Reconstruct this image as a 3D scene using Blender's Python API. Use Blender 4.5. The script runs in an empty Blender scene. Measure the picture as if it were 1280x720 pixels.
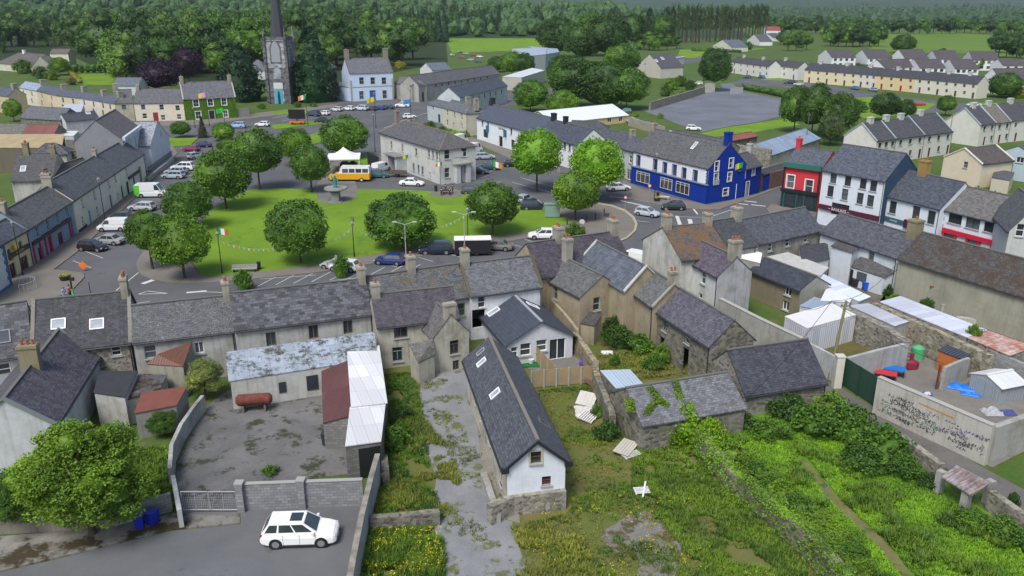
import bpy, math, random
from mathutils import Vector, Matrix, noise
from mathutils.geometry import tessellate_polygon
R = math.radians
S = bpy.context.scene
COL = S.collection
# ---------------------------------------------------------------- camera, sky, sun, exposure
FPX, PIT, CH = 1030.0, R(19.3), 33.5
cd = bpy.data.cameras.new('camera'); cam = bpy.data.objects.new('camera', cd); COL.objects.link(cam)
cam.location = (0, 0, CH); cam.rotation_euler = (R(90) - PIT, 0, 0)
cd.sensor_width = 36; cd.lens = 36 * FPX / 1280; cd.clip_end = 20000; cd.clip_start = 0.5
S.camera = cam
SUN_EL, SUN_AZ = R(56), R(206)      # direction the light comes from, measured from +Y towards +X
w = bpy.data.worlds.new('World'); S.world = w; w.use_nodes = True
nt = w.node_tree; bg = nt.nodes['Background']
sk = nt.nodes.new('ShaderNodeTexSky'); sk.sky_type = 'NISHITA'; sk.sun_disc = False
sk.sun_elevation = SUN_EL; sk.sun_rotation = SUN_AZ; sk.air_density = 1.0; sk.dust_density = 3.0; sk.ozone_density = 1.0
nt.links.new(sk.outputs[0], bg.inputs[0]); bg.inputs[1].default_value = 0.12
sd = bpy.data.lights.new('sun', 'SUN'); sun = bpy.data.objects.new('sun', sd); COL.objects.link(sun)
sd.energy = 2.2; sd.angle = R(22); sd.color = (1.0, 0.975, 0.94)
dv = Vector((math.sin(SUN_AZ) * math.cos(SUN_EL), math.cos(SUN_AZ) * math.cos(SUN_EL), math.sin(SUN_EL)))
sun.rotation_euler = dv.to_track_quat('Z', 'Y').to_euler(); sun.location = (0, 0, 200)
S.view_settings.view_transform = 'Standard'; S.view_settings.look = 'None'
S.view_settings.exposure = 0.52; S.view_settings.gamma = 1.0; S.view_settings.use_curve_mapping = False
S.cycles.volume_max_steps = 8; S.cycles.volume_bounces = 0

# ---------------------------------------------------------------- pixel -> world helpers (pixels of the 1280x720 photo)
CP = Vector((0, 0, CH)); cs, sn = math.cos(PIT), math.sin(PIT)
def ray(px, py):
    u, v = (px - 640) / FPX, (py - 360) / FPX
    return Vector((u, cs - v * sn, -sn - v * cs))
def P(px, py, z=0.0):
    d = ray(px, py)
    dz = min(d.z, -0.006)
    t = (z - CH) / dz
    return CP + d * t
def proj(p):
    q = p - CP
    d = q.y * cs - q.z * sn; up = q.y * sn + q.z * cs
    return (640 + FPX * q.x / d, 360 - FPX * up / d)
def depth(px, py, z=0):
    q = P(px, py, z) - CP
    return q.y * cs - q.z * sn
def zof(base, py):
    """height of a point straight above ground pixel `base` that shows at image row py"""
    g = P(*base); lo, hi = 0, 60
    for _ in range(40):
        m = (lo + hi) / 2
        if proj(Vector((g.x, g.y, m)))[1] > py: lo = m
        else: hi = m
    return lo

# ---------------------------------------------------------------- mesh builder
class MB:
    def __init__(s): s.v = []; s.f = []; s.u = []; s.m = []; s.mi = 0
    def poly(s, vs, uv=None):
        b = len(s.v); s.v += [tuple(x) for x in vs]; s.f.append(list(range(b, b + len(vs))))
        s.u.append(uv if uv else [(0, 0)] * len(vs)); s.m.append(s.mi)
    def raw(s, vs, fs):
        b = len(s.v); s.v += [tuple(x) for x in vs]
        for f in fs: s.f.append([b + i for i in f]); s.u.append([(0, 0)] * len(f)); s.m.append(s.mi)
    def box(s, c, d, M=None):
        cx, cy, cz = c; x, y, z = d[0] / 2, d[1] / 2, d[2] / 2
        for ax, (a, b) in (((0, 0, 1), (0, 1)), ((0, 0, -1), (0, 1)), ((1, 0, 0), (1, 2)), ((-1, 0, 0), (1, 2)), ((0, 1, 0), (0, 2)), ((0, -1, 0), (0, 2))):
            n = Vector(ax); h = Vector((x, y, z)); A = Vector((0, 0, 0)); B = Vector((0, 0, 0)); A[a] = h[a]; B[b] = h[b]
            o = Vector((n[0] * x, n[1] * y, n[2] * z))
            q = [o - A - B, o + A - B, o + A + B, o - A + B]
            if (q[1] - q[0]).cross(q[2] - q[1]).dot(n) < 0: q.reverse()
            q = [Vector(c) + k for k in q]
            uv = [(k[a], k[b]) for k in q]
            if M: q = [M @ k for k in q]
            s.poly(q, uv)
    def tube(s, p0, p1, r0, r1=None, n=8, cap=True):
        p0, p1 = Vector(p0), Vector(p1); r1 = r0 if r1 is None else r1
        d = (p1 - p0)
        if d.length < 1e-6: return
        d.normalize(); a = d.orthogonal().normalized(); b = d.cross(a)
        r = [a * math.cos(2 * math.pi * i / n) + b * math.sin(2 * math.pi * i / n) for i in range(n)]
        vs = [p0 + k * r0 for k in r] + [p1 + k * r1 for k in r]
        fs = [[i, (i + 1) % n, n + (i + 1) % n, n + i] for i in range(n)]
        if cap: fs += [list(range(n - 1, -1, -1)), list(range(n, 2 * n))]
        s.raw(vs, fs)
    def prism(s, pts, z0, z1, sides=True):
        """pts: CCW list of (x,y) or (x,y,z) - top follows z when given"""
        pts = [Vector((p[0], p[1], p[2] if len(p) > 2 else z1)) for p in pts]
        if sum(pts[i].x * pts[(i + 1) % len(pts)].y - pts[(i + 1) % len(pts)].x * pts[i].y for i in range(len(pts))) < 0: pts.reverse()
        for t in tessellate_polygon([pts]):
            q = [pts[i] for i in t]
            if (q[1] - q[0]).cross(q[2] - q[0]).z < 0: q.reverse()
            s.poly(q, [(k.x, k.y) for k in q])
        if sides:
            L = 0
            for i in range(len(pts)):
                a, b = pts[i], pts[(i + 1) % len(pts)]; d = (b - a).length
                s.poly([(a.x, a.y, z0), (b.x, b.y, z0), b, a], [(L, z0), (L + d, z0), (L + d, b.z), (L, a.z)]); L += d
    def slab(s, q, th, u0=0.0):
        """q: planar polygon (first edge = eave), thickened downwards; uv: u along the first edge, v up the slope"""
        q = [Vector(k) for k in q]; e = (q[1] - q[0]).normalized(); n = e.cross(q[2] - q[1]).normalized()
        if n.z < 0: n = -n
        vv = n.cross(e).normalized()
        def uv(k): return ((k - q[0]).dot(e) + u0, abs((k - q[0]).dot(vv)))
        t = q if (q[1] - q[0]).cross(q[2] - q[1]).z > 0 else q[::-1]
        s.poly(t, [uv(k) for k in t])
        b = [k - Vector((0, 0, th)) for k in t][::-1]; s.poly(b, [uv(k) for k in b])
        for i in range(len(t)):
            a, c = t[i], t[(i + 1) % len(t)]; dn = Vector((0, 0, th))
            s.poly([a - dn, c - dn, c, a], [(0, 0), ((c - a).length, 0), ((c - a).length, th), (0, th)])
    def mesh(s, name, mats, smooth=False):
        me = bpy.data.meshes.new(name); me.from_pydata(s.v, [], s.f)
        if not isinstance(mats, (list, tuple)): mats = [mats]
        for m in mats: me.materials.append(m)
        ul = me.uv_layers.new(name='UVMap')
        flat = [c for f in s.u for p in f for c in p]
        ul.data.foreach_set('uv', flat)
        if len(mats) > 1: me.polygons.foreach_set('material_index', s.m)
        if smooth: me.polygons.foreach_set('use_smooth', [True] * len(me.polygons))
        me.update(); return me
    def build(s, name, mats, parent=None, M=None, smooth=False):
        return put(name, s.mesh(name, mats, smooth), parent, M)
def put(name, me, parent=None, M=None):
    o = bpy.data.objects.new(name, me); COL.objects.link(o)
    if parent is not None: o.parent = parent
    if M is not None: o.matrix_basis = M
    return o
def tag(o, label=None, cat=None, group=None, kind=None):
    if label: o['label'] = label
    if cat: o['category'] = cat
    if group: o['group'] = group
    if kind: o['kind'] = kind
    return o
def thing(name, label, cat, loc=(0, 0, 0), rz=0.0, group=None):
    o = bpy.data.objects.new(name, None); COL.objects.link(o); o.empty_display_size = .3
    o.matrix_basis = Matrix.Translation(loc) @ Matrix.Rotation(rz, 4, 'Z')
    return tag(o, label, cat, group)
def T(x, y, z): return Matrix.Translation((x, y, z))
def RZ(a): return Matrix.Rotation(a, 4, 'Z')

# ---------------------------------------------------------------- materials
MATS = {}
class NB:
    def __init__(s, name):
        s.m = bpy.data.materials.new(name); s.m.use_nodes = True; s.t = s.m.node_tree; s.t.nodes.clear()
        s.out = s.t.nodes.new('ShaderNodeOutputMaterial')
        s.b = s.t.nodes.new('ShaderNodeBsdfPrincipled'); s.t.links.new(s.b.outputs[0], s.out.inputs[0])
        s.tc = s.t.nodes.new('ShaderNodeTexCoord')
    def L(s, a, b): s.t.links.new(a, b)
    def n(s, k, **kw):
        x = s.t.nodes.new(k)
        for a, v in kw.items():
            if a.startswith('i_'):
                x.inputs[int(a[2:]) if a[2:].isdigit() else a[2:].replace('_', ' ')].default_value = v
            else: setattr(x, a, v)
        return x
    def co(s, src='Object', scale=(1, 1, 1), rot=(0, 0, 0)):
        mp = s.n('ShaderNodeMapping'); mp.inputs['Scale'].default_value = scale; mp.inputs['Rotation'].default_value = rot
        s.L(s.tc.outputs[src], mp.inputs[0]); return mp.outputs[0]
    def noise(s, scale, det=4, rough=.55, src='Object', sc=(1, 1, 1), dist=0.0):
        x = s.n('ShaderNodeTexNoise'); x.inputs['Scale'].default_value = scale; x.inputs['Detail'].default_value = det
        x.inputs['Roughness'].default_value = rough; x.inputs['Distortion'].default_value = dist
        s.L(s.co(src, sc), x.inputs['Vector']); return x.outputs[0]
    def ramp(s, fac, stops, interp='LINEAR'):
        r = s.n('ShaderNodeValToRGB'); r.color_ramp.interpolation = interp
        while len(r.color_ramp.elements) < len(stops): r.color_ramp.elements.new(0.5)
        for e, (p, c) in zip(r.color_ramp.elements, stops):
            e.position = p; e.color = (c, c, c, 1) if isinstance(c, (int, float)) else (*c, 1)
        s.L(fac, r.inputs[0]); return r.outputs[0]
    def mix(s, fac, a, b, mode='MIX'):
        x = s.n('ShaderNodeMix', data_type='RGBA', blend_type=mode)
        for i, v in ((0, fac), (6, a), (7, b)):
            if isinstance(v, (int, float)): x.inputs[i].default_value = v if i == 0 else (v, v, v, 1)
            elif isinstance(v, tuple): x.inputs[i].default_value = (*v, 1)
            else: s.L(v, x.inputs[i])
        return x.outputs[2]
    def math(s, op, a, b=0.0):
        x = s.n('ShaderNodeMath', operation=op)
        for i, v in ((0, a), (1, b)):
            if isinstance(v, (int, float)): x.inputs[i].default_value = v
            else: s.L(v, x.inputs[i])
        return x.outputs[0]
    def bump(s, h, strength=.3, dist=.02):
        x = s.n('ShaderNodeBump'); x.inputs['Strength'].default_value = strength; x.inputs['Distance'].default_value = dist
        s.L(h, x.inputs['Height']); s.L(x.outputs[0], s.b.inputs['Normal'])
    def fin(s, col, rough=.85, spec=.3, metal=0.0):
        if isinstance(col, tuple): s.b.inputs['Base Color'].default_value = (*col, 1)
        else: s.L(col, s.b.inputs['Base Color'])
        s.b.inputs['Roughness'].default_value = rough; s.b.inputs['Specular IOR Level'].default_value = spec
        s.b.inputs['Metallic'].default_value = metal
        return s.m
def mul(c, k): return tuple(min(1, x * k) for x in c)
def cached(fn):
    def g(*a, **k):
        key = (fn.__name__, a, tuple(sorted(k.items())))
        if key not in MATS: MATS[key] = fn(*a, **k)
        return MATS[key]
    return g
@cached
def paint(c, rough=.6, var=.12, metal=0.0, spec=.4):
    b = NB('paint'); n = b.noise(1.3, 5)
    return b.fin(b.mix(n, mul(c, 1 - var), mul(c, 1 + var)), rough, spec, metal)
@cached
def gloss(c, rough=.25, metal=0.0):
    b = NB('car_paint'); b.b.inputs['Coat Weight'].default_value = .6; b.b.inputs['Coat Roughness'].default_value = .08
    return b.fin(c, rough + .15, .5, metal)
@cached
def glass(c=(.02, .028, .035), rough=.08):
    b = NB('window_glass'); n = b.noise(.8, 2)
    oi = b.n('ShaderNodeObjectInfo'); x = b.mix(n, mul(c, .5), mul(c, 1.8))
    return b.fin(b.mix(b.ramp(oi.outputs['Random'], [(.45, 0.0), (.9, 1.0)]), x, (.10, .115, .125)) if max(c) < .05 else x, rough, .8)
@cached
def plaster(c, dirt=.35, dirtc=(.13, .125, .09), streak=.5):
    b = NB('render_wall'); dirt = min(1, dirt * 1.25)
    n1 = b.noise(.45, 6, .65); n2 = b.noise(3.2, 6, .7); n3 = b.noise(1.1, 6, .65, sc=(3.0, 3.0, .2))
    base = b.mix(n2, mul(c, .86), mul(c, 1.1))
    f1 = b.ramp(n1, [(.45, 0.0), (.72, 1.0)]); f2 = b.ramp(n3, [(.5, 0.0), (.75, 1.0)])
    x = b.mix(b.math('MULTIPLY', f1, dirt), base, dirtc)
    x = b.mix(b.math('MULTIPLY', f2, dirt * streak * 1.4), x, mul(dirtc, .6))
    b.bump(n2, .25, .02)
    return b.fin(x, .9, .2)
@cached
def stone(c=(.22, .21, .18), scale=3.0, moss=.2, mort=1.5):
    b = NB('rubble_stone')
    v = b.n('ShaderNodeTexVoronoi'); v.inputs['Scale'].default_value = scale; b.L(b.co('Object', (1, 1, 1.6)), v.inputs['Vector'])
    e = b.n('ShaderNodeTexVoronoi', feature='DISTANCE_TO_EDGE'); e.inputs['Scale'].default_value = scale; b.L(b.co('Object', (1, 1, 1.6)), e.inputs['Vector'])
    hsv = b.n('ShaderNodeSeparateColor'); b.L(v.outputs['Color'], hsv.inputs[0])
    x = b.mix(hsv.outputs[0], mul(c, .5), mul(c, 1.45))
    n = b.noise(.5, 6, .7); n2 = b.noise(5, 5, .7)
    x = b.mix(n2, b.mix(1.0, x, (.72, .72, .72), 'MULTIPLY'), b.mix(1.0, x, (1.25, 1.22, 1.15), 'MULTIPLY'))
    f = b.ramp(e.outputs[0], [(0.0, 1.0), (.09, 0.0)])
    x = b.mix(b.math('MULTIPLY', f, .55), x, mul(c, mort))
    x = b.mix(b.math('MULTIPLY', b.ramp(n, [(.48, 0.0), (.7, 1.0)]), moss), x, (.07, .085, .025))
    b.bump(e.outputs[0], .6, .05)
    return b.fin(x, .95, .15)
@cached
def slate(c=(.07, .072, .08), lichen=.2, moss=.0, w=.34, h=.21, var=.38, mossc=(.10, .075, .03), lich=(.27, .27, .25), streak=.0):
    b = NB('slate_roof'); c = (c[0] * .86, c[1] * .9, c[2] * .97); lich = mul(lich, .85)
    br = b.n('ShaderNodeTexBrick'); br.offset = .5
    br.inputs['Scale'].default_value = 1.0; br.inputs['Brick Width'].default_value = w; br.inputs['Row Height'].default_value = h
    br.inputs['Mortar Size'].default_value = .012; br.inputs['Bias'].default_value = 0
    br.inputs['Color1'].default_value = (*mul(c, 1 - var), 1); br.inputs['Color2'].default_value = (*mul(c, 1 + var), 1)
    br.inputs['Mortar'].default_value = (*mul(c, .35), 1)
    b.L(b.tc.outputs['UV'], br.inputs['Vector'])
    n1 = b.noise(.5, 6, .65, 'UV'); n2 = b.noise(2.6, 7, .8, 'UV'); n3 = b.noise(7, 5, .75, 'UV')
    x = b.mix(n1, b.mix(1.0, br.outputs[0], (.84, .84, .85), 'MULTIPLY'), b.mix(1.0, br.outputs[0], (1.18, 1.18, 1.16), 'MULTIPLY'))
    if streak:
        st = b.noise(1.0, 6, .7, 'UV', sc=(3.2, .16, 1))
        x = b.mix(b.math('MULTIPLY', b.ramp(st, [(.46, 0.0), (.62, 1.0)]), streak), x, mul(c, .35))
    f = b.math('MULTIPLY', b.ramp(n3, [(.5, 0.0), (.62, 1.0)]), b.ramp(n1, [(.35, .3), (.6, 1.0)]))
    x = b.mix(b.math('MULTIPLY', f, lichen), x, lich)
    if moss:
        f = b.ramp(b.math('ADD', b.math('MULTIPLY', n2, .55), b.math('MULTIPLY', n1, .55)), [(.66 - .2 * moss, 0.0), (.74 - .2 * moss, 1.0)])
        x = b.mix(f, x, b.mix(n3, mul(mossc, .35), mul(mossc, 1.7)))
    b.bump(b.math('ADD', br.outputs[1], b.math('MULTIPLY', n3, -.6)), .6, .03)
    return b.fin(x, .62, .35)
@cached
def blocks(c=(.2, .2, .19), w=.45, h=.225, mort=.7, var=.2, dirt=.3):
    b = NB('block_wall'); br = b.n('ShaderNodeTexBrick')
    br.inputs['Scale'].default_value = 1.0; br.inputs['Brick Width'].default_value = w; br.inputs['Row Height'].default_value = h
    br.inputs['Mortar Size'].default_value = .02
    br.inputs['Color1'].default_value = (*mul(c, 1 - var), 1); br.inputs['Color2'].default_value = (*mul(c, 1 + var), 1)
    br.inputs['Mortar'].default_value = (*mul(c, mort), 1); b.L(b.tc.outputs['UV'], br.inputs['Vector'])
    n = b.noise(.6, 6, .7); n2 = b.noise(6, 4)
    x = b.mix(b.math('MULTIPLY', b.ramp(n, [(.45, 0.0), (.7, 1.0)]), dirt), br.outputs[0], mul(c, .45))
    b.bump(br.outputs[1], .4, .02)
    return b.fin(x, .92, .2)
@cached
def corrugated(c=(.5, .52, .55), rust=.2, pitch=.2, rustc=(.13, .05, .03), amt=.25, axis=0):
    b = NB('corrugated_sheet'); wv = b.n('ShaderNodeTexWave', bands_direction='X' if axis == 0 else 'Y')
    wv.inputs['Scale'].default_value = .314 / pitch; b.L(b.tc.outputs['UV'], wv.inputs['Vector'])
    n = b.noise(.6, 6, .7, 'UV'); n2 = b.noise(2, 6, .7, 'UV', sc=(2.5, .3, 1))
    x = b.mix(wv.outputs[1], mul(c, 1 - amt), mul(c, 1 + amt * .4))
    sheet = b.n('ShaderNodeTexBrick'); sheet.inputs['Scale'].default_value = 1; sheet.inputs['Brick Width'].default_value = .9; sheet.inputs['Row Height'].default_value = 2.6
    sheet.offset = 0; sheet.inputs['Mortar Size'].default_value = .012; sheet.inputs['Color1'].default_value = (.82, .82, .82, 1); sheet.inputs['Color2'].default_value = (1.12, 1.12, 1.12, 1); sheet.inputs['Mortar'].default_value = (.5, .5, .5, 1)
    b.L(b.tc.outputs['UV'], sheet.inputs['Vector'])
    x = b.mix(1.0, x, sheet.outputs[0], 'MULTIPLY')
    f = b.ramp(b.math('ADD', b.math('MULTIPLY', n, .5), b.math('MULTIPLY', n2, .5)), [(.62 - .25 * rust, 0.0), (.72 - .2 * rust, 1.0)])
    x = b.mix(b.math('MULTIPLY', f, min(1, rust * 1.6)), x, b.mix(n2, mul(rustc, .6), mul(rustc, 1.4)))
    b.bump(wv.outputs[1], min(.7, amt * 2), .03)
    return b.fin(x, .55, .4)
@cached
def surface(c1, c2, scale=.4, c3=None, t3=.6, fine=6.0, rough=.95, fvar=.2, bump=.2, s3=None, lumps=0.0):
    """ground-like: two tones by large noise, a third by patches, fine grain"""
    b = NB('ground_cover'); n1 = b.noise(scale, 6, .65); n2 = b.noise(fine, 5, .75)
    x = b.mix(b.ramp(n1, [(.35, 0.0), (.65, 1.0)]), c1, c2)
    if c3:
        n3 = b.noise(s3 or scale * 2.3, 8, .7, sc=(1, 1, 1.01)); x = b.mix(b.ramp(n3, [(t3, 0.0), (t3 + .07, 1.0)]), x, c3)
    x = b.mix(n2, b.mix(1.0, x, (1 - fvar,) * 3, 'MULTIPLY'), b.mix(1.0, x, (1 + fvar,) * 3, 'MULTIPLY'))
    if bump: b.bump(n2, bump, .05 + lumps)
    return b.fin(x, rough, .2)
@cached
def leaf(c, var=.45, hue=(1.25, 1.1, .6), trans=.12):
    c = (c[0] * 1.08, c[1] * 1.18, c[2] * 1.3); b = NB('foliage'); oi = b.n('ShaderNodeObjectInfo'); n = b.noise(.35, 3, .6); n2 = b.noise(2.5, 3)
    x = b.mix(b.ramp(n, [(.35, 0.0), (.65, 1.0)]), mul(c, 1 - var), tuple(a * h * (1 + var * .5) for a, h in zip(c, hue)))
    x = b.mix(n2, b.mix(1.0, x, (.75, .75, .75), 'MULTIPLY'), b.mix(1.0, x, (1.3, 1.3, 1.3), 'MULTIPLY'))
    x = b.mix(oi.outputs['Random'], b.mix(1.0, x, (.78, .84, .85), 'MULTIPLY'), b.mix(1.0, x, (1.2, 1.15, 1.05), 'MULTIPLY'))
    b.fin(x, .55, .3)
    tr = b.n('ShaderNodeBsdfTranslucent'); ms = b.n('ShaderNodeMixShader'); ms.inputs[0].default_value = trans
    b.L(x, tr.inputs[0]); b.L(b.b.outputs[0], ms.inputs[1]); b.L(tr.outputs[0], ms.inputs[2]); b.L(ms.outputs[0], b.out.inputs[0])
    return b.m
@cached
def bark(c=(.08, .065, .05)):
    b = NB('bark'); n = b.noise(5, 5, .7, sc=(1, 1, .2)); b.bump(n, .6, .03)
    return b.fin(b.mix(n, mul(c, .5), mul(c, 1.5)), .95, .1)
WHITE = (.78, .79, .78); BLACK = (.015, .015, .016)
# ================================================================ windows and doors (cached meshes)
WC = {}
def win_meshes(w, h, st, fc, gm):
    k = (round(w, 1), round(h, 1), st, fc, gm)
    if k in WC: return WC[k]
    w, h = k[0], k[1]
    F = MB(); G = MB(); t = .07
    def bar(x, z, a, b): F.box((x, -.04, z), (a, .08, b))
    if st == 'door':
        F.box((0, -.05, 0), (w, .08, h)); F.box((0, .0, .25 * h), (w * .55, .03, h * .3)); F.box((0, .0, -.2 * h), (w * .55, .03, h * .35))
        G.box((0, -.02, h * .5 - .14), (w * .8, .05, .2)); F.box((w * .38, .03, -.05), (.05, .06, .12))
    else:
        bar(-w / 2 + t / 2, 0, t, h); bar(w / 2 - t / 2, 0, t, h); bar(0, h / 2 - t / 2, w - 2 * t, t); bar(0, -h / 2 + t / 2, w - 2 * t, t)
        if st == 's': bar(0, 0, w - 2 * t, .06)
        elif st == 'g':  bar(0, 0, w - 2 * t, .05); bar(0, h * .25, .035, h / 2 - t); bar(0, -h * .25, .035, h / 2 - t)
        elif st == 'c': bar(0, 0, .07, h - 2 * t)
        elif st == 't': bar(0, h * .2, w - 2 * t, .06); bar(0, -h * .1, .06, h * .52)
        elif st == 'shop':
            n = max(2, round(w / 1.1))
            for i in range(1, n): bar(-w / 2 + w * i / n, 0, .06, h - 2 * t)
            bar(0, h * .3, w - 2 * t, .05)
        if st != 'open': G.box((0, -.07, 0), (w - 2 * t + .02, .02, h - 2 * t + .02))
    fm = F.mesh('window_frame', fc)
    gmesh = G.mesh('pane', gm) if G.v else None
    sb = MB(); sb.box((0, .03, -h / 2 - .05), (w + .16, .2, .1)); sm = sb.mesh('sill', paint((.33, .33, .31)))
    WC[k] = (fm, gmesh, sm); return WC[k]
CHM = {}
def cyl_pot(parent, x, y, z, m, r=.13, h=.42):
    if m not in CHM:
        b = MB(); b.tube((0, 0, 0), (0, 0, h), r, r * .82, 8); b.tube((0, 0, h - .07), (0, 0, h), r * 1.05, r * 1.05, 8); CHM[m] = b.mesh('chimney_pot', m)
    put('chimney_pot', CHM[m], parent, T(x, y, z))

PR = []      # log of solved sizes
class Frame: pass
def house(name, label, cat, mode, p, ze, wallm, roofm, pitch=.8, w=None, L=None, zr=None, wins=(), chim=(), sky=(), hip='', base=None,
          oe=.22, og=.06, gutter=True, ridge=(.12, .12, .11), group=None, doors=(), gabm=None, quoin=None, rim=None, gablewallcol=None, side=None, stacks=None, th=.1, parapet=None, z0=0.0, potm=(.3, .12, .07)):
    if base: ze = zof(base, p[2][1] if mode == 'R' else min(p[:2], key=lambda k: abs(k[0] - base[0]))[1])
    tp = pitch
    if mode == 'E':                      # eave ends a (left), b (right) seen from outside, ridge pixel r (above either end)
        A = P(*p[0], ze); B = P(*p[1], ze)
        u = (B - A).normalized(); n = Vector((-u.y, u.x, 0))
        if w is None:
            if len(p) > 3:               # fourth pixel: far eave corner behind b
                C = P(*p[3], ze); w = abs((C - B).dot(n))
            else:
                best = 1e9; end = A if len(p) < 3 or abs(p[2][0] - p[0][0]) < abs(p[2][0] - p[1][0]) else B
                for i in range(20, 160):
                    s = i * .05; q = end + n * s + Vector((0, 0, tp * s)); k = proj(q)
                    d = math.hypot(k[0] - p[2][0], k[1] - p[2][1])
                    if d < best: best = d; w = 2 * s
                PR.append((label[:40], 'w', round(w, 1), 'err', round(best, 1)))
        L = (B - A).length; mid = (A + B) / 2 + n * w / 2
        rz = math.atan2(u.y, u.x)
    elif mode == 'R':                    # ridge ends r1 (left), r2 (right), eave pixel e under r2 (or r1 when e3 given) on the visible side
        best = 1e9
        for i in range(20, 160):
            s = i * .05; z = ze + tp * s
            A = P(*p[0], z); B = P(*p[1], z); u = (B - A).normalized(); n = Vector((-u.y, u.x, 0))
            q = B - n * s; q.z = ze; k = proj(q); d = math.hypot(k[0] - p[2][0], k[1] - p[2][1])
            if d < best: best = d; sol = (s, A.copy(), B.copy(), u.copy(), n.copy())
        s, A, B, u, n = sol; w = 2 * s; L = (B - A).length; mid = (A + B) / 2; rz = math.atan2(u.y, u.x)
        PR.append((label[:40], 'w', round(w, 1), 'L', round(L, 1), 'err', round(best, 1)))
    elif mode == 'G':                    # gable eave corners l, r, apex, far ridge end (or L)
        A = P(*p[0], ze); B = P(*p[1], ze); w = (B - A).length; y = (A - B).normalized(); x = Vector((y.y, -y.x, 0))
        M0 = (A + B) / 2; lo, hi = 0, 30
        for _ in range(30):
            m = (lo + hi) / 2; q = M0.copy(); q.z = m
            if proj(q)[1] > p[2][1]: lo = m
            else: hi = m
        tp = max(.35, min(1.4, (lo - ze) / (w / 2)))
        if L is None:
            best = 1e9
            for i in range(4, 500):
                q = M0 + x * (i * .1); q.z = ze + tp * w / 2; k = proj(q); d = math.hypot(k[0] - p[3][0], k[1] - p[3][1])
                if d < best: best = d; L = i * .1
            PR.append((label[:40], 'w', round(w, 1), 'L', round(L, 1), 'pitch', round(tp, 2), 'ze', round(ze, 1), 'err', round(best, 1)))
        mid = M0 + x * L / 2; rz = math.atan2(x.y, x.x)
    zr = ze + tp * w / 2
    mid = Vector((mid.x, mid.y, z0))
    root = thing(name, label, cat, mid, rz, group)
    PR.append((label[:44], mode, 'L %.1f w %.1f ze %.1f zr %.1f' % (L, w, ze, zr)))
    far = mid.y > 210
    W = Matrix.Translation(mid) @ RZ(rz); Wi = W.inverted()
    h2 = w / 2
    FR = {'f': (Vector((-L / 2, -h2, 0)), Vector((1, 0, 0)), Vector((0, -1, 0)), L), 'k': (Vector((L / 2, h2, 0)), Vector((-1, 0, 0)), Vector((0, 1, 0)), L),
          'a': (Vector((-L / 2, h2, 0)), Vector((0, -1, 0)), Vector((-1, 0, 0)), w), 'b': (Vector((L / 2, -h2, 0)), Vector((0, 1, 0)), Vector((1, 0, 0)), w)}
    def hit(face, px, py):
        O, u, n, _ = FR[face]; o = Wi @ CP; d = (Wi.to_3x3() @ ray(px, py)); t = (O - o).dot(n) / d.dot(n); q = o + d * t
        return (q - O).dot(u), q.z
    holes = {'f': [], 'k': [], 'a': [], 'b': []}; wl = []
    for wn in wins:                      # (face, px, py, w, h, style[, frame paint[, surround colour]])
        f, px, py, ww, wh, st = wn[:6]
        fc = wn[6] if len(wn) > 6 and wn[6] else WHITE; sc = wn[7] if len(wn) > 7 else None
        U, Z = hit(f, px, py); W_ = FR[f][3]
        U = min(max(U, ww / 2 + .15), W_ - ww / 2 - .15)
        if st in ('door', 'arch', 'gate'): Z = wh / 2 + .02
        Z = max(Z, wh / 2 + .02)
        top = ze if f in 'fk' else ze + tp * max(0, min(U - ww / 2, W_ - U - ww / 2))
        Z = min(Z, top - wh / 2 - .08)
        wl.append((f, U, Z, ww, wh, st, fc, sc)); 
        if not any(abs(U - a) < (ww + c) / 2 and abs(Z - b) < (wh + d) / 2 for a, b, c, d in holes[f]): holes[f].append((U, Z, ww, wh))
        else: wl.pop()
    wb = {}
    for f in 'fkab':
        O, u, n, W_ = FR[f]
        out = [(0, -.3), (W_, -.3), (W_, ze), (0, ze)]
        if f in 'ab' and f not in hip: out = [(0, -.3), (W_, -.3), (W_, ze), (W_ / 2, zr), (0, ze)]
        m_ = gabm if (gabm and f in (side or 'ab')) else wallm
        b = wb.setdefault((m_, f if m_ is gabm else ''), MB())
        loops = [[Vector((a, c, 0)) for a, c in out]]
        for (U, Z, ww, wh) in holes[f]:
            loops.append([Vector((U - ww / 2, Z - wh / 2, 0)), Vector((U - ww / 2, Z + wh / 2, 0)), Vector((U + ww / 2, Z + wh / 2, 0)), Vector((U + ww / 2, Z - wh / 2, 0))])
        pts = [k for l in loops for k in l]
        def to3(k, dd=0): return O + u * k.x + Vector((0, 0, k.y)) - n * dd
        tris = [(0, 1, 2), (0, 2, 3)] if len(pts) == 4 else tessellate_polygon(loops)
        for t in tris:
            q = [pts[i] for i in t]
            q3 = [to3(k) for k in q]
            if (q3[1] - q3[0]).cross(q3[2] - q3[0]).dot(n) < 0: q.reverse(); q3.reverse()
            b.poly(q3, [(k.x, k.y) for k in q])
        for l in loops[1:]:
            for i in range(4):
                a, c = l[i], l[(i + 1) % 4]; b.poly([to3(a), to3(c), to3(c, .2), to3(a, .2)], [(0, 0), (1, 0), (1, .2), (0, .2)])
    for m_, b in wb.items(): b.build('wall', m_[0], root)
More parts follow.
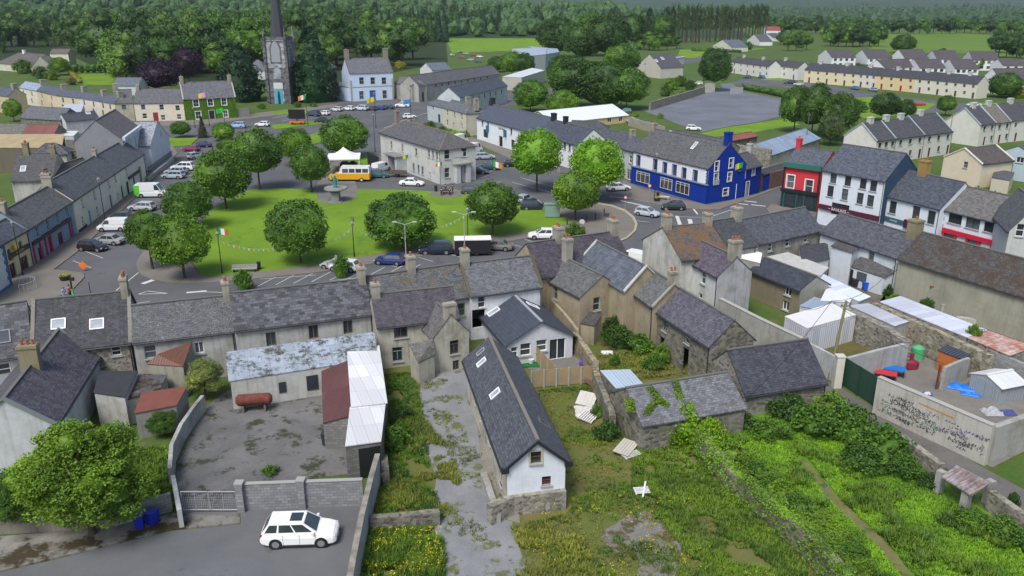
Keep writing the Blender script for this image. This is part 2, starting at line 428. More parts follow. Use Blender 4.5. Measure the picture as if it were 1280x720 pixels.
    for (f, U, Z, ww, wh, st, fc, sc) in wl:
        O, u, n, _ = FR[f]
        M = Matrix.Translation(O + u * U + Vector((0, 0, Z)) - n * .12) @ Matrix(((u.x, n.x, 0, 0), (u.y, n.y, 0, 0), (0, 0, 1, 0), (0, 0, 0, 1))) 
        # local x = u, local y = outward n  (mirrored frames are avoided by flipping x)
        if u.cross(n).z < 0: M = M @ Matrix.Scale(-1, 4, (1, 0, 0)) if False else Matrix.Translation(O + u * U + Vector((0, 0, Z)) - n * .12) @ Matrix(((-u.x, n.x, 0, 0), (-u.y, n.y, 0, 0), (0, 0, 1, 0), (0, 0, 0, 1)))
        if st == 'void': continue
        if st == 'arch' or st == 'gate':
            d = MB(); d.box((0, -.05, 0), (ww, .1, wh)); d.build('gate', paint(fc), root, M); continue
        fm, gm, sm = win_meshes(ww, wh, st, paint(fc), glass())
        o = put('door' if st == 'door' else 'window', fm, root, M)
        if gm: put('pane', gm, o)
        if st not in ('door', 'shop') and not far: put('sill', sm, o, T(0, .12, 0))
        if sc:
            b = MB(); t = .14
            b.box((-ww / 2 - t / 2, .135, 0), (t, .05, wh + 2 * t)); b.box((ww / 2 + t / 2, .135, 0), (t, .05, wh + 2 * t)); b.box((0, .135, wh / 2 + t / 2), (ww, .05, t)); b.box((0, .135, -wh / 2 - t / 2), (ww, .05, t))
            b.build('surround', paint(sc), root, M)
    # roof
    rf = MB(); tz = th
    def zat(y): return ze + tp * (h2 - abs(y))
    xa, xb = -L / 2 - og, L / 2 + og
    ya = h2 + oe
    ra, rb = xa, xb
    if 'a' in hip: xa = -L / 2 - oe; ra = -L / 2 + min(h2, L * .45)
    if 'b' in hip: xb = L / 2 + oe; rb = L / 2 - min(h2, L * .45)
    ez = zat(ya) + tz
    rf.slab([(xa, -ya, ez), (xb, -ya, ez), (rb, 0, zr + tz), (ra, 0, zr + tz)], tz)
    rf.slab([(xb, ya, ez), (xa, ya, ez), (ra, 0, zr + tz), (rb, 0, zr + tz)], tz)
    if 'b' in hip: rf.slab([(xb, -ya, ez), (xb, ya, ez), (rb, 0, zr + tz)], tz)
    if 'a' in hip: rf.slab([(xa, ya, ez), (xa, -ya, ez), (ra, 0, zr + tz)], tz)
    roof = rf.build('roof', roofm, root)
    rt = MB(); rt.box(((ra + rb) / 2, 0, zr + tz + .02), (rb - ra - .01, .26, .1))
    for q, e in (('a', -1), ('b', 1)):
        if q in hip:
            X = xa if e < 0 else xb; RR = ra if e < 0 else rb
            for sy in (-1, 1): rt.tube((X, sy * ya, ez + .02), (RR, 0, zr + tz + .02), .09, n=6)
    rt.build('ridge_tiles', paint(ridge, .8), roof)
    if gutter and not far:
        g = MB()
        for sy in (-1, 1): g.tube((xa + .02, sy * (ya + .05), ez - .14), (xb - .02, sy * (ya + .05), ez - .14), .065, n=6)
        g.build('gutter', paint((.03, .03, .035), .5), root)
        dp = MB(); dp.tube((L / 2 - .12, -h2 - .08, ze - .1), (L / 2 - .12, -h2 - .08, 0), .045, n=6); dp.build('downpipe', paint((.03, .03, .035), .5), root)
    if rim:                                # raised verge strips on the gables
        m_ = rim
        for X in (-L / 2, L / 2):
            if ('a' if X < 0 else 'b') in hip: continue
            b = MB()
            for sy in (-1, 1):
                e = .16
                vs = [(X - e, sy * (ya - .1), ez + .0), (X + e, sy * (ya - .1), ez + .0), (X + e, 0, zr + tz + .03), (X - e, 0, zr + tz + .03)]
                if sy > 0: vs = [vs[1], vs[0], vs[3], vs[2]]
                vs = [Vector(k) + Vector((0, 0, .12)) for k in vs]; b.slab(vs, .2)
            b.build('verge', m_, root)
    # chimneys: (px on ridge, width along ridge, depth, height above ridge, pots, material)
    for c in chim:
        px, cw, cdp, chh, npot = c[:5]; cm = c[5] if len(c) > 5 else plaster((.3, .29, .26), .4)
        lo, hi = -L / 2 + cw / 2 + .02, L / 2 - cw / 2 - .02
        if isinstance(px, str): X = lo if px == 'a' else hi
        else:
            best = 1e9; X = 0
            for i in range(101):
                x = lo + (hi - lo) * i / 100; k = proj(W @ Vector((x, 0, zr + .5)))
                if abs(k[0] - px) < best: best = abs(k[0] - px); X = x
        b = MB(); b.box((0, 0, (chh - 1.2) / 2), (cw, cdp, chh + 1.2)); b.box((0, 0, chh - .12), (cw + .14, cdp + .14, .16)); b.box((0, 0, chh + .0), (cw + .04, cdp + .04, .08))
        ch = b.build('chimney', cm, root, T(X, 0, zr))
        for i in range(npot): cyl_pot(ch, 0 if npot == 1 else 0, (i - (npot - 1) / 2) * min(.4, cdp / npot), chh + .03, paint(potm, .8))
    # roof lights (px,py,w,h[,slope])
    for s_ in sky:
        px, py, sw, sh = s_[:4]; sl = s_[4] if len(s_) > 4 else 'f'; sy = -1 if sl == 'f' else 1
        nn = Vector((0, sy * tp, 1)).normalized(); o = Wi @ CP; d = Wi.to_3x3() @ ray(px, py)
        pt = Vector((0, 0, zr + tz)); t = (pt - o).dot(nn) / d.dot(nn); q = o + d * t
        q.x = min(max(q.x, -L / 2 + sw / 2), L / 2 - sw / 2)
        y_ = Vector((0, -sy, tp)).normalized(); x_ = y_.cross(nn)
        M = Matrix.Translation(q) @ Matrix((x_, y_, nn)).transposed().to_4x4()
        b = MB(); t_ = .09
        for a, c, e, g_ in ((-sw / 2, 0, t_, sh + t_), (sw / 2, 0, t_, sh + t_), (0, sh / 2, sw - t_, t_), (0, -sh / 2, sw - t_, t_)): b.box((a, c, .04), (e, g_, .1))
        o2 = b.build('roof_light', paint(WHITE if len(s_) < 6 else s_[5]), root, M); g = MB(); g.box((0, 0, .03), (sw - t_, sh - t_, .03)); g.build('pane', glass((.25, .28, .32) if len(s_) < 6 else (.03, .04, .05)), o2)
    r = Frame(); r.root = root; r.L, r.w, r.ze, r.zr, r.W, r.FR, r.hit, r.tp = L, w, ze, zr, W, FR, hit, tp
    return r
def onface(h, f, name, mat, u0, u1, z0, z1, out=.06, label=None):
    """a box standing proud of face f, between u0..u1 and z0..z1"""
    O, u, n, W_ = h.FR[f]; b = MB(); b.box(((u1 - u0) / 2, 0, (z1 - z0) / 2), (u1 - u0, out, z1 - z0))
    M = facem(h, f, u0, z0, out / 2)
    o = b.build(name, mat, h.root, M)
    if label: o['label'] = label
    return o
def facem(h, f, U, Z, out=0):
    O, u, n, W_ = h.FR[f]
    return Matrix.Translation(O + u * U + Vector((0, 0, Z)) + n * out) @ Matrix(((u.x, -n.x, 0, 0), (u.y, -n.y, 0, 0), (0, 0, 1, 0), (0, 0, 0, 1)))
def letters(parent, M, txt, size, mat, ext=.015, name='lettering', shear=0):
    c = bpy.data.curves.new(name, 'FONT'); c.body = txt; c.size = size; c.extrude = ext; c.align_x = 'CENTER'; c.align_y = 'CENTER'; c.shear = shear
    t = bpy.data.objects.new(name, c); me = bpy.data.meshes.new_from_object(t); bpy.data.objects.remove(t)
    me.materials.clear(); me.materials.append(mat)
    return put(name, me, parent, M @ Matrix.Rotation(R(90), 4, 'X'))

def shed(name, label, cat, cor, wallm, roofm, th=.08, z0=0, over=.08, parts=True, group=None, walls=True):
    """mono-pitch or flat building: four roof corners (px,py,z); first edge is the lower eave"""
    pts = [P(x, y, z) for x, y, z in cor]; c = sum(pts, Vector()) / len(pts); c.z = 0
    e = pts[1] - pts[0]; rz = math.atan2(e.y, e.x)
    root = thing(name, label, cat, c, rz, group); Wi = (Matrix.Translation(c) @ RZ(rz)).inverted(); q = [Wi @ k for k in pts]
    # least-squares plane so that the roof is flat
    q3 = q[0] + (q[2] - q[1]) if len(q) == 4 else None
    if walls:
        b = MB(); b.prism([(k.x, k.y, k.z - .04) for k in q], z0 - .2, 0); b.build('wall', wallm, root)
    cc = sum(q, Vector()) / len(q)
    g = [cc + (k - cc) * (1 + over / max(.5, (k - cc).length)) for k in q]
    for a, k in zip(g, q): a.z = k.z + th
    r = MB(); r.slab(g, th) if len(g) == 4 else r.prism([tuple(k) for k in g], 0, 0, False)
    rf = r.build('roof', roofm, root)
    f = Frame(); f.root = root; f.q = q; f.W = Matrix.Translation(c) @ RZ(rz); f.roof = rf
    return f
def shed_opening(f, i, t0, t1, z0, z1, m, name='door', out=.02):
    """panel on wall i (from corner i to i+1) between fractions t0..t1"""
    a, b = f.q[i], f.q[(i + 1) % len(f.q)]; d = Vector((b.x - a.x, b.y - a.y, 0)); L = d.length; d.normalize(); n = Vector((d.y, -d.x, 0))
    cc = sum(f.q, Vector()) / len(f.q); 
    if n.dot(Vector((a.x - cc.x, a.y - cc.y, 0))) < 0: n = -n
    A = Vector((a.x, a.y, 0)) + d * L * t0; w_ = L * (t1 - t0)
    bx = MB(); bx.box((w_ / 2, 0, (z1 - z0) / 2), (w_, .08, z1 - z0))
    M = Matrix.Translation(A + Vector((0, 0, z0)) + n * out) @ Matrix(((d.x, -n.x, 0, 0), (d.y, -n.y, 0, 0), (0, 0, 1, 0), (0, 0, 0, 1)))
    if (Vector((d.x, d.y, 0)).cross(-n)).z < 0: M = Matrix.Translation(A + d * w_ + Vector((0, 0, z0)) + n * out) @ Matrix(((-d.x, -n.x, 0, 0), (-d.y, -n.y, 0, 0), (0, 0, 1, 0), (0, 0, 0, 1)))
    return bx.build(name, m, f.root, M)

def wallrun(name, label, cat, px, h, t, m, cap=None, z='base', capm=None, group=None, hs=None, rough=0.0, seed=1):
    """free-standing wall along pixels. z='base': pixels on the ground; 'top': pixels of the top edge"""
    rnd = random.Random(seed)
    hs = hs or [h] * len(px)
    pts = [P(x, y, 0 if z == 'base' else hh) for (x, y), hh in zip(px, hs)]
    for k in pts: k.z = 0
    if rough:
        np_, nh = [], []
        for i in range(len(pts) - 1):
            n = max(1, int((pts[i + 1] - pts[i]).length / 1.3))
            for j in range(n):
                f = j / n; q = pts[i].lerp(pts[i + 1], f)
                if i or j: q += Vector((rnd.uniform(-.06, .06), rnd.uniform(-.06, .06), 0))
                np_.append(q); nh.append(hs[i] * (1 - f) + hs[i + 1] * f + rnd.uniform(-rough, rough))
        np_.append(pts[-1]); nh.append(hs[-1]); pts, hs = np_, nh
    c = pts[len(pts) // 2].copy(); root = thing(name, label, cat, c, 0, group); q = [k - c for k in pts]
    b = MB(); cb = MB(); off = []
    for i, k in enumerate(q):
        d = Vector((0, 0, 0))
        if i: d += (q[i] - q[i - 1]).normalized()
        if i < len(q) - 1: d += (q[i + 1] - q[i]).normalized()
        d.normalize(); off.append(Vector((-d.y, d.x, 0)) * t / 2)
    L = 0
    def ring(i, e=0): o = off[i] * (1 + 2 * e / t); return q[i] - o, q[i] + o
    for i in range(len(q) - 1):
        a0, a1 = ring(i); b0, b1 = ring(i + 1); d = (q[i + 1] - q[i]).length; za, zb = Vector((0, 0, hs[i])), Vector((0, 0, hs[i + 1])); dn = Vector((0, 0, -.3))
        b.poly([a0 + dn, b0 + dn, b0 + zb, a0 + za], [(L, -.3), (L + d, -.3), (L + d, zb.z), (L, za.z)])
        b.poly([b1 + dn, a1 + dn, a1 + za, b1 + zb], [(L + d, -.3), (L, -.3), (L, za.z), (L + d, zb.z)])
        b.poly([a0 + za, b0 + zb, b1 + zb, a1 + za], [(L, 0), (L + d, 0), (L + d, t), (L, t)])
        if cap:
            a0, a1 = ring(i, .05); b0, b1 = ring(i + 1, .05); e = Vector((0, 0, cap)); e0 = Vector((0, 0, .01))
            cb.poly([a0 + za + e, b0 + zb + e, b1 + zb + e, a1 + za + e]); cb.poly([a0 + za + e0, b0 + zb + e0, b0 + zb + e, a0 + za + e]); cb.poly([b1 + zb + e0, a1 + za + e0, a1 + za + e, b1 + zb + e])
        L += d
    for i in (0, len(q) - 1):
        a0, a1 = ring(i); z_ = Vector((0, 0, hs[i])); dn = Vector((0, 0, -.3))
        b.poly([a0 + dn, a1 + dn, a1 + z_, a0 + z_] if i else [a1 + dn, a0 + dn, a0 + z_, a1 + z_], [(0, 0), (t, 0), (t, hs[i]), (0, hs[i])])
        if cap: a0, a1 = ring(i, .05); e = Vector((0, 0, cap)); cb.poly([a0 + z_, a1 + z_, a1 + z_ + e, a0 + z_ + e])
    b.build('masonry', m, root)
    if cap: cb.build('coping', capm or paint((.35, .34, .31), .9), root)
    return root, pts

def sheet(name, px, z, m, kerb=None, kerbm=None, smooth=0):
    pts = [P(x, y, 0) for x, y in px]
    if smooth:
        n = len(pts); out = []
        for i in range(n):
            a, b_, c, d = pts[i - 1], pts[i], pts[(i + 1) % n], pts[(i + 2) % n]
            for k in range(smooth):
                t = k / smooth; out.append(.5 * ((2 * b_) + (c - a) * t + (2 * a - 5 * b_ + 4 * c - d) * t * t + (3 * b_ - a - 3 * c + d) * t ** 3))
        pts = out
    b = MB(); b.prism([(k.x, k.y, z) for k in pts], -.05 if kerb else z, z, bool(kerb))
    o = b.build(name, m); o['kind'] = 'structure'
    return o
def line(px, wd, z, mb):
    pts = [P(x, y, 0) for x, y in px]
    for a, b_ in zip(pts, pts[1:]):
        d = (b_ - a).normalized(); n = Vector((-d.y, d.x, 0)) * wd / 2
        mb.poly([(k.x, k.y, z) for k in (a - n, b_ - n, b_ + n, a + n)])

# ================================================================ cars
CARM = {}
PROF = {  # kind: length, width, height, wheelbase, stations (x, belt z), greenhouse (x bottom rear, x top rear, x top front, x bottom front)
 'hatch': (4.1, 1.76, 1.48, 2.55, .93, (-1.95, -1.55, .15, 1.0)), 'saloon': (4.7, 1.82, 1.45, 2.8, .93, (-1.6, -.95, .35, 1.15)),
 'estate': (4.6, 1.8, 1.52, 2.7, .95, (-2.2, -1.8, .25, 1.1)), 'suv': (4.86, 1.94, 1.76, 2.9, 1.12, (-2.33, -1.85, .35, 1.25)),
 'van': (4.5, 1.85, 1.88, 2.75, 1.1, (.1, .15, .75, 1.45)), 'bigvan': (5.4, 2.05, 2.45, 3.3, 1.25, (.6, .65, 1.15, 1.9))}
def car_meshes(kind, detail):
    if (kind, detail) in CARM: return CARM[(kind, detail)]
    Ln, Wd, H, wb, bz, gh = PROF[kind]; h = Ln / 2; W = Wd / 2; gr = .2
    hood = bz - (.02 if 'van' not in kind else .05)
    st = [(-h, .55 * W + .35 * W, .42, bz - .2), (-h + .08, W * .93, .3, bz - .06), (-h + .45, W * .985, gr, bz), (-wb / 2 - .38, W, gr, bz), (-wb / 2, W, gr, bz), (0, W, gr, bz), (wb / 2 - .5, W, gr, bz),
          (wb / 2 - .1, W * .995, gr, hood - .02), (wb / 2 + .38, W * .97, gr, hood - .1), (h - .22, W * .9, gr + .03, hood - .2), (h - .05, W * .78, .3, hood - .34), (h, W * .66, .38, hood - .42)]
    B = MB(); rings = []
    for x, wy, z0, z1 in st:
        zm = z0 + (z1 - z0) * .62
        rings.append([(x, -wy * .9, z0), (x, -wy, z0 + .12), (x, -wy, zm), (x, -wy * .93, z1 - .05), (x, -wy * .82, z1), (x, 0, z1 + .035), (x, wy * .82, z1), (x, wy * .93, z1 - .05), (x, wy, zm), (x, wy, z0 + .12), (x, wy * .9, z0)])
    vs = [p for r in rings for p in r]; n = 11; fs = []
    for i in range(len(rings) - 1):
        for j in range(n): a = i * n + j; b = i * n + (j + 1) % n; fs.append([a, b, b + n, a + n][::-1])
    fs.append(list(range(n))); fs.append([(len(rings) - 1) * n + j for j in range(n)][::-1]); B.raw(vs, fs)
    # greenhouse: roof + pillars in paint, glass as inset faces
    G = MB(); x0, x1, x2, x3 = gh; tw = W * .74; bw = W * .9; zt = H - .02; zb = bz - .02
    if 'van' in kind:
        xr = -h + .06
        rg = [[(xr, W * .96, zb), (xr + .05, W * .9, zt)], [(x1, W * .97, zb), (x1, W * .9, zt)]]
        B.raw([(xr, -W * .97, zb), (xr, W * .97, zb), (xr + .06, W * .88, zt), (xr + .06, -W * .88, zt), (x1, -W * .97, zb), (x1, W * .97, zb), (x1, W * .88, zt + .03), (x1, -W * .88, zt + .03)],
              [[0, 3, 2, 1], [0, 4, 7, 3], [1, 2, 6, 5], [3, 7, 6, 2], [4, 5, 6, 7]])
        tw = W * .86
    # cabin body
    cab = [(x0, -bw, zb), (x1, -tw, zt), (x2, -tw, zt), (x3, -bw, zb), (x0, bw, zb), (x1, tw, zt), (x2, tw, zt), (x3, bw, zb)]
    mid = [(x1 * .5 + x2 * .5, 0, zt + .04)]
    B.raw(cab + mid, [[0, 3, 2, 1], [4, 5, 6, 7], [0, 1, 5, 4], [3, 7, 6, 2], [1, 2, 8], [2, 6, 8], [6, 5, 8], [5, 1, 8]])
    def quadin(a, b, c, d, m0, m1, k0, k1, off):
        a, b, c, d = map(Vector, (a, b, c, d)); nrm = (b - a).cross(c - a).normalized() * off
        def at(u, v): return (a.lerp(b, u)).lerp(d.lerp(c, u), v) + nrm
        G.poly([at(m0, k0), at(m1, k0), at(m1, k1), at(m0, k1)])
    # side windows (two), windscreen, rear window
    for s in (0, 4):
        a, b, c, d = cab[s], cab[s + 3], cab[s + 2], cab[s + 1]
        if 'van' in kind: rngs = ((.12, .9),)
        else: rngs = ((.06, .44), (.48, .93)) if kind in ('hatch', 'saloon') else ((.05, .27), (.31, .6), (.63, .94))
        for m0, m1 in rngs:
            if s == 0: quadin(a, b, c, d, m0, m1, .12, .88, .012)
            else: quadin(b, a, d, c, 1 - m1, 1 - m0, .12, .88, .012)
    quadin(cab[3], cab[7], cab[6], cab[2], .06, .94, .08, .94, .012)
    if 'van' not in kind: quadin(cab[4], cab[0], cab[1], cab[5], .08, .92, .12, .9, .012)
    if detail and kind == 'suv': G.poly([(-.55, -.45, zt + .055), (.22, -.45, zt + .05), (.22, .45, zt + .05), (-.55, .45, zt + .055)])
    r = .36 if kind in ('suv', 'bigvan') else .32
    Tm = MB(); Tm.tube((0, -.11, 0), (0, .11, 0), r, n=18); Rm = MB(); Rm.tube((0, -.125, 0), (0, .125, 0), r * .66, n=12)
    for k in range(5):
        a = k * 2 * math.pi / 5
        for sy in (-1, 1): Rm.box((math.cos(a) * r * .36, sy * .13, math.sin(a) * r * .36), (r * .3, .02, r * .12), None)
    A = MB()
    for wx in (-wb / 2, wb / 2):
        for sy in (-1, 1): A.tube((wx, sy * (W - .16), r), (wx, sy * (W + .006), r), r + .07, n=18)
    HL = MB(); HL.box((0, 0, 0), (.2, .34, .14)); TL = MB(); TL.box((0, 0, 0), (.16, .26, .24))
    TR = MB(); TR.box((-h + .02, 0, .42), (.1, W * 1.5, .2)); TR.box((h - .04, 0, .42), (.1, W * 1.2, .16))
    if detail:
        for sy in (-1, 1):
            for x in (-.95, .1, 1.1): TR.box((x, sy * (W + .002), .68), (.015, .012, .72))
            TR.box((0, sy * W, .24), (wb - .7, .05, .1))
    MR = MB()
    for sy in (-1, 1): MR.box((x3 - .25, sy * (W + .06), bz + .06), (.14, .2, .13))
    PL = MB(); PL.box((-h - .02, 0, .62), (.02, .5, .12)); PL.box((h + .01, 0, .42), (.02, .5, .12))
    d = dict(body=B, glass=G, tyre=Tm, rim=Rm, arch=A, hl=HL, tl=TL, trim=TR, mir=MR, plate=PL, r=r, dim=(Ln, Wd, H, wb, bz))
    CARM[(kind, detail)] = d; return d
CMC = {}
def car(kind, label, px, py, ang, c, group=None, detail=False, name=None, far=False, cat=None, z=0.03):
    d = car_meshes(kind, detail); Ln, Wd, H, wb, bz = d['dim']
    root = thing(name or {'van': 'parked_van', 'bigvan': 'parked_van'}.get(kind, 'parked_car'), label, cat or ('van' if 'van' in kind else 'car'), P(px, py) + Vector((0, 0, z)), R(ang), group)
    pm = gloss(c)
    def g(k, name, m, smooth=False):
        key = (kind, detail, k, m)
        if key not in CMC: CMC[key] = d[k].mesh(name, m, smooth)
        return CMC[key]
    put('body', g('body', 'body', pm), root); put('glazing', g('glass', 'glazing', glass((.03, .04, .045), .05)), root)
    put('wheel_arch', g('arch', 'wheel_arch', paint((.01, .01, .01))), root)
    for x in (-wb / 2, wb / 2):
        for s in (-1, 1):
            o = put('wheel', g('tyre', 'wheel', paint((.015, .015, .015), .8)), root, T(x, s * (Wd / 2 - .1), d['r']))
            put('rim', g('rim', 'rim', paint((.35, .36, .38), .35, metal=.6)), o)
    for s in (-1, 1):
        put('headlight', g('hl', 'headlight', glass((.6, .62, .65))), root, T(Ln / 2 - .2, s * Wd * .34, bz - .36))
        put('tail_light', g('tl', 'tail_light', gloss((.35, .01, .015))), root, T(-Ln / 2 + .08, s * Wd * .38, bz - .2))
    put('bumper', g('trim', 'bumper', paint((.03, .03, .032), .6)), root)
    put('wing_mirror', g('mir', 'wing_mirror', pm), root)
    put('number_plate', g('plate', 'number_plate', paint((.7, .7, .66))), root)
    return root

# ================================================================ vegetation
LM = {}
def leafmb(mb, c, r, rnd, s, n, flat=1.0, outb=.5):
    for _ in range(n):
        d = Vector((rnd.gauss(0, 1), rnd.gauss(0, 1), rnd.gauss(0, 1))).normalized()
        q = c + Vector((d.x, d.y, d.z * flat)) * r * rnd.uniform(.78, 1.08)
        nr = (d * outb + Vector((rnd.gauss(0, 1), rnd.gauss(0, 1), rnd.gauss(0, 1) + .5)).normalized()).normalized()
        a = nr.orthogonal().normalized(); a.rotate(Matrix.Rotation(rnd.uniform(0, 6.28), 3, nr)); b = nr.cross(a); k = s * rnd.uniform(.6, 1.35)
        mb.poly([q - a * k * .5, q + b * k * .33, q + a * k * .5, q - b * k * .33])
def blob(mb, c, r, rnd, sub=2, amp=.25, flat=1.0):
    import bmesh
    bm = bmesh.new(); bmesh.ops.create_icosphere(bm, subdivisions=sub, radius=1)
    off = Vector((rnd.uniform(0, 99), rnd.uniform(0, 99), 0))
    vs = []
    for v in bm.verts:
        k = 1 + amp * noise.noise(v.co * 1.9 + off); vs.append(Vector(c) + Vector((v.co.x, v.co.y, v.co.z * flat)) * r * k)
    mb.raw(vs, [[v.index for v in f.verts] for f in bm.faces]); bm.free()
def crown(kind, seed, dens=1.0):
    key = (kind, seed, dens)
    if key in LM: return LM[key]
    rnd = random.Random(seed * 7 + len(kind)); m = MB()
    if kind == 'round':                    # clipped lime tree: near sphere, unit radius, centre at origin
        blob(m, (0, 0, 0), .78, rnd, 3, .14, .92)
        for i in range(int(190)):
            d = Vector((rnd.gauss(0, 1), rnd.gauss(0, 1), rnd.gauss(0, 1))).normalized()
            if d.z < -.75: continue
            c = Vector((d.x, d.y, d.z * .92)) * rnd.uniform(.76, .85)
            leafmb(m, c, rnd.uniform(.13, .2), rnd, .07, int(52 * dens), .8, .7)
    elif kind == 'broad':                  # irregular woodland crown, about 1 wide, 1.3 high
        lobes = [(Vector((0, 0, .15)), .62)] + [(Vector((math.cos(a) * .5, math.sin(a) * .5, rnd.uniform(-.35, .5))), rnd.uniform(.3, .45)) for a in [rnd.uniform(0, 6.28) for _ in range(7)]] + [(Vector((rnd.uniform(-.25, .25), rnd.uniform(-.25, .25), .75)), .36)]
        for c, r in lobes:
            blob(m, c, r * .74, rnd, 2, .3)
            for i in range(int(40 * r / .4)):
                d = Vector((rnd.gauss(0, 1), rnd.gauss(0, 1), rnd.gauss(0, 1) + .2)).normalized()
                leafmb(m, c + d * r * rnd.uniform(.75, 1.0), rnd.uniform(.08, .16), rnd, .085, int(16 * dens), .7, .6)
    elif kind == 'conifer':                # unit half-width, height 3, base at z=0
        H = 3.0
        for i in range(46):
            t = i / 46; z = .12 + t * (H - .15); rr = (1 - t) ** .8 * rnd.uniform(.8, 1.05)
            for j in range(max(3, int(9 * (1 - t)))):
                a = rnd.uniform(0, 6.28); L_ = rr * rnd.uniform(.75, 1.1)
                for k in range(4):
                    f = (k + 1) / 4; q = Vector((math.cos(a) * L_ * f, math.sin(a) * L_ * f, z - .18 * f * f * (1 + rr)))
                    leafmb(m, q, .07 + .05 * (1 - f), rnd, .13, int(3 * dens), .5, .3)
        for i in range(6): blob(m, (0, 0, .3 + i * .42), .62 * (1 - i / 6.5) + .04, rnd, 1, .3, 1.1)
    elif kind == 'yew':                    # wide dark cone with soft edge, unit half-width, height 2.6
        for i in range(90):
            t = rnd.random() ** 1.3; z = .15 + t * 2.35; rr = (math.sin(min(1, (1 - t) * 1.25) * math.pi / 2)) * .85; a = rnd.uniform(0, 6.28)
            c = Vector((math.cos(a) * rr, math.sin(a) * rr, z)); leafmb(m, c, rnd.uniform(.14, .24), rnd, .1, int(46 * dens), 1.0, .5)
        for i in range(7):
            t = i / 7; blob(m, (0, 0, .3 + t * 2.1), .78 * math.sin(min(1, (1 - t) * 1.2) * math.pi / 2), rnd, 2, .25)
    elif kind == 'pine':                   # tall thin forestry pine: bare lower stem, sparse top
        for i in range(40):
            t = rnd.random(); z = 1.1 + t * 1.9; rr = (1 - t * .75) * rnd.uniform(.2, .62); a = rnd.uniform(0, 6.28)
            leafmb(m, Vector((math.cos(a) * rr, math.sin(a) * rr, z)), rnd.uniform(.12, .22), rnd, .13, int(26 * dens), .7, .3)
    elif kind == 'bush':                   # half-sphere shrub, unit radius, base z=0
        blob(m, (0, 0, .25), .5, rnd, 2, .35, .8)
        for i in range(44):
            a = rnd.uniform(0, 6.28); e = rnd.uniform(-.1, 1.5); rr = rnd.uniform(.5, .8)
            c = Vector((math.cos(a) * math.cos(e) * rr, math.sin(a) * math.cos(e) * rr, .25 + math.sin(e) * rr * .8)); leafmb(m, c, rnd.uniform(.12, .24), rnd, .1, int(46 * dens), .8, .5)
    elif kind == 'elder':                  # big spreading bush-tree close to the camera: radius 1, centre 0
        lobes = [(Vector((0, 0, 0)), .6)] + [(Vector((math.cos(a) * rnd.uniform(.35, .6), math.sin(a) * rnd.uniform(.35, .6), rnd.uniform(-.5, .45))), rnd.uniform(.26, .4)) for a in [i * .57 for i in range(11)]] + [(Vector((.1, 0, .55)), .35)]
        for c, r in lobes:
            blob(m, c, r * .5, rnd, 2, .4)
            for i in range(int(95 * r / .4)):
                d = Vector((rnd.gauss(0, 1), rnd.gauss(0, 1), rnd.gauss(0, 1) + .2)).normalized()
                leafmb(m, c + d * r * rnd.uniform(.7, 1.08), rnd.uniform(.05, .11), rnd, .034, int(46 * dens), .8, .5)
    LM[key] = m; return m
LMM = {}
def crown_mesh(kind, seed, mat, dens=1.0):
    k = (kind, seed, mat, dens)
    if k not in LMM: LMM[k] = crown(kind, seed, dens).mesh('crown', mat)
    return LMM[k]
TRK = {}
def trunk_mesh(style, mat):
    if (style, mat) in TRK: return TRK[(style, mat)]
    b = MB(); rnd = random.Random(5)
    if style == 'short':                   # unit: trunk 0..1 high, radius .1 at foot
        b.tube((0, 0, -.05), (0, 0, .12), .16, .11, 10, False); b.tube((0, 0, .12), (.02, 0, 1), .11, .085, 10, False); top = Vector((.02, 0, .95))
        for k in range(6):
            a = k * 1.05; b.tube(top, top + Vector((math.cos(a) * .5, math.sin(a) * .5, .75)), .05, .02, 6); 
        b.tube(top, top + Vector((0, 0, 1.1)), .07, .02, 6)
    else:
        b.tube((0, 0, -.05), (0, 0, 1), .05, .028, 8, False)
        for k in range(7):
            a = k * .9; z = .45 + k * .07; b.tube((0, 0, z), (math.cos(a) * .16, math.sin(a) * .16, z + .16), .017, .006, 5)
    TRK[(style, mat)] = b.mesh('trunk', mat); return TRK[(style, mat)]
def tree(kind, label, loc, rad, h, mat, seed=1, group=None, name='tree', cat='tree', hz=None, dens=1.0, rot=None):
    """h: total height"""
    rnd = random.Random(int(loc.x * 13 + loc.y * 7) + seed); loc = Vector((loc.x, loc.y, 0))
    root = thing(name, label, cat, loc, rnd.uniform(0, 6.28) if rot is None else rot, group)
    if kind == 'round':
        zc = h - rad * .95 * (hz if hz and hz > 1.1 else 1); o = put('crown', crown_mesh(kind, seed, mat, dens), root, T(0, 0, zc) @ Matrix.Diagonal((rad, rad, rad * (hz or 1), 1)))
        th = max(.8, zc - rad * .55); put('trunk', trunk_mesh('short', bark()), root, Matrix.Diagonal((th * .55 if th < 3 else 1.6, th * .55 if th < 3 else 1.6, th, 1)))
    elif kind in ('broad', 'elder'):
        if kind == 'broad' and hz is None: hz = min(1.9, max(.75, h / (2.15 * rad)))
        ch = rad * 1.05 if kind == 'broad' else rad * .95; zc = h - ch * (hz or 1) * (1.0 if kind == 'elder' else 1.12)
        put('crown', crown_mesh(kind, seed, mat, dens), root, T(0, 0, max(zc, rad * .35)) @ Matrix.Diagonal((rad * 1.05, rad * 1.05, ch * (hz or 1), 1)))
        put('trunk', trunk_mesh('short', bark()), root, Matrix.Diagonal((rad * .45, rad * .45, max(.8, zc - rad * .2), 1)))
    elif kind in ('conifer', 'pine', 'yew'):
        H = {'conifer': 3.0, 'pine': 3.0, 'yew': 2.6}[kind]
        put('crown', crown_mesh(kind, seed, mat, dens), root, T(0, 0, h * .04 if kind != 'pine' else 0) @ Matrix.Diagonal((rad, rad, h / H * .96, 1)))
        put('trunk', trunk_mesh('tall', bark()), root, Matrix.Diagonal((h * .5, h * .5, h * .9, 1)))
    return root
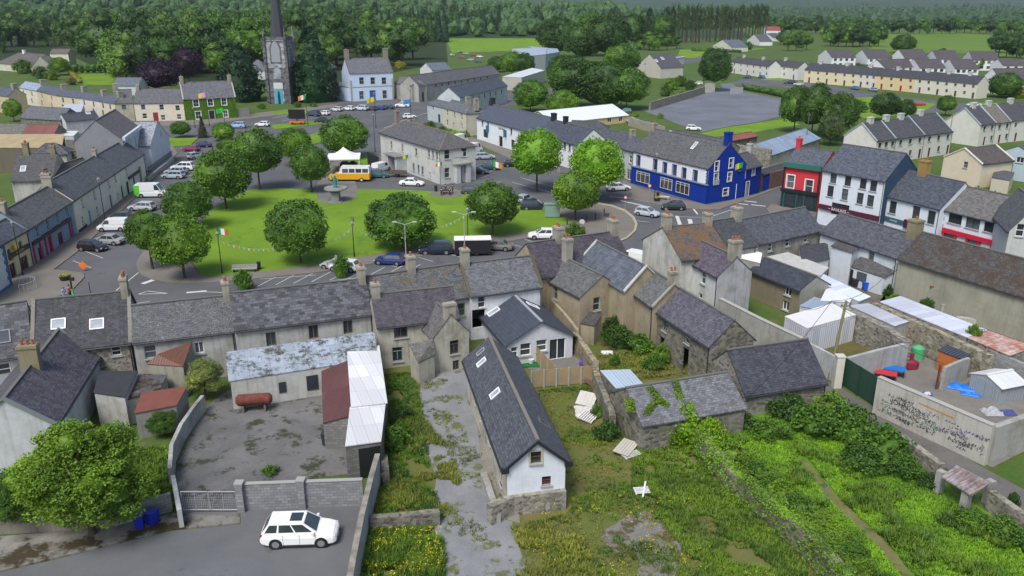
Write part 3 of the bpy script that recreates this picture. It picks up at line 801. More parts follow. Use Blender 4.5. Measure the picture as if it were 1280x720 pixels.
def bush(label, loc, rad, h, mat, seed=1, group=None, name='bush', cat='bush', dens=1.0, sx=1.0, rz=0, z=0):
    rnd = random.Random(int(loc.x * 13 + loc.y * 7) + seed)
    root = thing(name, label, cat, (loc.x, loc.y, z), rz or rnd.uniform(0, 6), group)
    put('foliage', crown_mesh('bush', seed, mat, dens), root, Matrix.Diagonal((rad * sx, rad, h, 1)))
    b = TRK.get('stem')
    if not b:
        m = MB(); 
        for k in range(5): m.tube((0, 0, -.05), (math.cos(k * 1.3) * .3, math.sin(k * 1.3) * .3, .5), .05, .02, 5)
        TRK['stem'] = b = m.mesh('stem', bark())
    put('stem', b, root, Matrix.Diagonal((rad, rad, h, 1)))
    return root
def hedge(name, label, px, h, t, mat, group=None, seed=3, kind=None, leaf_s=.16, n=26):
    rnd = random.Random(seed); pts = [P(*q) for q in px]; c = pts[0].copy(); m = MB()
    for a, b in zip(pts, pts[1:]):
        L = (b - a).length; k = max(2, int(L / (t * .45)))
        for i in range(k + 1):
            q = a.lerp(b, i / k) - c
            blob(m, q + Vector((0, 0, h * .42)), t * .42, rnd, 1, .3, h / t * .95)
            for j in range(4):
                d = Vector((rnd.uniform(-t * .4, t * .4), rnd.uniform(-t * .4, t * .4), rnd.uniform(.25, .88) * h)); leafmb(m, q + d, t * .2, rnd, leaf_s, n, 1, .4)
    o = m.build(name, mat, None, Matrix.Translation(c)); tag(o, label, 'hedge', group); 
    return o
# ================================================================ setting
GR_FIELD = surface((.08, .15, .02), (.11, .18, .025), .02, (.14, .17, .04), .6, fine=1.5)
GR_ROUGH = surface((.05, .10, .016), (.08, .115, .03), .12, (.12, .115, .05), .58, fine=3, s3=.35, fvar=.35)
GR_LAWN = surface((.105, .19, .014), (.15, .255, .02), .09, (.085, .165, .02), .56, fine=5, fvar=.28)
ASPH = surface((.085, .088, .094), (.115, .118, .124), .10, (.07, .072, .078), .6, fine=9, fvar=.12, bump=.1)
PAVE = surface((.15, .138, .12), (.18, .165, .145), .25, (.12, .11, .10), .62, fine=8, fvar=.12)
CONC = surface((.10, .10, .10), (.17, .168, .165), .18, (.045, .05, .03), .53, fine=5, fvar=.2, s3=.5)
GRAV = surface((.16, .17, .19), (.22, .23, .25), .3, (.14, .12, .085), .6, fine=14, fvar=.45, s3=.4)
g = MB(); 
g.prism([(-9000, -400), (9000, -400), (9000, 14000), (-9000, 14000)], 0, 0.0, False)
tag(g.build('ground', GR_ROUGH), kind='structure')
def hill(name, x0, x1, y, h, dpt, m, seed):
    b = MB(); n = 40; off = seed * 7.3
    rows = []
    for j in range(9):
        t = j / 8; r = []
        for i in range(n + 1):
            s = i / n; x = x0 + (x1 - x0) * s
            z = h * math.sin(math.pi * min(1, t)) * (.6 + .5 * noise.noise(Vector((s * 5 + off, t, 0)))) * math.sin(math.pi * s) ** .35 - 1
            r.append((x, y + dpt * t, z))
        rows.append(r)
    vs = [p for r in rows for p in r]; fs = []
    for j in range(8):
        for i in range(n): a = j * (n + 1) + i; fs.append([a, a + 1, a + n + 2, a + n + 1])
    b.raw(vs, fs); o = b.build(name, m, smooth=True); o['kind'] = 'structure'
    return lambda X, Y: (lambda s, t: h * math.sin(math.pi * t) * (.6 + .5 * noise.noise(Vector((s * 5 + off, t, 0)))) * math.sin(math.pi * s) ** .35 - 1)((X - x0) / (x1 - x0), (Y - y) / dpt)
FARW = surface((.018, .045, .016), (.03, .065, .02), .012, (.05, .085, .02), .6, fine=.15, fvar=.3, s3=.006, bump=0)
hill('hills', -3500, 4500, 3600, 95, 3500, FARW, 2)
WH = hill('hills', -1300, 260, 760, 52, 1500, FARW, 5)

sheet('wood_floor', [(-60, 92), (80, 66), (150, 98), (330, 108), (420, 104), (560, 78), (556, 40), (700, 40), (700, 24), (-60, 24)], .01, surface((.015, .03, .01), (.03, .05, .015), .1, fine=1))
sheet('far_fields', [(-900, 24), (2200, 24), (2200, 1), (-900, 1)], .015, surface((.02, .05, .018), (.04, .08, .02), .004, (.07, .12, .03), .62, fine=.05, bump=0))
# streets round the square
sheet('road', [(-120, 430), (-60, 385), (30, 392), (95, 388), (180, 392), (300, 385), (560, 350), (700, 335), (765, 300), (772, 345), (800, 345), (850, 300), (960, 290), (1100, 330), (1330, 420), (1330, 372), (1120, 300), (1010, 262), (1040, 236), (1040, 212), (945, 235), (760, 215), (600, 190), (585, 165), (590, 140), (640, 132), (690, 122), (690, 112), (560, 116), (440, 122), (380, 134), (300, 146), (216, 152), (60, 160), (60, 170), (200, 172), (190, 190), (100, 290), (-120, 400)], .012, ASPH)
sheet('pavement_west', [(-60, 425), (60, 374), (86, 368), (106, 347), (104, 342), (82, 339), (67, 338), (100, 313), (118, 296), (150, 266), (176, 240), (200, 214), (222, 192), (214, 180), (176, 225), (100, 290), (20, 345), (-60, 400)], .13, PAVE, True)
sheet('pavement_north', [(200, 158), (260, 156), (300, 150), (360, 143), (420, 134), (425, 130), (300, 144), (200, 150)], .13, PAVE, True)
sheet('pavement_green', [(174, 322), (170, 331), (174, 342), (190, 350), (215, 354), (260, 354), (310, 350), (400, 341), (480, 328), (560, 316), (650, 300), (700, 292), (702, 304), (742, 307), (768, 305), (784, 299), (795, 289), (797, 281), (793, 272), (782, 263), (765, 257), (745, 254), (712, 250), (690, 262), (640, 290), (480, 315), (330, 335), (250, 344), (230, 320), (215, 300), (190, 300)], .13, PAVE, True)
sheet('kerb_line', [(748, 254), (765, 257), (782, 263), (793, 272), (797, 281), (795, 289), (784, 299), (768, 305), (767, 303), (782, 298), (792, 289), (794, 281), (790, 273), (780, 265), (764, 259), (747, 256)], .15, paint((.35, .31, .2), .9))
sheet('green', [(250, 344), (262, 347), (330, 340), (400, 331), (480, 317), (560, 305), (640, 293), (700, 285), (713, 277), (700, 270), (668, 260), (640, 252), (606, 243), (586, 243), (563, 249), (534, 245), (541, 240), (500, 238), (447, 237), (445, 248), (432, 254), (412, 256), (398, 252), (394, 238), (350, 236), (312, 238), (285, 250), (262, 266), (240, 290), (232, 312)], .15, GR_LAWN, True)
sheet('pavement_seats', [(534, 245), (563, 249), (587, 242), (560, 235), (541, 240)], .14, PAVE, True)
sheet('pavement_memorial', [(394, 238), (398, 252), (412, 256), (432, 254), (445, 248), (447, 236), (440, 215), (400, 222)], .14, surface((.13, .125, .12), (.18, .175, .165), .3, fine=8), True)
sheet('pavement_tent', [(400, 222), (440, 200), (475, 198), (520, 212), (520, 205), (480, 190), (430, 196), (395, 214)], .035, PAVE)
sheet('lawn_tent', [(432, 205), (446, 194), (470, 193), (468, 205), (450, 208)], .17, GR_LAWN, True)
sheet('lawn_west', [(208, 173), (248, 173), (238, 182), (216, 184)], .16, GR_LAWN, True)
sheet('lawn_verge', [(336, 157), (400, 151), (404, 155), (345, 162)], .16, GR_LAWN, True)
sheet('lawn_middle', [(380, 172), (402, 164), (405, 178), (384, 182)], .16, GR_LAWN, True)
sheet('lawn_church', [(338, 143), (345, 139), (384, 138), (384, 143)], .16, GR_LAWN, True)
sheet('lawn_pub', [(548, 148), (560, 146), (585, 166), (570, 166)], .1, GR_LAWN)
sheet('pavement_bar', [(586, 170), (640, 189), (700, 210), (700, 216), (640, 200), (600, 182), (580, 178)], .12, PAVE, True)
sheet('pavement_corner', [(780, 226), (800, 236), (850, 250), (886, 257), (948, 243), (985, 226), (985, 231), (940, 248), (900, 262), (872, 262), (840, 259), (800, 252), (788, 249), (790, 243), (775, 232)], .12, PAVE, True)
sheet('pavement_east', [(958, 262), (964, 255), (975, 258), (1020, 258), (1020, 272), (965, 272)], .12, PAVE, True)
# side roads beyond
sheet('road_estate', [(900, 106), (912, 104), (930, 98), (1010, 103), (1100, 118), (1180, 127), (1240, 132), (1290, 134), (1290, 140), (1215, 137), (1150, 142), (1100, 134), (1060, 122), (990, 110), (925, 106)], .02, ASPH)
sheet('road_north', [(520, 140), (560, 128), (640, 120), (700, 108), (760, 96), (830, 80), (940, 58), (945, 60), (840, 84), (765, 101), (705, 114), (645, 128), (560, 140)], .024, ASPH)
sheet('lawn_estate', [(1066, 122), (1110, 121), (1170, 130), (1150, 142), (1080, 148), (1060, 138)], .03, GR_LAWN)
sheet('lawn_estate_end', [(1224, 128), (1290, 130), (1290, 136), (1232, 134)], .03, GR_LAWN)
sheet('lawn_estate_side', [(960, 104), (1000, 96), (1050, 100), (1046, 96), (1000, 90), (940, 92)], .01, GR_LAWN)
sheet('car_park', [(800, 137), (822, 133), (850, 125), (880, 116), (903, 110), (900, 105), (915, 104), (927, 113), (950, 119), (985, 125), (1000, 134), (985, 143), (950, 152), (905, 159), (878, 165), (855, 158), (830, 148)], .03, surface((.11, .12, .145), (.16, .17, .195), .08, (.09, .10, .115), .58, fine=3, fvar=.25, s3=.12))
sheet('verge_car_park', [(875, 167), (905, 160), (950, 153), (985, 148), (1000, 156), (960, 162), (930, 168), (880, 172)], .02, GR_LAWN)
sheet('garden_lawn', [(86, 92), (145, 92), (142, 106), (105, 106)], .02, GR_LAWN)
sheet('field_north', [(556, 46), (565, 66), (680, 62), (680, 44)], .02, GR_LAWN)
sheet('field_house', [(910, 62), (960, 60), (880, 72), (846, 73), (850, 62)], .02, GR_LAWN)
sheet('field_east', [(1085, 66), (1100, 42), (1190, 40), (1290, 48), (1290, 74), (1200, 66)], .03, GR_FIELD)
sheet('field_far', [(930, 12), (1080, 12), (1085, 3), (940, 2)], .03, GR_FIELD)
sheet('field_farther', [(720, 14), (880, 12), (880, 8), (720, 8)], .03, GR_FIELD)
# foreground plots
sheet('yard', [(222, 622), (218, 590), (232, 555), (258, 508), (285, 488), (402, 492), (470, 470), (470, 590), (405, 596), (298, 618), (298, 648), (222, 648)], .03, CONC)
sheet('road_lane', [(-60, 745), (0, 716), (60, 702), (110, 690), (160, 677), (215, 664), (300, 656), (302, 634), (460, 628), (452, 800), (-60, 800)], .03, surface((.10, .105, .11), (.13, .135, .14), .15, (.08, .08, .075), .62, fine=8, fvar=.15))
sheet('path_concrete', [(-60, 674), (0, 672), (100, 663), (160, 655), (222, 642), (300, 648), (300, 655), (215, 663), (160, 676), (110, 689), (60, 701), (0, 715), (-60, 744)], .1, surface((.14, .13, .11), (.24, .235, .22), .5, (.05, .04, .022), .5, fine=5, fvar=.3, s3=.35), True)
sheet('rough_ground', [(440, 450), (600, 430), (760, 430), (900, 480), (980, 520), (1060, 600), (1110, 760), (440, 800), (455, 640), (470, 560)], .02, surface((.075, .115, .02), (.15, .13, .05), .16, (.17, .145, .09), .6, fine=9, fvar=.6, s3=.5))
sheet('gravel_drive', [(508, 470), (585, 458), (592, 500), (606, 560), (628, 610), (642, 660), (660, 720), (690, 800), (530, 800), (538, 720), (548, 680), (535, 640), (545, 600), (528, 560), (512, 520)], .045, surface((.17, .178, .185), (.23, .235, .24), .35, (.11, .12, .05), .55, fine=14, fvar=.5, s3=.5), smooth=4)
sheet('gravel_patch', [(770, 655), (800, 640), (845, 650), (850, 700), (830, 740), (790, 740), (800, 700), (770, 690), (750, 670)], .04, surface((.14, .135, .12), (.22, .21, .19), .6, (.08, .07, .035), .5, fine=12, fvar=.5, s3=.6), smooth=4)
sheet('path_side', [(590, 490), (602, 486), (645, 600), (650, 655), (612, 645), (600, 560)], .1, surface((.17, .16, .13), (.23, .22, .19), .4, (.08, .08, .03), .56, fine=5, fvar=.3), True)
sheet('garden_east', [(905, 540), (960, 505), (1050, 530), (1150, 575), (1200, 620), (1320, 690), (1320, 800), (1120, 800), (1040, 690), (960, 610)], .03, surface((.07, .16, .015), (.11, .21, .02), .2, (.05, .12, .016), .58, fine=4, fvar=.35, s3=.5))
sheet('trodden_path', [(1000, 575), (1004, 573), (1050, 625), (1110, 680), (1170, 760), (1160, 760), (1098, 685), (1040, 632)], .05, surface((.12, .12, .04), (.16, .15, .06), .5, (.06, .10, .02), .52, fine=6, fvar=.3, s3=.8))
sheet('lane_back', [(1000, 478), (1040, 478), (1075, 500), (1150, 540), (1235, 588), (1330, 640), (1330, 665), (1262, 632), (1200, 596), (1130, 555), (1060, 510), (1010, 500)], .04, surface((.105, .10, .095), (.14, .135, .125), .3, (.08, .08, .05), .6, fine=7))
sheet('yard_back', [(1060, 470), (1075, 455), (1140, 432), (1180, 432), (1330, 470), (1330, 540), (1240, 585), (1100, 510)], .05, surface((.15, .14, .125), (.20, .19, .17), .3, (.12, .115, .10), .6, fine=6))
sheet('yard_grass', [(1020, 436), (1064, 421), (1100, 435), (1064, 450), (1040, 446)], .06, surface((.09, .08, .03), (.12, .11, .04), .6, (.06, .085, .02), .55, fine=6))
sheet('yard_courtyard', [(985, 350), (1060, 330), (1120, 370), (1200, 400), (1290, 440), (1290, 430), (1180, 385), (1110, 362), (1095, 384), (1040, 372)], .06, surface((.10, .09, .07), (.15, .13, .10), .5, (.05, .05, .03), .55, fine=6))
sheet('garden_ruin', [(742, 430), (770, 412), (812, 425), (890, 462), (880, 472), (800, 476), (750, 466)], .05, surface((.12, .10, .035), (.10, .11, .03), .4, (.06, .085, .018), .52, fine=6, fvar=.35))
sheet('patio', [(690, 436), (716, 440), (742, 458), (672, 464), (660, 462), (664, 446)], .06, surface((.14, .135, .125), (.18, .175, .165), .5, fine=6))

# road paint
m = MB(); WL = .03
for i in range(9):
    x = 332 + i * 22.5; y = 353 - i * 1.9
    line([(x - 10, y + 5.2), (x + 14, y - 7.4)], .11, WL, m)
line([(325, 349), (395, 344)], .1, WL, m); line([(305, 365), (520, 338)], .12, WL, m)
for x, y in ((476, 329), (521, 322), (556, 317), (597, 310), (632, 304), (655, 300)): line([(x - 17, y - 6), (x + 20, y + 5)], .1, WL, m)
for x, y in ((116, 319), (101, 331)): line([(x - 10, y - 5), (x + 13, y + 4)], .1, WL, m)
line([(142, 366), (173, 341)], .14, WL, m); line([(178, 355), (192, 350)], .7, WL, m)
line([(173, 368), (210, 367)], .14, WL, m); line([(173, 368), (184, 364)], .14, WL, m); line([(184, 364), (210, 367)], .14, WL, m)
line([(233, 366), (258, 364)], .5, WL, m); line([(255, 365), (282, 366)], .14, WL, m)
line([(848, 271), (877, 272)], .14, WL, m); line([(846, 270), (850, 281)], .6, WL, m); line([(862, 274), (864, 282)], .7, WL, m); line([(880, 274), (915, 262)], .14, WL, m); line([(865, 259), (872, 268)], .3, WL, m)
line([(776, 251), (803, 257)], .5, WL, m); line([(762, 246), (790, 248)], .3, WL, m); line([(795, 276), (812, 278)], .14, WL, m)
line([(640, 228), (690, 241)], .14, WL, m); line([(650, 222), (700, 236)], .14, WL, m)
for x, y in ((925, 254), (936, 251), (947, 256)): line([(x - 8, y), (x + 10, y + 2)], .5, WL, m)
for x, y in ((605, 222), (622, 212), (640, 205), (620, 230)): line([(x - 20, y + 6), (x + 6, y - 3)], .1, WL, m)
line([(480, 160), (520, 148)], .2, WL, m); line([(490, 155), (540, 139)], .2, WL, m); line([(395, 238), (408, 226)], .14, WL, m)
line([(340, 148), (360, 143)], .12, WL, m); line([(352, 152), (372, 146)], .12, WL, m)
for k in ((175, 377),): line([(k[0] - 8, k[1] + 3), (k[0] + 12, k[1])], .12, WL, m)
tag(m.build('road_markings', paint((.5, .5, .48), .8, .3)), kind='structure')
# ================================================================ buildings
W_ = 'terraced_house'; CAT = 'house'
OLD = plaster((.34, .33, .29), .65); DIRTY = plaster((.42, .42, .40), .55); BEIGE = plaster((.34, .29, .20), .5); WHITEW = plaster((.62, .64, .66), .22)
CREAM = plaster((.74, .69, .58), .15); PALE = plaster((.52, .53, .53), .35); ST = stone(); STD = stone((.16, .155, .13), 2.6, .35)
S_DARK = slate((.045, .048, .055), .12, .25, var=.5, streak=.6); S_LICH = slate((.085, .087, .092), .75, .15); S_MID = slate((.072, .073, .08), .35, .12, .5, .3, .65)
S_PURP = slate((.075, .066, .078), .15, .0, streak=.5); S_MOSS = slate((.07, .07, .072), .75, .62); S_NEW = slate((.048, .054, .066), .04, 0, .5, .3, .3); S_GREY = slate((.088, .09, .092), .55, .12)
S_PLAIN = slate((.06, .068, .085), .0, 0, .6, .35, .12); S_BRN = slate((.07, .065, .06), .7, .75, mossc=(.05, .035, .025))
CHS = plaster((.33, .31, .26), .6); CHG = plaster((.24, .21, .13), .5)
GC = (.42, .44, .42)
# --- row with its backs to the camera, along the south side of the square
house(W_, 'grey-roofed terraced house at the left edge with one blue roof light', CAT, 'E', [(-28, 452), (40, 441), (40, 376)], 4.6, PALE, S_MID, .85, sky=[(4, 421, 1.0, 1.2, 'f', (.2, .22, .24))], wins=[('f', 5, 462, 1, 1.1, 's')])
house(W_, 'black-slated stone terraced house with two white roof lights', CAT, 'E', [(40, 441), (163, 427), (40, 376)], 4.6, ST, S_DARK, .85, sky=[(73, 405, 1.1, 1.0), (121, 405, 1.1, 1.0)], wins=[('f', 145, 439, .8, .9, 's')], chim=[('b', .6, 1.3, 1.5, 3, CHS)], rim=plaster((.22, .21, .19), .6))
house(W_, 'terraced house roofed in pale speckled slates right of the black roof', CAT, 'E', [(166, 427), (292, 412), (170, 383)], 4.6, DIRTY, S_LICH, .85, wins=[('f', 188, 440, 1, 1.3, 's', GC), ('f', 249, 435, .8, 1.1, 'c')], chim=[('b', .6, 1.0, 1.5, 2, CHS)])
house(W_, 'long terraced house with blue-grey slates behind the white lean-to roof', CAT, 'E', [(293, 412), (465, 391), (293, 367)], 4.8, DIRTY, S_MID, .85, wins=[('f', 339, 424, .9, 1.4, 'c', (.16, .13, .1)), ('f', 392, 415, .9, 1.4, 'c', (.2, .12, .08)), ('f', 435, 409, .9, 1.4, 'c', (.16, .13, .1))], chim=[('b', .7, 1.1, 1.4, 2, CHS)])
house(W_, 'mossy-roofed terraced house behind the purple-slated cottage', CAT, 'E', [(467, 388), (588, 369), (457, 346)], 4.8, PALE, slate((.095, .097, .1), .8, .5), .85, wins=[('f', 576, 387, .9, 1.4, 's', (.1, .25, .08))], chim=[(513, .8, .9, 1.6, 1, CHS)])
house(W_, 'terraced house with broad speckled roof edged in brown moss', CAT, 'E', [(588, 369), (677, 357), (577, 331)], 5.0, WHITEW, slate((.12, .125, .135), .75, .3), .85, wins=[('f', 602, 378, .8, 1.2, 's'), ('f', 585, 400, 1.4, 2, 'void')], chim=[('a', .8, .9, 1.7, 1, CHS)], rim=plaster((.10, .08, .05), .5))
house(W_, 'terraced house with plain purple-grey roof and two chimneys beside the junction', CAT, 'E', [(676, 346), (789, 328), (663, 303)], 5.0, BEIGE, S_PURP, .8, chim=[(697, .8, 1.2, 1.5, 2, CHS), ('b', .8, 1.2, 1.5, 2, CHS)])
# --- derelict cottage and its wing
house('cottage', 'derelict cream cottage with smooth purple slate roof and dark windows', CAT, 'E', [(471, 408), (574, 396), (472, 368)], 0, plaster((.42, .41, .35), .6), S_PURP, .9, base=(482, 462), wins=[('f', 501, 415, 1.3, 1.2, 'c', (.12, .1, .08)), ('f', 497, 443, 1.0, 1.5, 't', (.2, .27, .25))], chim=[('a', .8, .8, 1.2, 1, CHS)])
house('cottage', 'small gabled rear wing with stained wall and end chimney', CAT, 'G', [(542, 422), (586, 414), (564, 394), (557, 388)], 0, plaster((.4, .39, .33), .7), slate((.12, .11, .1), .7, .2), base=(546, 468), L=3.6, wins=[('a', 568, 434, .9, 1.4, 't', (.1, .07, .05)), ('a', 570, 458, .65, 1.0, 't', (.1, .08, .06))], chim=[('a', .6, 1.1, 1.1, 0, CHS)], gutter=False)
shed('lean_to', 'mossy slated porch lean-to between the derelict cottage and its wing', 'shed', [(523, 454, 2.2), (543, 444, 2.4), (541, 425, 3.6), (512, 431, 3.4)], plaster((.4, .39, .33), .6), slate((.13, .12, .1), .7, .3))
# --- house with the two grey roof slopes
h = house('bungalow', 'new white bungalow with plain grey gabled roof and patio doors', CAT, 'G', [(634, 430), (716, 419), (672, 402), (638, 368)], 0, plaster((.55, .57, .6), .1), S_PLAIN, base=(713, 447), oe=.35, og=.3, wins=[('a', 657, 437, 1.1, 1.3, 's'), ('a', 677, 432, 1.1, 1.2, 's'), ('a', 697, 437, 1.7, 2.2, 'c', (.85, .86, .86)), ('a', 643, 440, .7, 1.0, 's')], sky=[(617, 390, .8, 1.3, 'k'), (666, 382, .8, 1.3, 'f')], ridge=(.3, .31, .33))
# --- main foreground cottage
h = house('cottage', 'white gable-ended cottage with long dark slate roof and brown timber windows', CAT, 'G', [(634, 581), (707, 573), (671, 549), (614, 422)], 0, plaster((.5, .48, .4), .55), slate((.085, .09, .10), .1, 0, .34, .2, .3, streak=.15), base=(640, 642), oe=.4, og=.25,
   wins=[('a', 670, 572, .75, .95, 's', (.13, .07, .03), (.42, .4, .34)), ('a', 683, 601, .65, .7, 's', (.2, .03, .02)), ('k', 626, 595, .9, 1.4, 's', (.2, .14, .07)), ('k', 612, 545, .9, 1.3, 's', (.2, .14, .07)), ('k', 600, 515, .9, 1.9, 'void'), ('k', 594, 495, .9, 1.3, 's', (.2, .14, .07))],
   sky=[(601, 440, .45, .8, 'k', (.3, .31, .3)), (602, 453, .6, .9, 'k'), (619, 492, .7, .9, 'k'), (680, 529, .6, 1.0, 'f', (.12, .13, .12))], gabm=plaster((.62, .66, .72), .22, (.3, .33, .38)), side='a', ridge=(.17, .15, .13))
for z in (0,):
    b = MB(); tp = h.tp; e = .42
    for sy in (-1, 1):
        b.slab([(-h.L / 2 - .3, sy * (h.w / 2 + e), h.ze - tp * e + .02), (-h.L / 2 - .24, sy * (h.w / 2 + e), h.ze - tp * e + .02), (-h.L / 2 - .24, 0, h.zr + .02), (-h.L / 2 - .3, 0, h.zr + .02)], .24)
        b.box((-h.L / 2 - .14, sy * (h.w / 2 + .17), h.ze - .34), (.26, .5, .4))
    b.build('bargeboard', paint((.02, .022, .03), .5), h.root)
# --- beige houses in the middle
house('townhouse', 'beige two-storey townhouse with patched gable and tall end chimney', CAT, 'G', [(725, 372), (779, 361), (755, 345), (703, 318)], 0, BEIGE, slate((.11, .11, .105), .75, .25), base=(725, 420), wins=[('a', 746, 380, .9, 1.5, 's', (.3, .36, .33)), ('a', 768, 378, .9, 1.6, 'void'), ('k', 694, 364, .9, 1.6, 's', (.25, .22, .16))], chim=[(709, .9, .9, 2.4, 2, CHS)], rim=None, oe=.1)
house('rear_wing', 'rear wing with smooth blue-grey streaked slates beside the beige townhouse', CAT, 'R', [(746, 302), (808, 334), (779, 361)], 5.4, BEIGE, slate((.12, .135, .155), .1, 0, .6, .3, .25, streak=.6), .9, rim=plaster((.45, .45, .43), .3), gutter=False)
house('rear_wing', 'beige rear wing with rough lichen-grey slates and moss along its end', CAT, 'R', [(809, 334), (843, 356), (818, 384)], 4.9, BEIGE, slate((.13, .13, .125), .75, .2), .9, chim=[('b', .8, .8, 1.3, 2, CHS)], rim=plaster((.3, .29, .25), .5))
h = house('barn', 'old stone barn with purplish slate roof and black doorway', 'barn', 'R', [(850, 361), (918, 401), (886, 430)], 4.4, STD, slate((.115, .105, .125), .25, .05, streak=.4), .9, wins=[('f', 831, 407, .9, 1.2, 't', (.2, .26, .22)), ('f', 827, 428, .9, 1.2, 'void'), ('f', 859, 423, .9, 1.1, 's', (.35, .4, .36)), ('f', 856, 452, 1.1, 2.6, 'void')], gutter=True)
shed('outhouse', 'small beige outhouse with mossy roof against the beige townhouse', 'shed', [(726, 405, 2.0), (743, 408, 2.1), (752, 393, 2.9), (737, 390, 2.9)], BEIGE, S_BRN)
# --- white street house and wings at the junction
house('townhouse', 'white townhouse gable facing left with rust-stained chimney and mossy roof', CAT, 'G', [(804, 299), (851, 325), (831, 285), (888, 278)], 6.2, plaster((.55, .55, .52), .45), slate((.1, .085, .08), .4, .75, mossc=(.14, .08, .03)), chim=[('a', .9, 1.0, 1.6, 3, CHS), ('b', .8, 1.0, 1.3, 2, CHS)], wins=[])
house('rear_wing', 'white rear wing with mauve streaked slates and tall end chimney', CAT, 'R', [(842, 285), (921, 322), (902, 349)], 5.6, plaster((.55, .57, .57), .4), slate((.13, .105, .13), .2, 0, streak=.6), .85, wins=[('f', 842, 330, .8, 1.5, 's'), ('f', 879, 347, .9, 1.5, 's'), ('f', 875, 373, .8, 1.2, 's')], chim=[('b', .9, 1.2, 1.8, 3, CHS)], gabm=plaster((.36, .37, .38), .6))
house(W_, 'terraced house with dark coarse slates behind the white-topped stores', CAT, 'R', [(889, 277), (924, 272), (945, 306)], 5.2, OLD, slate((.06, .062, .066), .3, .15), .8, chim=[('b', .9, 1.2, 1.4, 1, CHS)])
house(W_, 'terraced house with even grey roof and a row of small rear windows', CAT, 'E', [(947, 305), (1028, 287), (928, 273)], 4.7, OLD, slate((.082, .087, .1), .25, .05), .75, wins=[('f', 963, 309, .8, 1.1, 's'), ('f', 985, 303, .8, 1.1, 's'), ('f', 1008, 298, .8, 1.1, 's')])
house(W_, 'white-backed terraced house with broad grey roof and lean-to', CAT, 'E', [(1026, 290), (1122, 322), (1040, 256)], 4.7, plaster((.55, .6, .64), .2), slate((.088, .09, .102), .3, .08), .75, wins=[('f', 1089, 319, .9, 1.4, 's', (.3, .33, .33))], chim=[('b', 1.3, 1.3, 1.9, 1, CHG)])
h = house('warehouse', 'long beige rendered house with brown moss-covered roof at the right edge', CAT, 'E', [(1124, 323), (1320, 382), (1151, 289)], 4.8, plaster((.33, .32, .26), .35), S_BRN, .75)
shed('extension', 'white two-storey flat-topped extension with brown roof edge', CAT, [(1040, 308, 4.3), (1065, 316, 4.3), (1078, 306, 4.3), (1052, 299, 4.3)], plaster((.55, .6, .64), .15), slate((.1, .085, .08), .3), over=.2)
e = shed('lean_to', 'white lean-to kitchen with grey tiled roof and open back door', 'shed', [(1060, 333, 2.3), (1105, 347, 2.3), (1123, 335, 3.3), (1077, 322, 3.3)], plaster((.55, .6, .64), .15), slate((.09, .088, .085), .5, .35), over=.2)
shed_opening(e, 0, .02, .17, 0, 2.1, paint(BLACK), 'door'); shed_opening(e, 0, .28, .55, 1.0, 2.1, glass(), 'window')  # door panel is black paint for the unlit room behind the open door
shed('extension', 'low white-edged flat felt roof beside the blue-white yard', 'shed', [(958, 322, 3.1), (1025, 345, 3.1), (1035, 335, 3.1), (985, 316, 3.1)], DIRTY, paint((.42, .42, .4), .8, .3), over=.1)
shed('extension', 'low extension with dark grey flat roof in the courtyard', 'shed', [(1003, 331, 3.0), (1036, 324, 3.0), (1034, 304, 3.4), (1000, 308, 3.4)], plaster((.55, .58, .6), .2), slate((.06, .062, .068), .2), over=.15)
shed('lean_to', 'bright white flat roof patch behind the tall end chimney', 'shed', [(921, 322, 4.2), (950, 329, 4.2), (952, 317, 4.2), (925, 308, 4.2)], OLD, paint((.75, .76, .76)))
h = house('outbuilding', 'two-storey brown rendered outbuilding with dark slate roof', CAT, 'G', [(1001, 362), (1036, 355), (1018, 346), (958, 319)], 0, plaster((.22, .19, .13), .4), S_NEW, base=(996, 397), wins=[('k', 985, 363, 1.0, 1.2, 'c'), ('k', 982, 382, 1.0, 1.1, 'c')], gabm=plaster((.3, .3, .26), .4), side='a', oe=.3)
shed('lean_to', 'long narrow shed roofed with white and blue sheets', 'shed', [(1007, 346, 2.7), (1073, 377, 2.7), (1087, 371, 2.9), (1020, 339, 2.9)], plaster((.5, .5, .5), .3), corrugated((.62, .68, .78), .05), over=.15)
shed('lean_to', 'small carport with translucent blue-grey sheets beside the container', 'shed', [(1000, 383, 2.2), (1026, 388, 2.2), (1043, 379, 2.4), (1018, 372, 2.4)], PALE, corrugated((.3, .38, .48), .1))
shed('lean_to', 'white sheet-roofed store between the outbuilding and the container', 'shed', [(1026, 376, 2.5), (1062, 378, 2.5), (1066, 369, 2.7), (1034, 360, 2.7)], plaster((.6, .6, .6), .2), paint((.6, .62, .64)))
e = shed('shipping_container', 'long white steel container in the small yard', 'container', [(981, 396, 2.9), (1009, 411, 2.9), (1070, 394, 2.9), (1040, 380, 2.9)], corrugated((.6, .62, .66), .12, .3), paint((.62, .62, .61), .6, .1), over=.02)
house('barn', 'stone barn with dark slate roof and lichened gable beside the lane', 'barn', 'E', [(931, 493), (1033, 477), (916, 436)], 0, stone((.2, .195, .17), 2.6, .3), slate((.06, .062, .075), .12, 0, streak=.5), .85, base=(933, 521), gutter=True)
cow = house('cowshed', 'low stone cowshed with ivy-hung pale slate roof', 'barn', 'R', [(783, 486), (909, 466), (927, 511)], 2.4, stone((.17, .165, .14), 2.6, .4), slate((.16, .16, .165), .55, .12, streak=.3), .6, gutter=False)
shed('outhouse', 'roofless stone store capped with pale blue metal sheets', 'shed', [(770, 486, 2.3), (803, 481, 2.3), (787, 463, 2.5), (751, 464, 2.5)], STD, corrugated((.42, .52, .6), .15, .3, amt=.15))
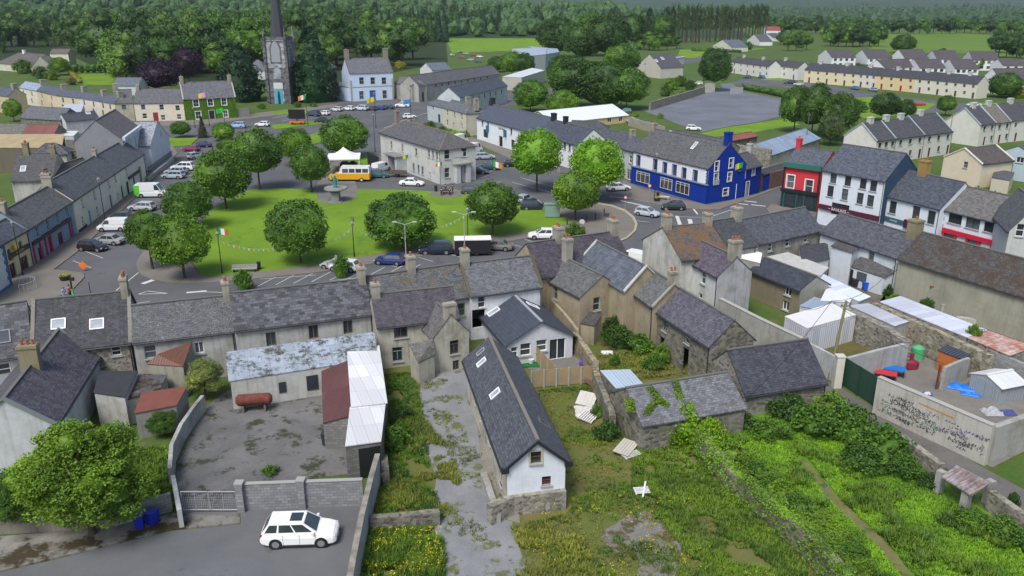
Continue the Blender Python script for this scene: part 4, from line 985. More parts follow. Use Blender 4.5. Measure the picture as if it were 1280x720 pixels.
# --- left foreground
house('cottage', 'old cottage wing with long purple-grey slate roof and white gable at far left', CAT, 'R', [(4, 500), (73, 413), (122, 447)], 3.6, plaster((.5, .52, .54), .3), slate((.095, .085, .1), .3, .1, streak=.6), .75, chim=[(38, .8, 1.4, 1.7, 3, CHG)], rim=paint((.18, .2, .19)))
shed('extension', 'white-walled scrap of house below the left-edge roof', 'shed', [(-12, 492, 3.0), (6, 484, 3.0), (25, 449, 3.0), (-20, 455, 3.0)], plaster((.5, .55, .6), .2), paint((.2, .21, .22)))
shed('garage', 'flat black felt roof with pale edge under the stone wall', 'shed', [(118, 491, 2.9), (156, 497, 2.9), (171, 465, 2.9), (125, 465, 2.9)], DIRTY, paint((.035, .038, .045), .7, .4))
shed('extension', 'flat grey leaf-strewn roof beside the black felt roof', 'shed', [(160, 500, 2.3), (200, 486, 2.3), (208, 470, 2.3), (172, 468, 2.3)], DIRTY, surface((.07, .07, .08), (.13, .13, .14), .6, (.05, .03, .015), .5, fine=5))
shed('ruin', 'ruined store with rusty brown roof against the white wall', 'shed', [(184, 456, 3.0), (229, 459, 3.0), (240, 428, 3.9), (196, 444, 3.7)], plaster((.3, .29, .24), .6), corrugated((.12, .07, .05), .9, .25), over=0)
m = MB(); m.box((0, 0, 2.3), (.8, .7, 4.6)); m.box((0, 0, 4.6), (1, .9, .15)); o = m.build('chimney_stack', plaster((.36, .34, .28), .5), None, T(*P(209, 478))); tag(o, 'tall thin chimney stack standing against the ruined rusty-roofed store', 'chimney')
e = shed('shed', 'small shed with bright red felt roof beside the white boundary wall', 'shed', [(169, 517, 2.3), (220, 507, 2.3), (233, 484, 2.6), (178, 492, 2.6)], plaster((.25, .25, .24), .5), paint((.16, .055, .04), .85, .25), over=.1)
h = shed('outhouse', 'long low outbuilding with white-speckled flat roof facing the concrete yard', 'outbuilding', [(288, 477, 2.7), (470, 449, 2.7), (466, 416, 3.9), (284, 441, 3.9)], plaster((.46, .47, .44), .4), slate((.36, .40, .44), .6, .62, 1.2, .9, .12, mossc=(.05, .055, .04), streak=.3), over=.15)
shed_opening(h, 0, .31, .36, .9, 1.9, glass(), 'window'); shed_opening(h, 0, .5, .58, .7, 2.1, glass(), 'window')
shed('lean_to', 'rust-red corrugated lean-to beside the white sheet roof', 'shed', [(404, 529, 2.3), (438, 520, 3.0), (437, 451, 3.0), (402, 465, 2.3)], blocks((.2, .2, .19)), corrugated((.12, .05, .045), .35, .2))
e = shed('barn', 'long open shed with bright white sheet roof', 'shed', [(439, 509, 3.2), (484, 504, 3.0), (474, 433, 3.0), (434, 441, 3.2)], paint((.1, .09, .08)), corrugated((.66, .67, .68), .0, .3, amt=.03))
e = shed('shed', 'lower end of the white sheet-roofed shed with rust-stained edge', 'shed', [(432, 558, 2.9), (476, 552, 2.8), (482, 503, 2.9), (438, 510, 3.1)], blocks((.16, .16, .15)), corrugated((.62, .63, .64), .22, .3, amt=.04))
shed_opening(e, 0, .35, .98, 0.05, 2.5, paint((.012, .012, .012)), 'painted_dark_opening')  # near-black panel painted as the shade inside the open shed end
# --- west side of the street
h = house(W_, 'white shop at the left edge with blue quoins', 'shop', 'E', [(-40, 330), (4, 303), (-25, 268)], 5.6, WHITEW, S_PLAIN, .7)
QB = paint((.05, .14, .28)); 
for i in range(11): onface(h, 'f', 'quoin', QB, h.L - (.5 if i % 2 else .8), h.L - .02, i * .5 + .02, i * .5 + .48, .08)
onface(h, 'f', 'plinth', QB, 0.02, h.L - .82, .02, .45, .06)
h = house(W_, 'narrow cream shop with brown shopfront between white and blue houses', 'shop', 'E', [(4, 303), (33, 287), (-8, 262)], 0, plaster((.66, .56, .33), .1), slate((.085, .09, .11), .15), .7, base=(17, 350), wins=[('f', 12, 318, .9, 1.4, 'c', (.25, .3, .2)), ('f', 26, 308, .9, 1.4, 'c', (.25, .3, .2)), ('f', 18, 345, 1.4, 1.9, 'shop', (.2, .04, .04)), ('f', 32, 335, 2.0, 1.9, 'shop', (.3, .05, .05))])
o = onface(h, 'f', 'fascia', paint((.06, .045, .035)), .4, h.L - .5, 2.6, 3.2, .22); letters(h.root, facem(h, 'f', h.L / 2, 2.9, .24), 'THE HATCH', .38, paint((.5, .42, .2)))
h = house(W_, 'light blue shop with red timber shopfront and arched passage', 'shop', 'E', [(34, 286), (91, 250), (10, 250)], 0, plaster((.23, .31, .39), .12), slate((.10, .098, .095), .7, .1), .8, base=(45, 332), chim=[('b', .9, 1.3, 1.5, 3, CHS), ('a', .9, 1.2, 1.3, 2, CHS)],
   wins=[('f', 47, 290, .75, 1.4, 's', (.5, .55, .6)), ('f', 60, 281, .75, 1.4, 's', (.5, .55, .6)), ('f', 72, 273, .75, 1.4, 's', (.5, .55, .6)), ('f', 84, 265, .75, 1.4, 's', (.5, .55, .6)), ('f', 52, 318, 1.6, 1.8, 'shop', (.35, .03, .06)), ('f', 64, 310, 1.1, 2.3, 'door', (.4, .03, .06)), ('f', 76, 298, 1.7, 1.8, 'shop', (.35, .03, .06)), ('f', 90, 290, 1.6, 3.0, 'arch', (.08, .12, .17))])
o = onface(h, 'f', 'fascia', paint((.04, .02, .03)), .4, h.L - 2.9, 2.65, 3.1, .3)
for k in (.3, .98, 2.9): pass
for u in (.35, 2.5, 4.3, 6.1, h.L - 3.3): 
    if u < h.L - 2.5: onface(h, 'f', 'pilaster', paint((.42, .03, .07)), u, u + .25, 0.02, 2.64, .2)
h = house(W_, 'long cream terraced house with grey slate roof and black plinth', CAT, 'E', [(91, 250), (179, 192), (59, 226)], 0, CREAM, slate((.088, .09, .095), .4, .08), .8, base=(100, 292), chim=[('a', .8, 1.2, 1.4, 2, CHS), (118, .7, .7, 1.2, 1, CHS)],
   wins=[('f', 103, 253, .8, 1.4, 's'), ('f', 118, 243, .8, 1.4, 's'), ('f', 136, 229, .8, 1.3, 's'), ('f', 144, 222, .8, 1.3, 's'), ('f', 158, 214, .8, 1.3, 's'), ('f', 104, 275, .9, 1.3, 's'), ('f', 113, 272, 1.0, 2.1, 'door', (.1, .3, .45)), ('f', 122, 263, .9, 1.3, 's'), ('f', 139, 252, 1.0, 2.2, 'door', (.02, .04, .05)), ('f', 148, 246, .8, 1.5, 's'), ('f', 153, 240, 1.0, 2.2, 'shop', (.03, .04, .04)), ('f', 160, 234, 1.5, 2.3, 'door', (.01, .01, .012)), ('f', 168, 228, 1.0, 2.2, 'shop', (.03, .04, .04)), ('f', 176, 220, 1.8, 3.4, 'gate', (.25, .2, .12))])
onface(h, 'f', 'fascia', paint((.03, .045, .04)), h.L * .70, h.L * .88, 2.55, 3.0, .3); onface(h, 'f', 'plinth', paint((.02, .02, .022)), .1, h.L * .1, 0.02, .5, .06)
GW = plaster((.50, .56, .60), .15)
h = house('townhouse', 'ornate townhouse with brown roof, grey side gable and pale blue sash-windowed front', CAT, 'G', [(93, 177), (153, 175), (125, 151), (148, 142)], 8.4, GW, slate((.14, .115, .11), .15), L=17, gabm=plaster((.24, .25, .27), .3), side='a', sky=[(104, 167, .9, 1.2, 'k')], wins=[('f', x, y, .9, 1.8, 's', (.7, .72, .72)) for x, y in ((163, 179), (169, 176), (176, 173), (185, 168), (177, 199), (193, 188))] + [('f', 187, 195, 1.1, 2.3, 'door', (.15, .2, .25))])
onface(h, 'f', 'cornice', paint((.5, .56, .6)), 0, h.L, h.ze - .2, h.ze + .5, .5); onface(h, 'f', 'string_course', paint((.5, .56, .6)), 0, h.L, 4.3, 4.5, .2)
house('townhouse', 'white gabled house beside the little western lawn', CAT, 'G', [(188, 182), (211, 170), (196, 152), (166, 147)], 5.2, plaster((.6, .63, .66), .15), slate((.3, .32, .34), .3), wins=[('a', 201, 166, .6, .8, 's')])
# backland roofs on the west side
house('outbuilding', 'slate-roofed back building with two tall chimneys behind the blue shop', CAT, 'E', [(14, 226), (66, 224), (20, 193)], 3.8, DIRTY, slate((.06, .06, .062), .5, .25), .8, chim=[(33, .9, .9, 2.0, 2, CHG), (66, .9, .9, 1.4, 2, CHG)], sky=[(29, 211, .8, 1.2)])
house('outbuilding', 'dark-slated back building joined behind the cream terrace', CAT, 'E', [(66, 222), (118, 205), (68, 193)], 4.0, DIRTY, slate((.06, .06, .062), .5, .25), .8)
house('outbuilding', 'small blue-grey hipped roof behind the street terrace', CAT, 'E', [(38, 194), (84, 192), (42, 181)], 4.5, DIRTY, S_MID, .7, hip='ab')
shed('warehouse', 'long building with flat straw-coloured sheet roof', 'warehouse', [(-40, 185, 5.0), (77, 185, 5.0), (80, 168, 5.0), (-40, 168, 5.0)], plaster((.14, .12, .09), .5), corrugated((.40, .31, .16), .05, .6, amt=.12, axis=1))
shed('warehouse', 'low stone store with flat brown top beside the straw-coloured roof', 'warehouse', [(84, 189, 4.4), (140, 189, 4.4), (146, 176, 4.4), (82, 175, 4.4)], STD, surface((.09, .085, .07), (.13, .12, .09), .3))
house('outbuilding', 'long red-brown corrugated roof among the backlands', 'outbuilding', 'E', [(28, 167), (68, 167), (31, 154)], 4.2, STD, corrugated((.19, .07, .055), .3, .5), .6)
house('outbuilding', 'lichened grey roof left of the red-brown corrugated roof', 'outbuilding', 'E', [(-20, 166), (27, 167), (-15, 151)], 4.2, STD, slate((.15, .14, .12), .6, .4), .6)
house('outbuilding', 'old stone store with rough grey roof below the northern terrace', 'outbuilding', 'E', [(25, 147), (76, 150), (31, 128)], 3.6, STD, slate((.11, .115, .125), .7, .1), .7)
house('outbuilding', 'dark grey slated cottage with pale gable and one roof light', 'outbuilding', 'E', [(82, 152), (124, 148), (86, 137)], 3.4, PALE, slate((.06, .065, .075), .1), .7, sky=[(110, 141, 1, 1)])
shed('lean_to', 'pale blue flat sheet roof beside the old stone store', 'shed', [(66, 142, 4), (100, 143, 4), (105, 131, 4), (84, 130, 4)], PALE, paint((.4, .44, .5)))
shed('lean_to', 'flat white sheet roof between the brown gable and the red-brown roof', 'shed', [(70, 170, 3.6), (92, 170, 3.6), (98, 164, 3.6), (74, 164, 3.6)], PALE, paint((.55, .56, .56)))
# northern terrace
NT = [((-30, 116), (10, 120), (-25, 102), (.5, .42, .28), 'cream terraced house at the far left end of the northern street'), ((24, 109), (46, 113), (31, 100), (.62, .6, .5), 'pale cream northern terraced house with light grey roof'), ((46, 113), (72, 119), (52, 103), (.58, .5, .36), 'yellowish northern terraced house'),
      ((72, 119), (99, 122), (76, 107), (.55, .48, .36), 'beige northern terraced house with blank upper wall'), ((99, 122), (124, 126), (103, 111), (.6, .56, .5), 'white-beige northern terraced house beside a pale roof seam'), ((124, 126), (143, 129), (127, 112), (.58, .53, .42), 'northern terraced house behind the blue sheeting')]
for i, (a, b_, r, c, lb) in enumerate(NT):
    x0, x1 = a[0], b_[0]; ws = []
    for t in (.25, .72): x = x0 + (x1 - x0) * t; y = a[1] + (b_[1] - a[1]) * t; ws += [('f', x, y + 5.5, 1.0, 1.5, 's', (.3, .3, .28)), ('f', x, y + 14, 1.0, 1.5, 's', (.3, .3, .28))]
    house(W_, lb, CAT, 'E', [a, b_, r], 5.4, plaster(c, .15), slate((.09, .10, .125) if i != 1 else (.3, .36, .42), .15, .02) , .75, wins=ws, chim=[('b', 1.2, 1.4, 1.4, 0, CHS)])
house(W_, 'cream northern house with mossy roof beside the stairs', CAT, 'E', [(143, 129), (166, 128), (146, 112)], 5.4, plaster((.45, .42, .33), .4), slate((.11, .11, .11), .5, .2), .75, wins=[('f', 155, 134, 1.2, 1.4, 's', (.3, .3, .28))], chim=[('a', 1.4, 1.6, 1.8, 0, CHS)])
house(W_, 'long cream two-storey house with red front door on the northern street', CAT, 'E', [(167, 129), (229, 128), (172, 112)], 0, plaster((.62, .57, .46), .12), slate((.11, .11, .115), .4), .75, base=(170, 152), wins=[('f', 179, 134, 1.2, 1.5, 's', (.45, .5, .6)), ('f', 202, 134, 1.2, 1.5, 's', (.45, .5, .6)), ('f', 222, 135, 1.2, 1.5, 's', (.45, .5, .6)), ('f', 181, 145, 1.2, 1.5, 's'), ('f', 195, 147, 1.4, 2.5, 'door', (.28, .02, .03)), ('f', 204, 147, 1.2, 1.5, 's'), ('f', 224, 146, 1.2, 1.5, 's')], chim=[('a', 1, 1.3, 1.3, 0, CHS)])
IVY = surface((.05, .12, .01), (.085, .17, .015), .5, (.035, .085, .01), .55, fine=3.5, fvar=.5, lumps=.2, bump=.8)
h = house('ivy_house', 'ivy-covered two-storey house with white windows and dark door', CAT, 'E', [(229, 124), (294, 121), (222, 104)], 0, IVY, slate((.12, .12, .13), .35), .85, base=(232, 151), rim=paint((.35, .33, .28)), wins=[('f', 245, 129, 1.5, 2.0, 'g', WHITE, WHITE), ('f', 263, 128, 1.5, 2.0, 'g', WHITE, WHITE), ('f', 280, 127, 1.4, 2.0, 'g', WHITE, WHITE), ('f', 248, 144, 1.5, 2.2, 'g', WHITE, WHITE), ('f', 265, 145, 1.5, 2.6, 'door', (.015, .02, .03), (.5, .5, .48)), ('f', 282, 142, 1.3, 2.0, 'g', WHITE, WHITE)], chim=[('a', 1, 1.6, 1.7, 2, CHS), ('b', 1, 1.6, 1.7, 2, CHS)])
house('outbuilding', 'grey-roofed low building in the garden behind the northern terrace', CAT, 'E', [(141, 107), (173, 107), (140, 94)], 3.5, plaster((.5, .53, .55), .2), slate((.13, .14, .155), .2), .6)
house('bungalow', 'large bungalow with brown hipped roof at the edge of the wood', CAT, 'E', [(-5, 79), (40, 82), (13, 64)], 3.4, plaster((.5, .5, .42), .2), slate((.12, .10, .085), .2), .6, hip='a', chim=[(30, 1.2, 1.2, 1.5, 0, paint(WHITE))])
house('house', 'cream cottage gable beside the brown bungalow', CAT, 'G', [(40, 84), (64, 83), (52, 70), (35, 66)], 3.2, plaster((.55, .52, .42), .15), slate((.12, .10, .085), .2))
house('house', 'small square two-storey house with brown roof below the wood', CAT, 'E', [(62, 67), (85, 67), (62, 59)], 0, plaster((.6, .58, .47), .12), slate((.13, .11, .09), .2), .6, base=(63, 84))
# --- blue-white house and row in the middle distance
h = house('townhouse', 'pale blue georgian house with blue door, quoins and two chimneys', CAT, 'E', [(437, 92), (491, 90), (431, 73)], 0, plaster((.50, .62, .76), .06), slate((.13, .13, .14), .45), .85, base=(440, 127), rim=paint((.1, .08, .07)), wins=[('f', 452, 101, 1.6, 2.3, 's', (.5, .45, .3), (.45, .5, .55)), ('f', 466, 101, 1.6, 2.3, 's', (.5, .45, .3), (.45, .5, .55)), ('f', 480, 101, 1.6, 2.3, 's', (.5, .45, .3), (.45, .5, .55)), ('f', 452, 119, 1.6, 2.8, 's', (.6, .6, .6), (.45, .5, .55)), ('f', 466, 120, 2.0, 3.4, 'door', (.02, .1, .4), (.3, .28, .25)), ('f', 481, 118, 1.6, 2.8, 's', (.6, .6, .6), (.45, .5, .55)), ('a', 432, 98, 1.0, 1.8, 's')], chim=[('a', 1.4, 1.8, 3.0, 2, plaster((.25, .22, .2), .3)), ('b', 1.4, 1.8, 3.0, 2, plaster((.25, .22, .2), .3))])
for u in (0.0, h.L - .6):
    for i in range(12): onface(h, 'f', 'quoin', paint((.35, .3, .27)), u + (.0 if i % 2 else .0), u + (.6 if i % 2 else .45), i * .6 + .03, i * .6 + .5, .1)
onface(h, 'f', 'string_course', paint((.25, .25, .27)), .65, h.L - .65, h.ze * .5, h.ze * .5 + .2, .08)
shed('extension', 'pale blue single-storey side extension of the georgian house', 'extension', [(421, 108, 4.5), (437, 110, 4.5), (437, 104, 4.5), (424, 103, 4.5)], plaster((.50, .62, .76), .06), slate((.13, .13, .14), .2))
house(W_, 'rough grey derelict building beside the georgian house', CAT, 'E', [(493, 103), (515, 107), (497, 90)], 5.6, plaster((.32, .32, .29), .5), slate((.14, .14, .13), .6), .7)
h = house(W_, 'long grey terrace with a red ground-floor shopfront at its near end', CAT, 'E', [(523, 107), (625, 92), (516, 90)], 0, plaster((.36, .36, .33), .35), slate((.11, .105, .11), .45), .8, base=(526, 128), wins=[('f', 531, 122, 3.4, 3.2, 'shop', (.4, .03, .06))] + [('f', 545 + i * 8, 106 - i * 1.2, 1.1, 1.4, 's', (.35, .37, .36)) for i in range(9)])
house(W_, 'grey-slated terrace with pale blue walls on the northern road', CAT, 'E', [(575, 122), (634, 107), (562, 108)], 5.6, plaster((.48, .54, .56), .2), slate((.075, .085, .10), .1), .75, wins=[('f', 585 + i * 7, 125 - i * 1.7, 1.0, 1.3, 's', (.1, .1, .12)) for i in range(7)] + [('f', 612, 124, 1.3, 2.2, 'door', (.05, .06, .1))], rim=paint((.1, .12, .14)))
house(W_, 'small white gabled house with blue-grey roof behind the terrace', CAT, 'G', [(525, 86), (540, 88), (531, 79), (556, 76)], 5, plaster((.55, .57, .58), .1), slate((.13, .15, .175), .1))
h = house('townhouse', 'cream hipped-roof townhouse with pale bricks behind a hedge', CAT, 'E', [(553, 134), (584, 142), (556, 122), (604, 139)], 0, plaster((.52, .50, .40), .2), slate((.13, .135, .14), .2), .6, base=(586, 170), hip='b', wins=[('f', 559, 141, 1.0, 1.6, 's', WHITE), ('f', 568, 144, 1.0, 1.6, 's', WHITE), ('f', 577, 146, 1.0, 1.6, 's', WHITE), ('f', 559, 153, 1.0, 1.6, 's', WHITE), ('f', 567, 155, 1.0, 2.4, 'door', (.4, .4, .36)), ('f', 577, 158, 1.0, 1.6, 's', WHITE)], chim=[('b', 1, 1.2, 1.8, 1, CHS), (585, 1, 1.2, 1.8, 1, CHS)])
house('townhouse', 'grey-blue hipped house with black front door next to the cream townhouse', CAT, 'E', [(534, 130), (553, 134), (540, 122)], 0, plaster((.42, .48, .48), .2), slate((.12, .13, .14), .2), .6, base=(537, 150), hip='a', wins=[('f', 541, 135, 1.0, 1.4, 's'), ('f', 549, 151, 1.3, 2.4, 'door', (.02, .02, .03))])
# courthouse on the square
h = house('library', 'long white civic building with hipped slate roof and arched doorway in the square', 'civic building', 'E', [(475, 165), (550, 187), (500, 155), (590, 181)], 0, plaster((.52, .53, .50), .25), slate((.105, .10, .10), .3, .05), .62, base=(553, 231), hip='ab', ridge=(.22, .16, .10), oe=.3,
  wins=[('f', 489, 181, .9, 1.5, 's', (.55, .5, .2)), ('f', 503, 185, .8, 1.5, 's', (.4, .42, .38)), ('f', 520, 190, .9, 1.5, 's', (.45, .48, .25)), ('f', 536, 192, .8, 1.6, 's', (.35, .36, .36)), ('f', 541, 193, .8, 1.6, 's', (.35, .36, .36)), ('f', 546, 195, .8, 1.6, 's', (.35, .36, .36)), ('f', 489, 200, .9, 1.6, 's'), ('f', 517, 209, .8, 1.6, 's', (.12, .2, .26)), ('f', 523, 211, .8, 1.6, 's', (.12, .2, .26)), ('f', 528, 213, .8, 1.6, 's', (.12, .2, .26)), ('f', 537, 219, .7, 1.2, 's'),
        ('b', 559, 193, 1.2, 1.8, 's', (.5, .52, .5)), ('b', 580, 190, 1.2, 1.8, 's', (.5, .52, .5)), ('b', 559, 216, 1.1, 1.9, 's', (.5, .52, .5)), ('b', 574, 219, 1.3, 3.0, 'door', (.015, .02, .03))], chim=[('a', 1.0, .8, 1.8, 1, plaster((.25, .2, .18), .4))])
onface(h, 'b', 'portico', plaster((.48, .5, .5), .25), h.w * .38, h.w * .50, 0.02, 3.6, 1.0); onface(h, 'b', 'portico', plaster((.48, .5, .5), .25), h.w * .66, h.w * .78, 0.02, 3.6, 1.0); onface(h, 'b', 'portico', plaster((.30, .31, .30), .35), h.w * .34, h.w * .82, 3.62, 3.9, 1.3)
onface(h, 'b', 'plaque', paint((.45, .46, .45)), h.w * .36, h.w * .64, 4.9, 6.0, .06)
onface(h, 'f', 'porch', plaster((.44, .46, .47), .25), h.L * .26, h.L * .30, 0.02, 3.3, 2.2); onface(h, 'f', 'porch', plaster((.44, .46, .47), .25), h.L * .42, h.L * .46, 0.02, 3.3, 2.2); onface(h, 'f', 'porch', paint((.2, .2, .2)), h.L * .25, h.L * .47, 3.32, 3.5, 2.6)
# bar and row leading right
h = house('bar', 'white bar with black shopfront, blue hanging boards and plain slate roof', 'pub', 'E', [(596, 147), (672, 167), (616, 132)], 0, plaster((.68, .72, .74), .05), slate((.08, .09, .115), .02, 0, .5, .3, .15), .75, base=(596, 174), wins=[('f', 603, 153, .8, 1.5, 's', (.05, .06, .07)), ('f', 610, 156, .8, 1.5, 's', (.05, .06, .07)), ('f', 607, 167, 2.4, 2.0, 'shop', (.03, .04, .045)), ('f', 626, 176, 1.8, 2.5, 'door', (.015, .015, .02)), ('f', 639, 164, .8, 1.5, 's', (.05, .06, .07)), ('f', 641, 180, 1.6, 2.0, 'shop', (.03, .04, .045))], chim=[('a', 1.3, 1.0, 1.6, 0, paint((.02, .022, .03)))])
letters(h.root, facem(h, 'f', h.L * .44, 4.3, .03), 'Café Nagle', .75, paint((.03, .04, .045))); letters(h.root, facem(h, 'f', h.L * .48, 3.45, .03), 'Inn', .6, paint((.2, .2, .15)))
for u in (h.L * .22, h.L * .52):
    b = MB(); b.box((0, 0, 0), (.12, .8, 1.7)); b.build('hanging_sign', paint((.02, .14, .22)), h.root, facem(h, 'f', u, 3.5, .45))
house('house', 'white house with slate roof and black chimneys behind the lime trees', CAT, 'E', [(672, 167), (722, 181), (690, 149)], 5.4, plaster((.66, .68, .68), .08), slate((.075, .08, .10), .02), .75, wins=[('f', 706, 181, 1.0, 1.6, 's', (.1, .1, .12)), ('f', 712, 184, .8, 1.6, 's', (.1, .1, .12))], chim=[('a', 1.2, .9, 1.5, 0, paint((.02, .022, .03))), (707, .9, .9, 1.4, 0, paint((.02, .022, .03)))])
house('house', 'grey-roofed house between the slate roofs and the blue pub', CAT, 'E', [(722, 174), (775, 184), (736, 158)], 5.2, PALE, slate((.085, .09, .105), .15), .75)
house('house', 'pale grey house adjoining the blue and white pub', CAT, 'E', [(775, 184), (792, 189), (779, 160)], 5.8, plaster((.45, .48, .46), .2), slate((.1, .1, .115), .25), .8, wins=[('f', 788, 199, .9, 1.5, 's'), ('f', 786, 220, 1.6, 2.0, 'shop', (.55, .5, .55))], chim=[('a', .8, 1.0, 1.4, 1, CHS)])
h = house('library', 'low yellow hall with long white sheet roof', 'hall', 'E', [(694, 154), (785, 144), (763, 132)], 0, plaster((.6, .46, .24), .1), paint((.60, .64, .68), .6, .06), .35, base=(785, 153), gutter=False, wins=[('f', 762, 150, 1.5, 1.3, 'c'), ('f', 776, 149, 1.5, 1.3, 'c')], og=.3)
house('outbuilding', 'dark-slated store in front of the yellow hall', 'outbuilding', 'E', [(712, 160), (757, 162), (716, 151)], 3.4, PALE, slate((.07, .075, .085), .1), .6, hip='b')
BLUE = plaster((.004, .032, .26), .1, (.002, .01, .10))
h = house('pub', 'bright blue and white corner pub with grey slate roof', 'pub', 'E', [(792, 189), (886, 211), (824, 171), (925, 203)], 0, plaster((.68, .70, .72), .05), slate((.10, .10, .098), .55, .05), .88, base=(886, 255), gabm=BLUE, oe=.1,
  wins=[('f', x, y, .95, 1.9, 's', (.04, .05, .08), (.01, .04, .32)) for x, y in ((798, 201), (819, 206), (831, 210), (843, 213), (855, 217), (869, 220))] + [('b', 896, 208, .9, 1.7, 's', WHITE, WHITE), ('b', 914, 204, .9, 1.7, 's', WHITE, WHITE), ('b', 895, 223, .9, 1.7, 's', WHITE, WHITE), ('b', 912, 221, .9, 1.6, 's', WHITE, WHITE), ('b', 907, 240, 1.2, 1.3, 's', WHITE, WHITE)],
  chim=[('b', .9, 1.2, 1.9, 0, BLUE), ('a', .8, .9, 1.1, 1, CHS)], sky=[(868, 182, .6, 1.6)])
fz = h.ze * .53
b = MB(); b.box((h.L / 2, -.12, fz / 2 + .01), (h.L + .3, .3, fz)); sf = b.build('shopfront', BLUE, h.root, Matrix.Translation(h.FR['f'][0] + Vector((0, 0, .01))))
b = MB(); b.box((h.L / 2, -.2, fz + .1), (h.L + .5, .5, .18)); b.build('cornice', paint((.16, .2, .26)), h.root, Matrix.Translation(h.FR['f'][0]))
for u0, u1 in ((.08, .27), (.42, .58), (.63, .80)):
    U = h.L * (u0 + u1) / 2; ww = h.L * (u1 - u0); fm, gm, sm = win_meshes(ww, 2.0, 'shop', paint((.6, .6, .58)), glass((.03, .025, .02)))
    o = put('window', fm, h.root, facem(h, 'f', U, 1.75, .39) @ RZ(math.pi)); put('pane', gm, o)
for i in range(12):
    onface(h, 'f', 'quoin', paint((.01, .04, .32)), h.L - (.35 if i % 2 else .55), h.L - .02, fz + .25 + i * .27, fz + .45 + i * .27, .05) if fz + .5 + i * .27 < h.ze - .1 else None
b = MB(); b.box((0, 0, 0), (1.3, .1, .9)); o = b.build('sign', paint((.3, .34, .33)), h.root, facem(h, 'b', h.w * .22, 3.6, .1))
h = house('pub', 'blue rear wing of the corner pub with two white-framed upper windows', 'pub', 'E', [(922, 213), (952, 206), (917, 189)], 0, BLUE, slate((.085, .085, .088), .3), .85, base=(947, 241), wins=[('f', 930, 218, .8, 1.5, 's', WHITE, WHITE), ('f', 942, 214, .8, 1.5, 's', WHITE, WHITE), ('f', 921, 240, 1.0, 2.6, 'door', (.1, .12, .14), WHITE), ('f', 934, 236, 1.0, 2.6, 'door', (.3, .3, .28), WHITE)], chim=[('b', .8, .9, 1.5, 1, plaster((.4, .4, .4), .3))])
wallrun('wall', 'low blue yard wall beside the rear wing of the pub', 'wall', [(953, 239), (960, 237)], 2.6, .3, BLUE)
wallrun('wall', 'old brown brick wall with slated cap beyond the blue pub', 'wall', [(960, 237), (982, 231)], 3.2, .5, blocks((.13, .08, .06), .3, .12, 1.3, .3))
house('outbuilding', 'long plain dark roof of the shed behind the brick wall', 'outbuilding', 'E', [(953, 218), (996, 205), (957, 205)], 3.2, blocks((.13, .08, .06), .3, .12, 1.3, .3), slate((.06, .058, .06), .15), .5)
house('outbuilding', 'barn with blue-grey sheet roof and pale walls behind the pub', 'barn', 'E', [(964, 194), (1025, 173), (942, 182)], 0, plaster((.36, .35, .3), .4), corrugated((.24, .31, .40), .02, .5), .5, base=(965, 211), wins=[('f', 993, 196, 3.5, 3.2, 'gate', (.4, .14, .14))])
house('outbuilding', 'ruined stone barn with rusty red roof behind the pub', 'barn', 'E', [(908, 177), (946, 170), (904, 168)], 3.2, STD, corrugated((.26, .09, .06), .35, .5), .5)
house('outbuilding', 'grey back roofs with stains behind the pub', 'outbuilding', 'E', [(828, 170), (905, 186), (834, 157)], 3.8, STD, slate((.085, .083, .08), .4, .3), .7, sky=[(836, 166, .8, 1.2)])
wallrun('wall', 'rubble wall beside the barn with the blue-grey roof', 'wall', [(900, 198), (920, 205), (962, 212)], 4.2, .6, ST)
# red bar and white houses right
RED = plaster((.52, .045, .055), .08, (.3, .03, .04)); BGR = paint((.008, .03, .03))
h = house('bar', 'red-fronted bar with dark green shopfront', 'pub', 'E', [(981, 206), (1027, 212), (984, 190)], 0, RED, slate((.09, .10, .12), .1), .6, base=(976, 258), w=8, wins=[('f', 988, 227, 1.3, 2.2, 's', (.6, .6, .6), WHITE), ('f', 1011, 233, 1.3, 2.2, 's', (.6, .6, .6), WHITE)], chim=[('a', .8, .8, 1.6, 1, paint((.5, .03, .05)))], gutter=False)
onface(h, 'f', 'parapet', paint((.02, .13, .10)), -.1, h.L + .05, h.ze - .25, h.ze + .55, .5); onface(h, 'f', 'shopfront', BGR, .05, h.L - .05, .02, h.ze * .38, .3); onface(h, 'f', 'fascia', paint((.01, .012, .014)), -.1, h.L, h.ze * .38 + .01, h.ze * .46, .5)
onface(h, 'f', 'pilaster', paint((.012, .014, .02)), -.05, .22, h.ze * .46, h.ze - .3, .16); onface(h, 'f', 'pilaster', paint((.012, .014, .02)), h.L - .3, h.L - .03, h.ze * .46, h.ze - .3, .16)
for u0, u1, nm in ((.12, .40, 'window'), (.47, .62, 'door'), (.68, .93, 'window')): onface(h, 'f', nm, glass(), h.L * u0, h.L * u1, .5 if nm == 'window' else .1, h.ze * .34, .36)
for u in (.08, .43, .64): onface(h, 'f', 'pilaster', paint((.015, .09, .08)), h.L * u, h.L * u + .2, .03, h.ze * .37, .42)
DF = (.03, .028, .028)
h = house('townhouse', 'three-storey white house with purple shop sign BAULINS', CAT, 'E', [(1029, 212), (1107, 226), (1056, 182)], 8.6, plaster((.60, .65, .70), .1), slate((.085, .095, .115), .1, 0), .75, wins=[('f', x, y, 1.05, 1.7, 's', DF) for x, y in ((1042, 221), (1060, 225), (1079, 229), (1092, 232), (1038, 239), (1056, 243), (1075, 248), (1088, 251))] + [('f', 1050, 262, 3, 1.8, 'shop', DF)], gabm=plaster((.03, .07, .13), .2), side='b')
onface(h, 'f', 'fascia', paint((.07, .012, .03)), .2, h.L - .05, h.ze * .295, h.ze * .38, .3)
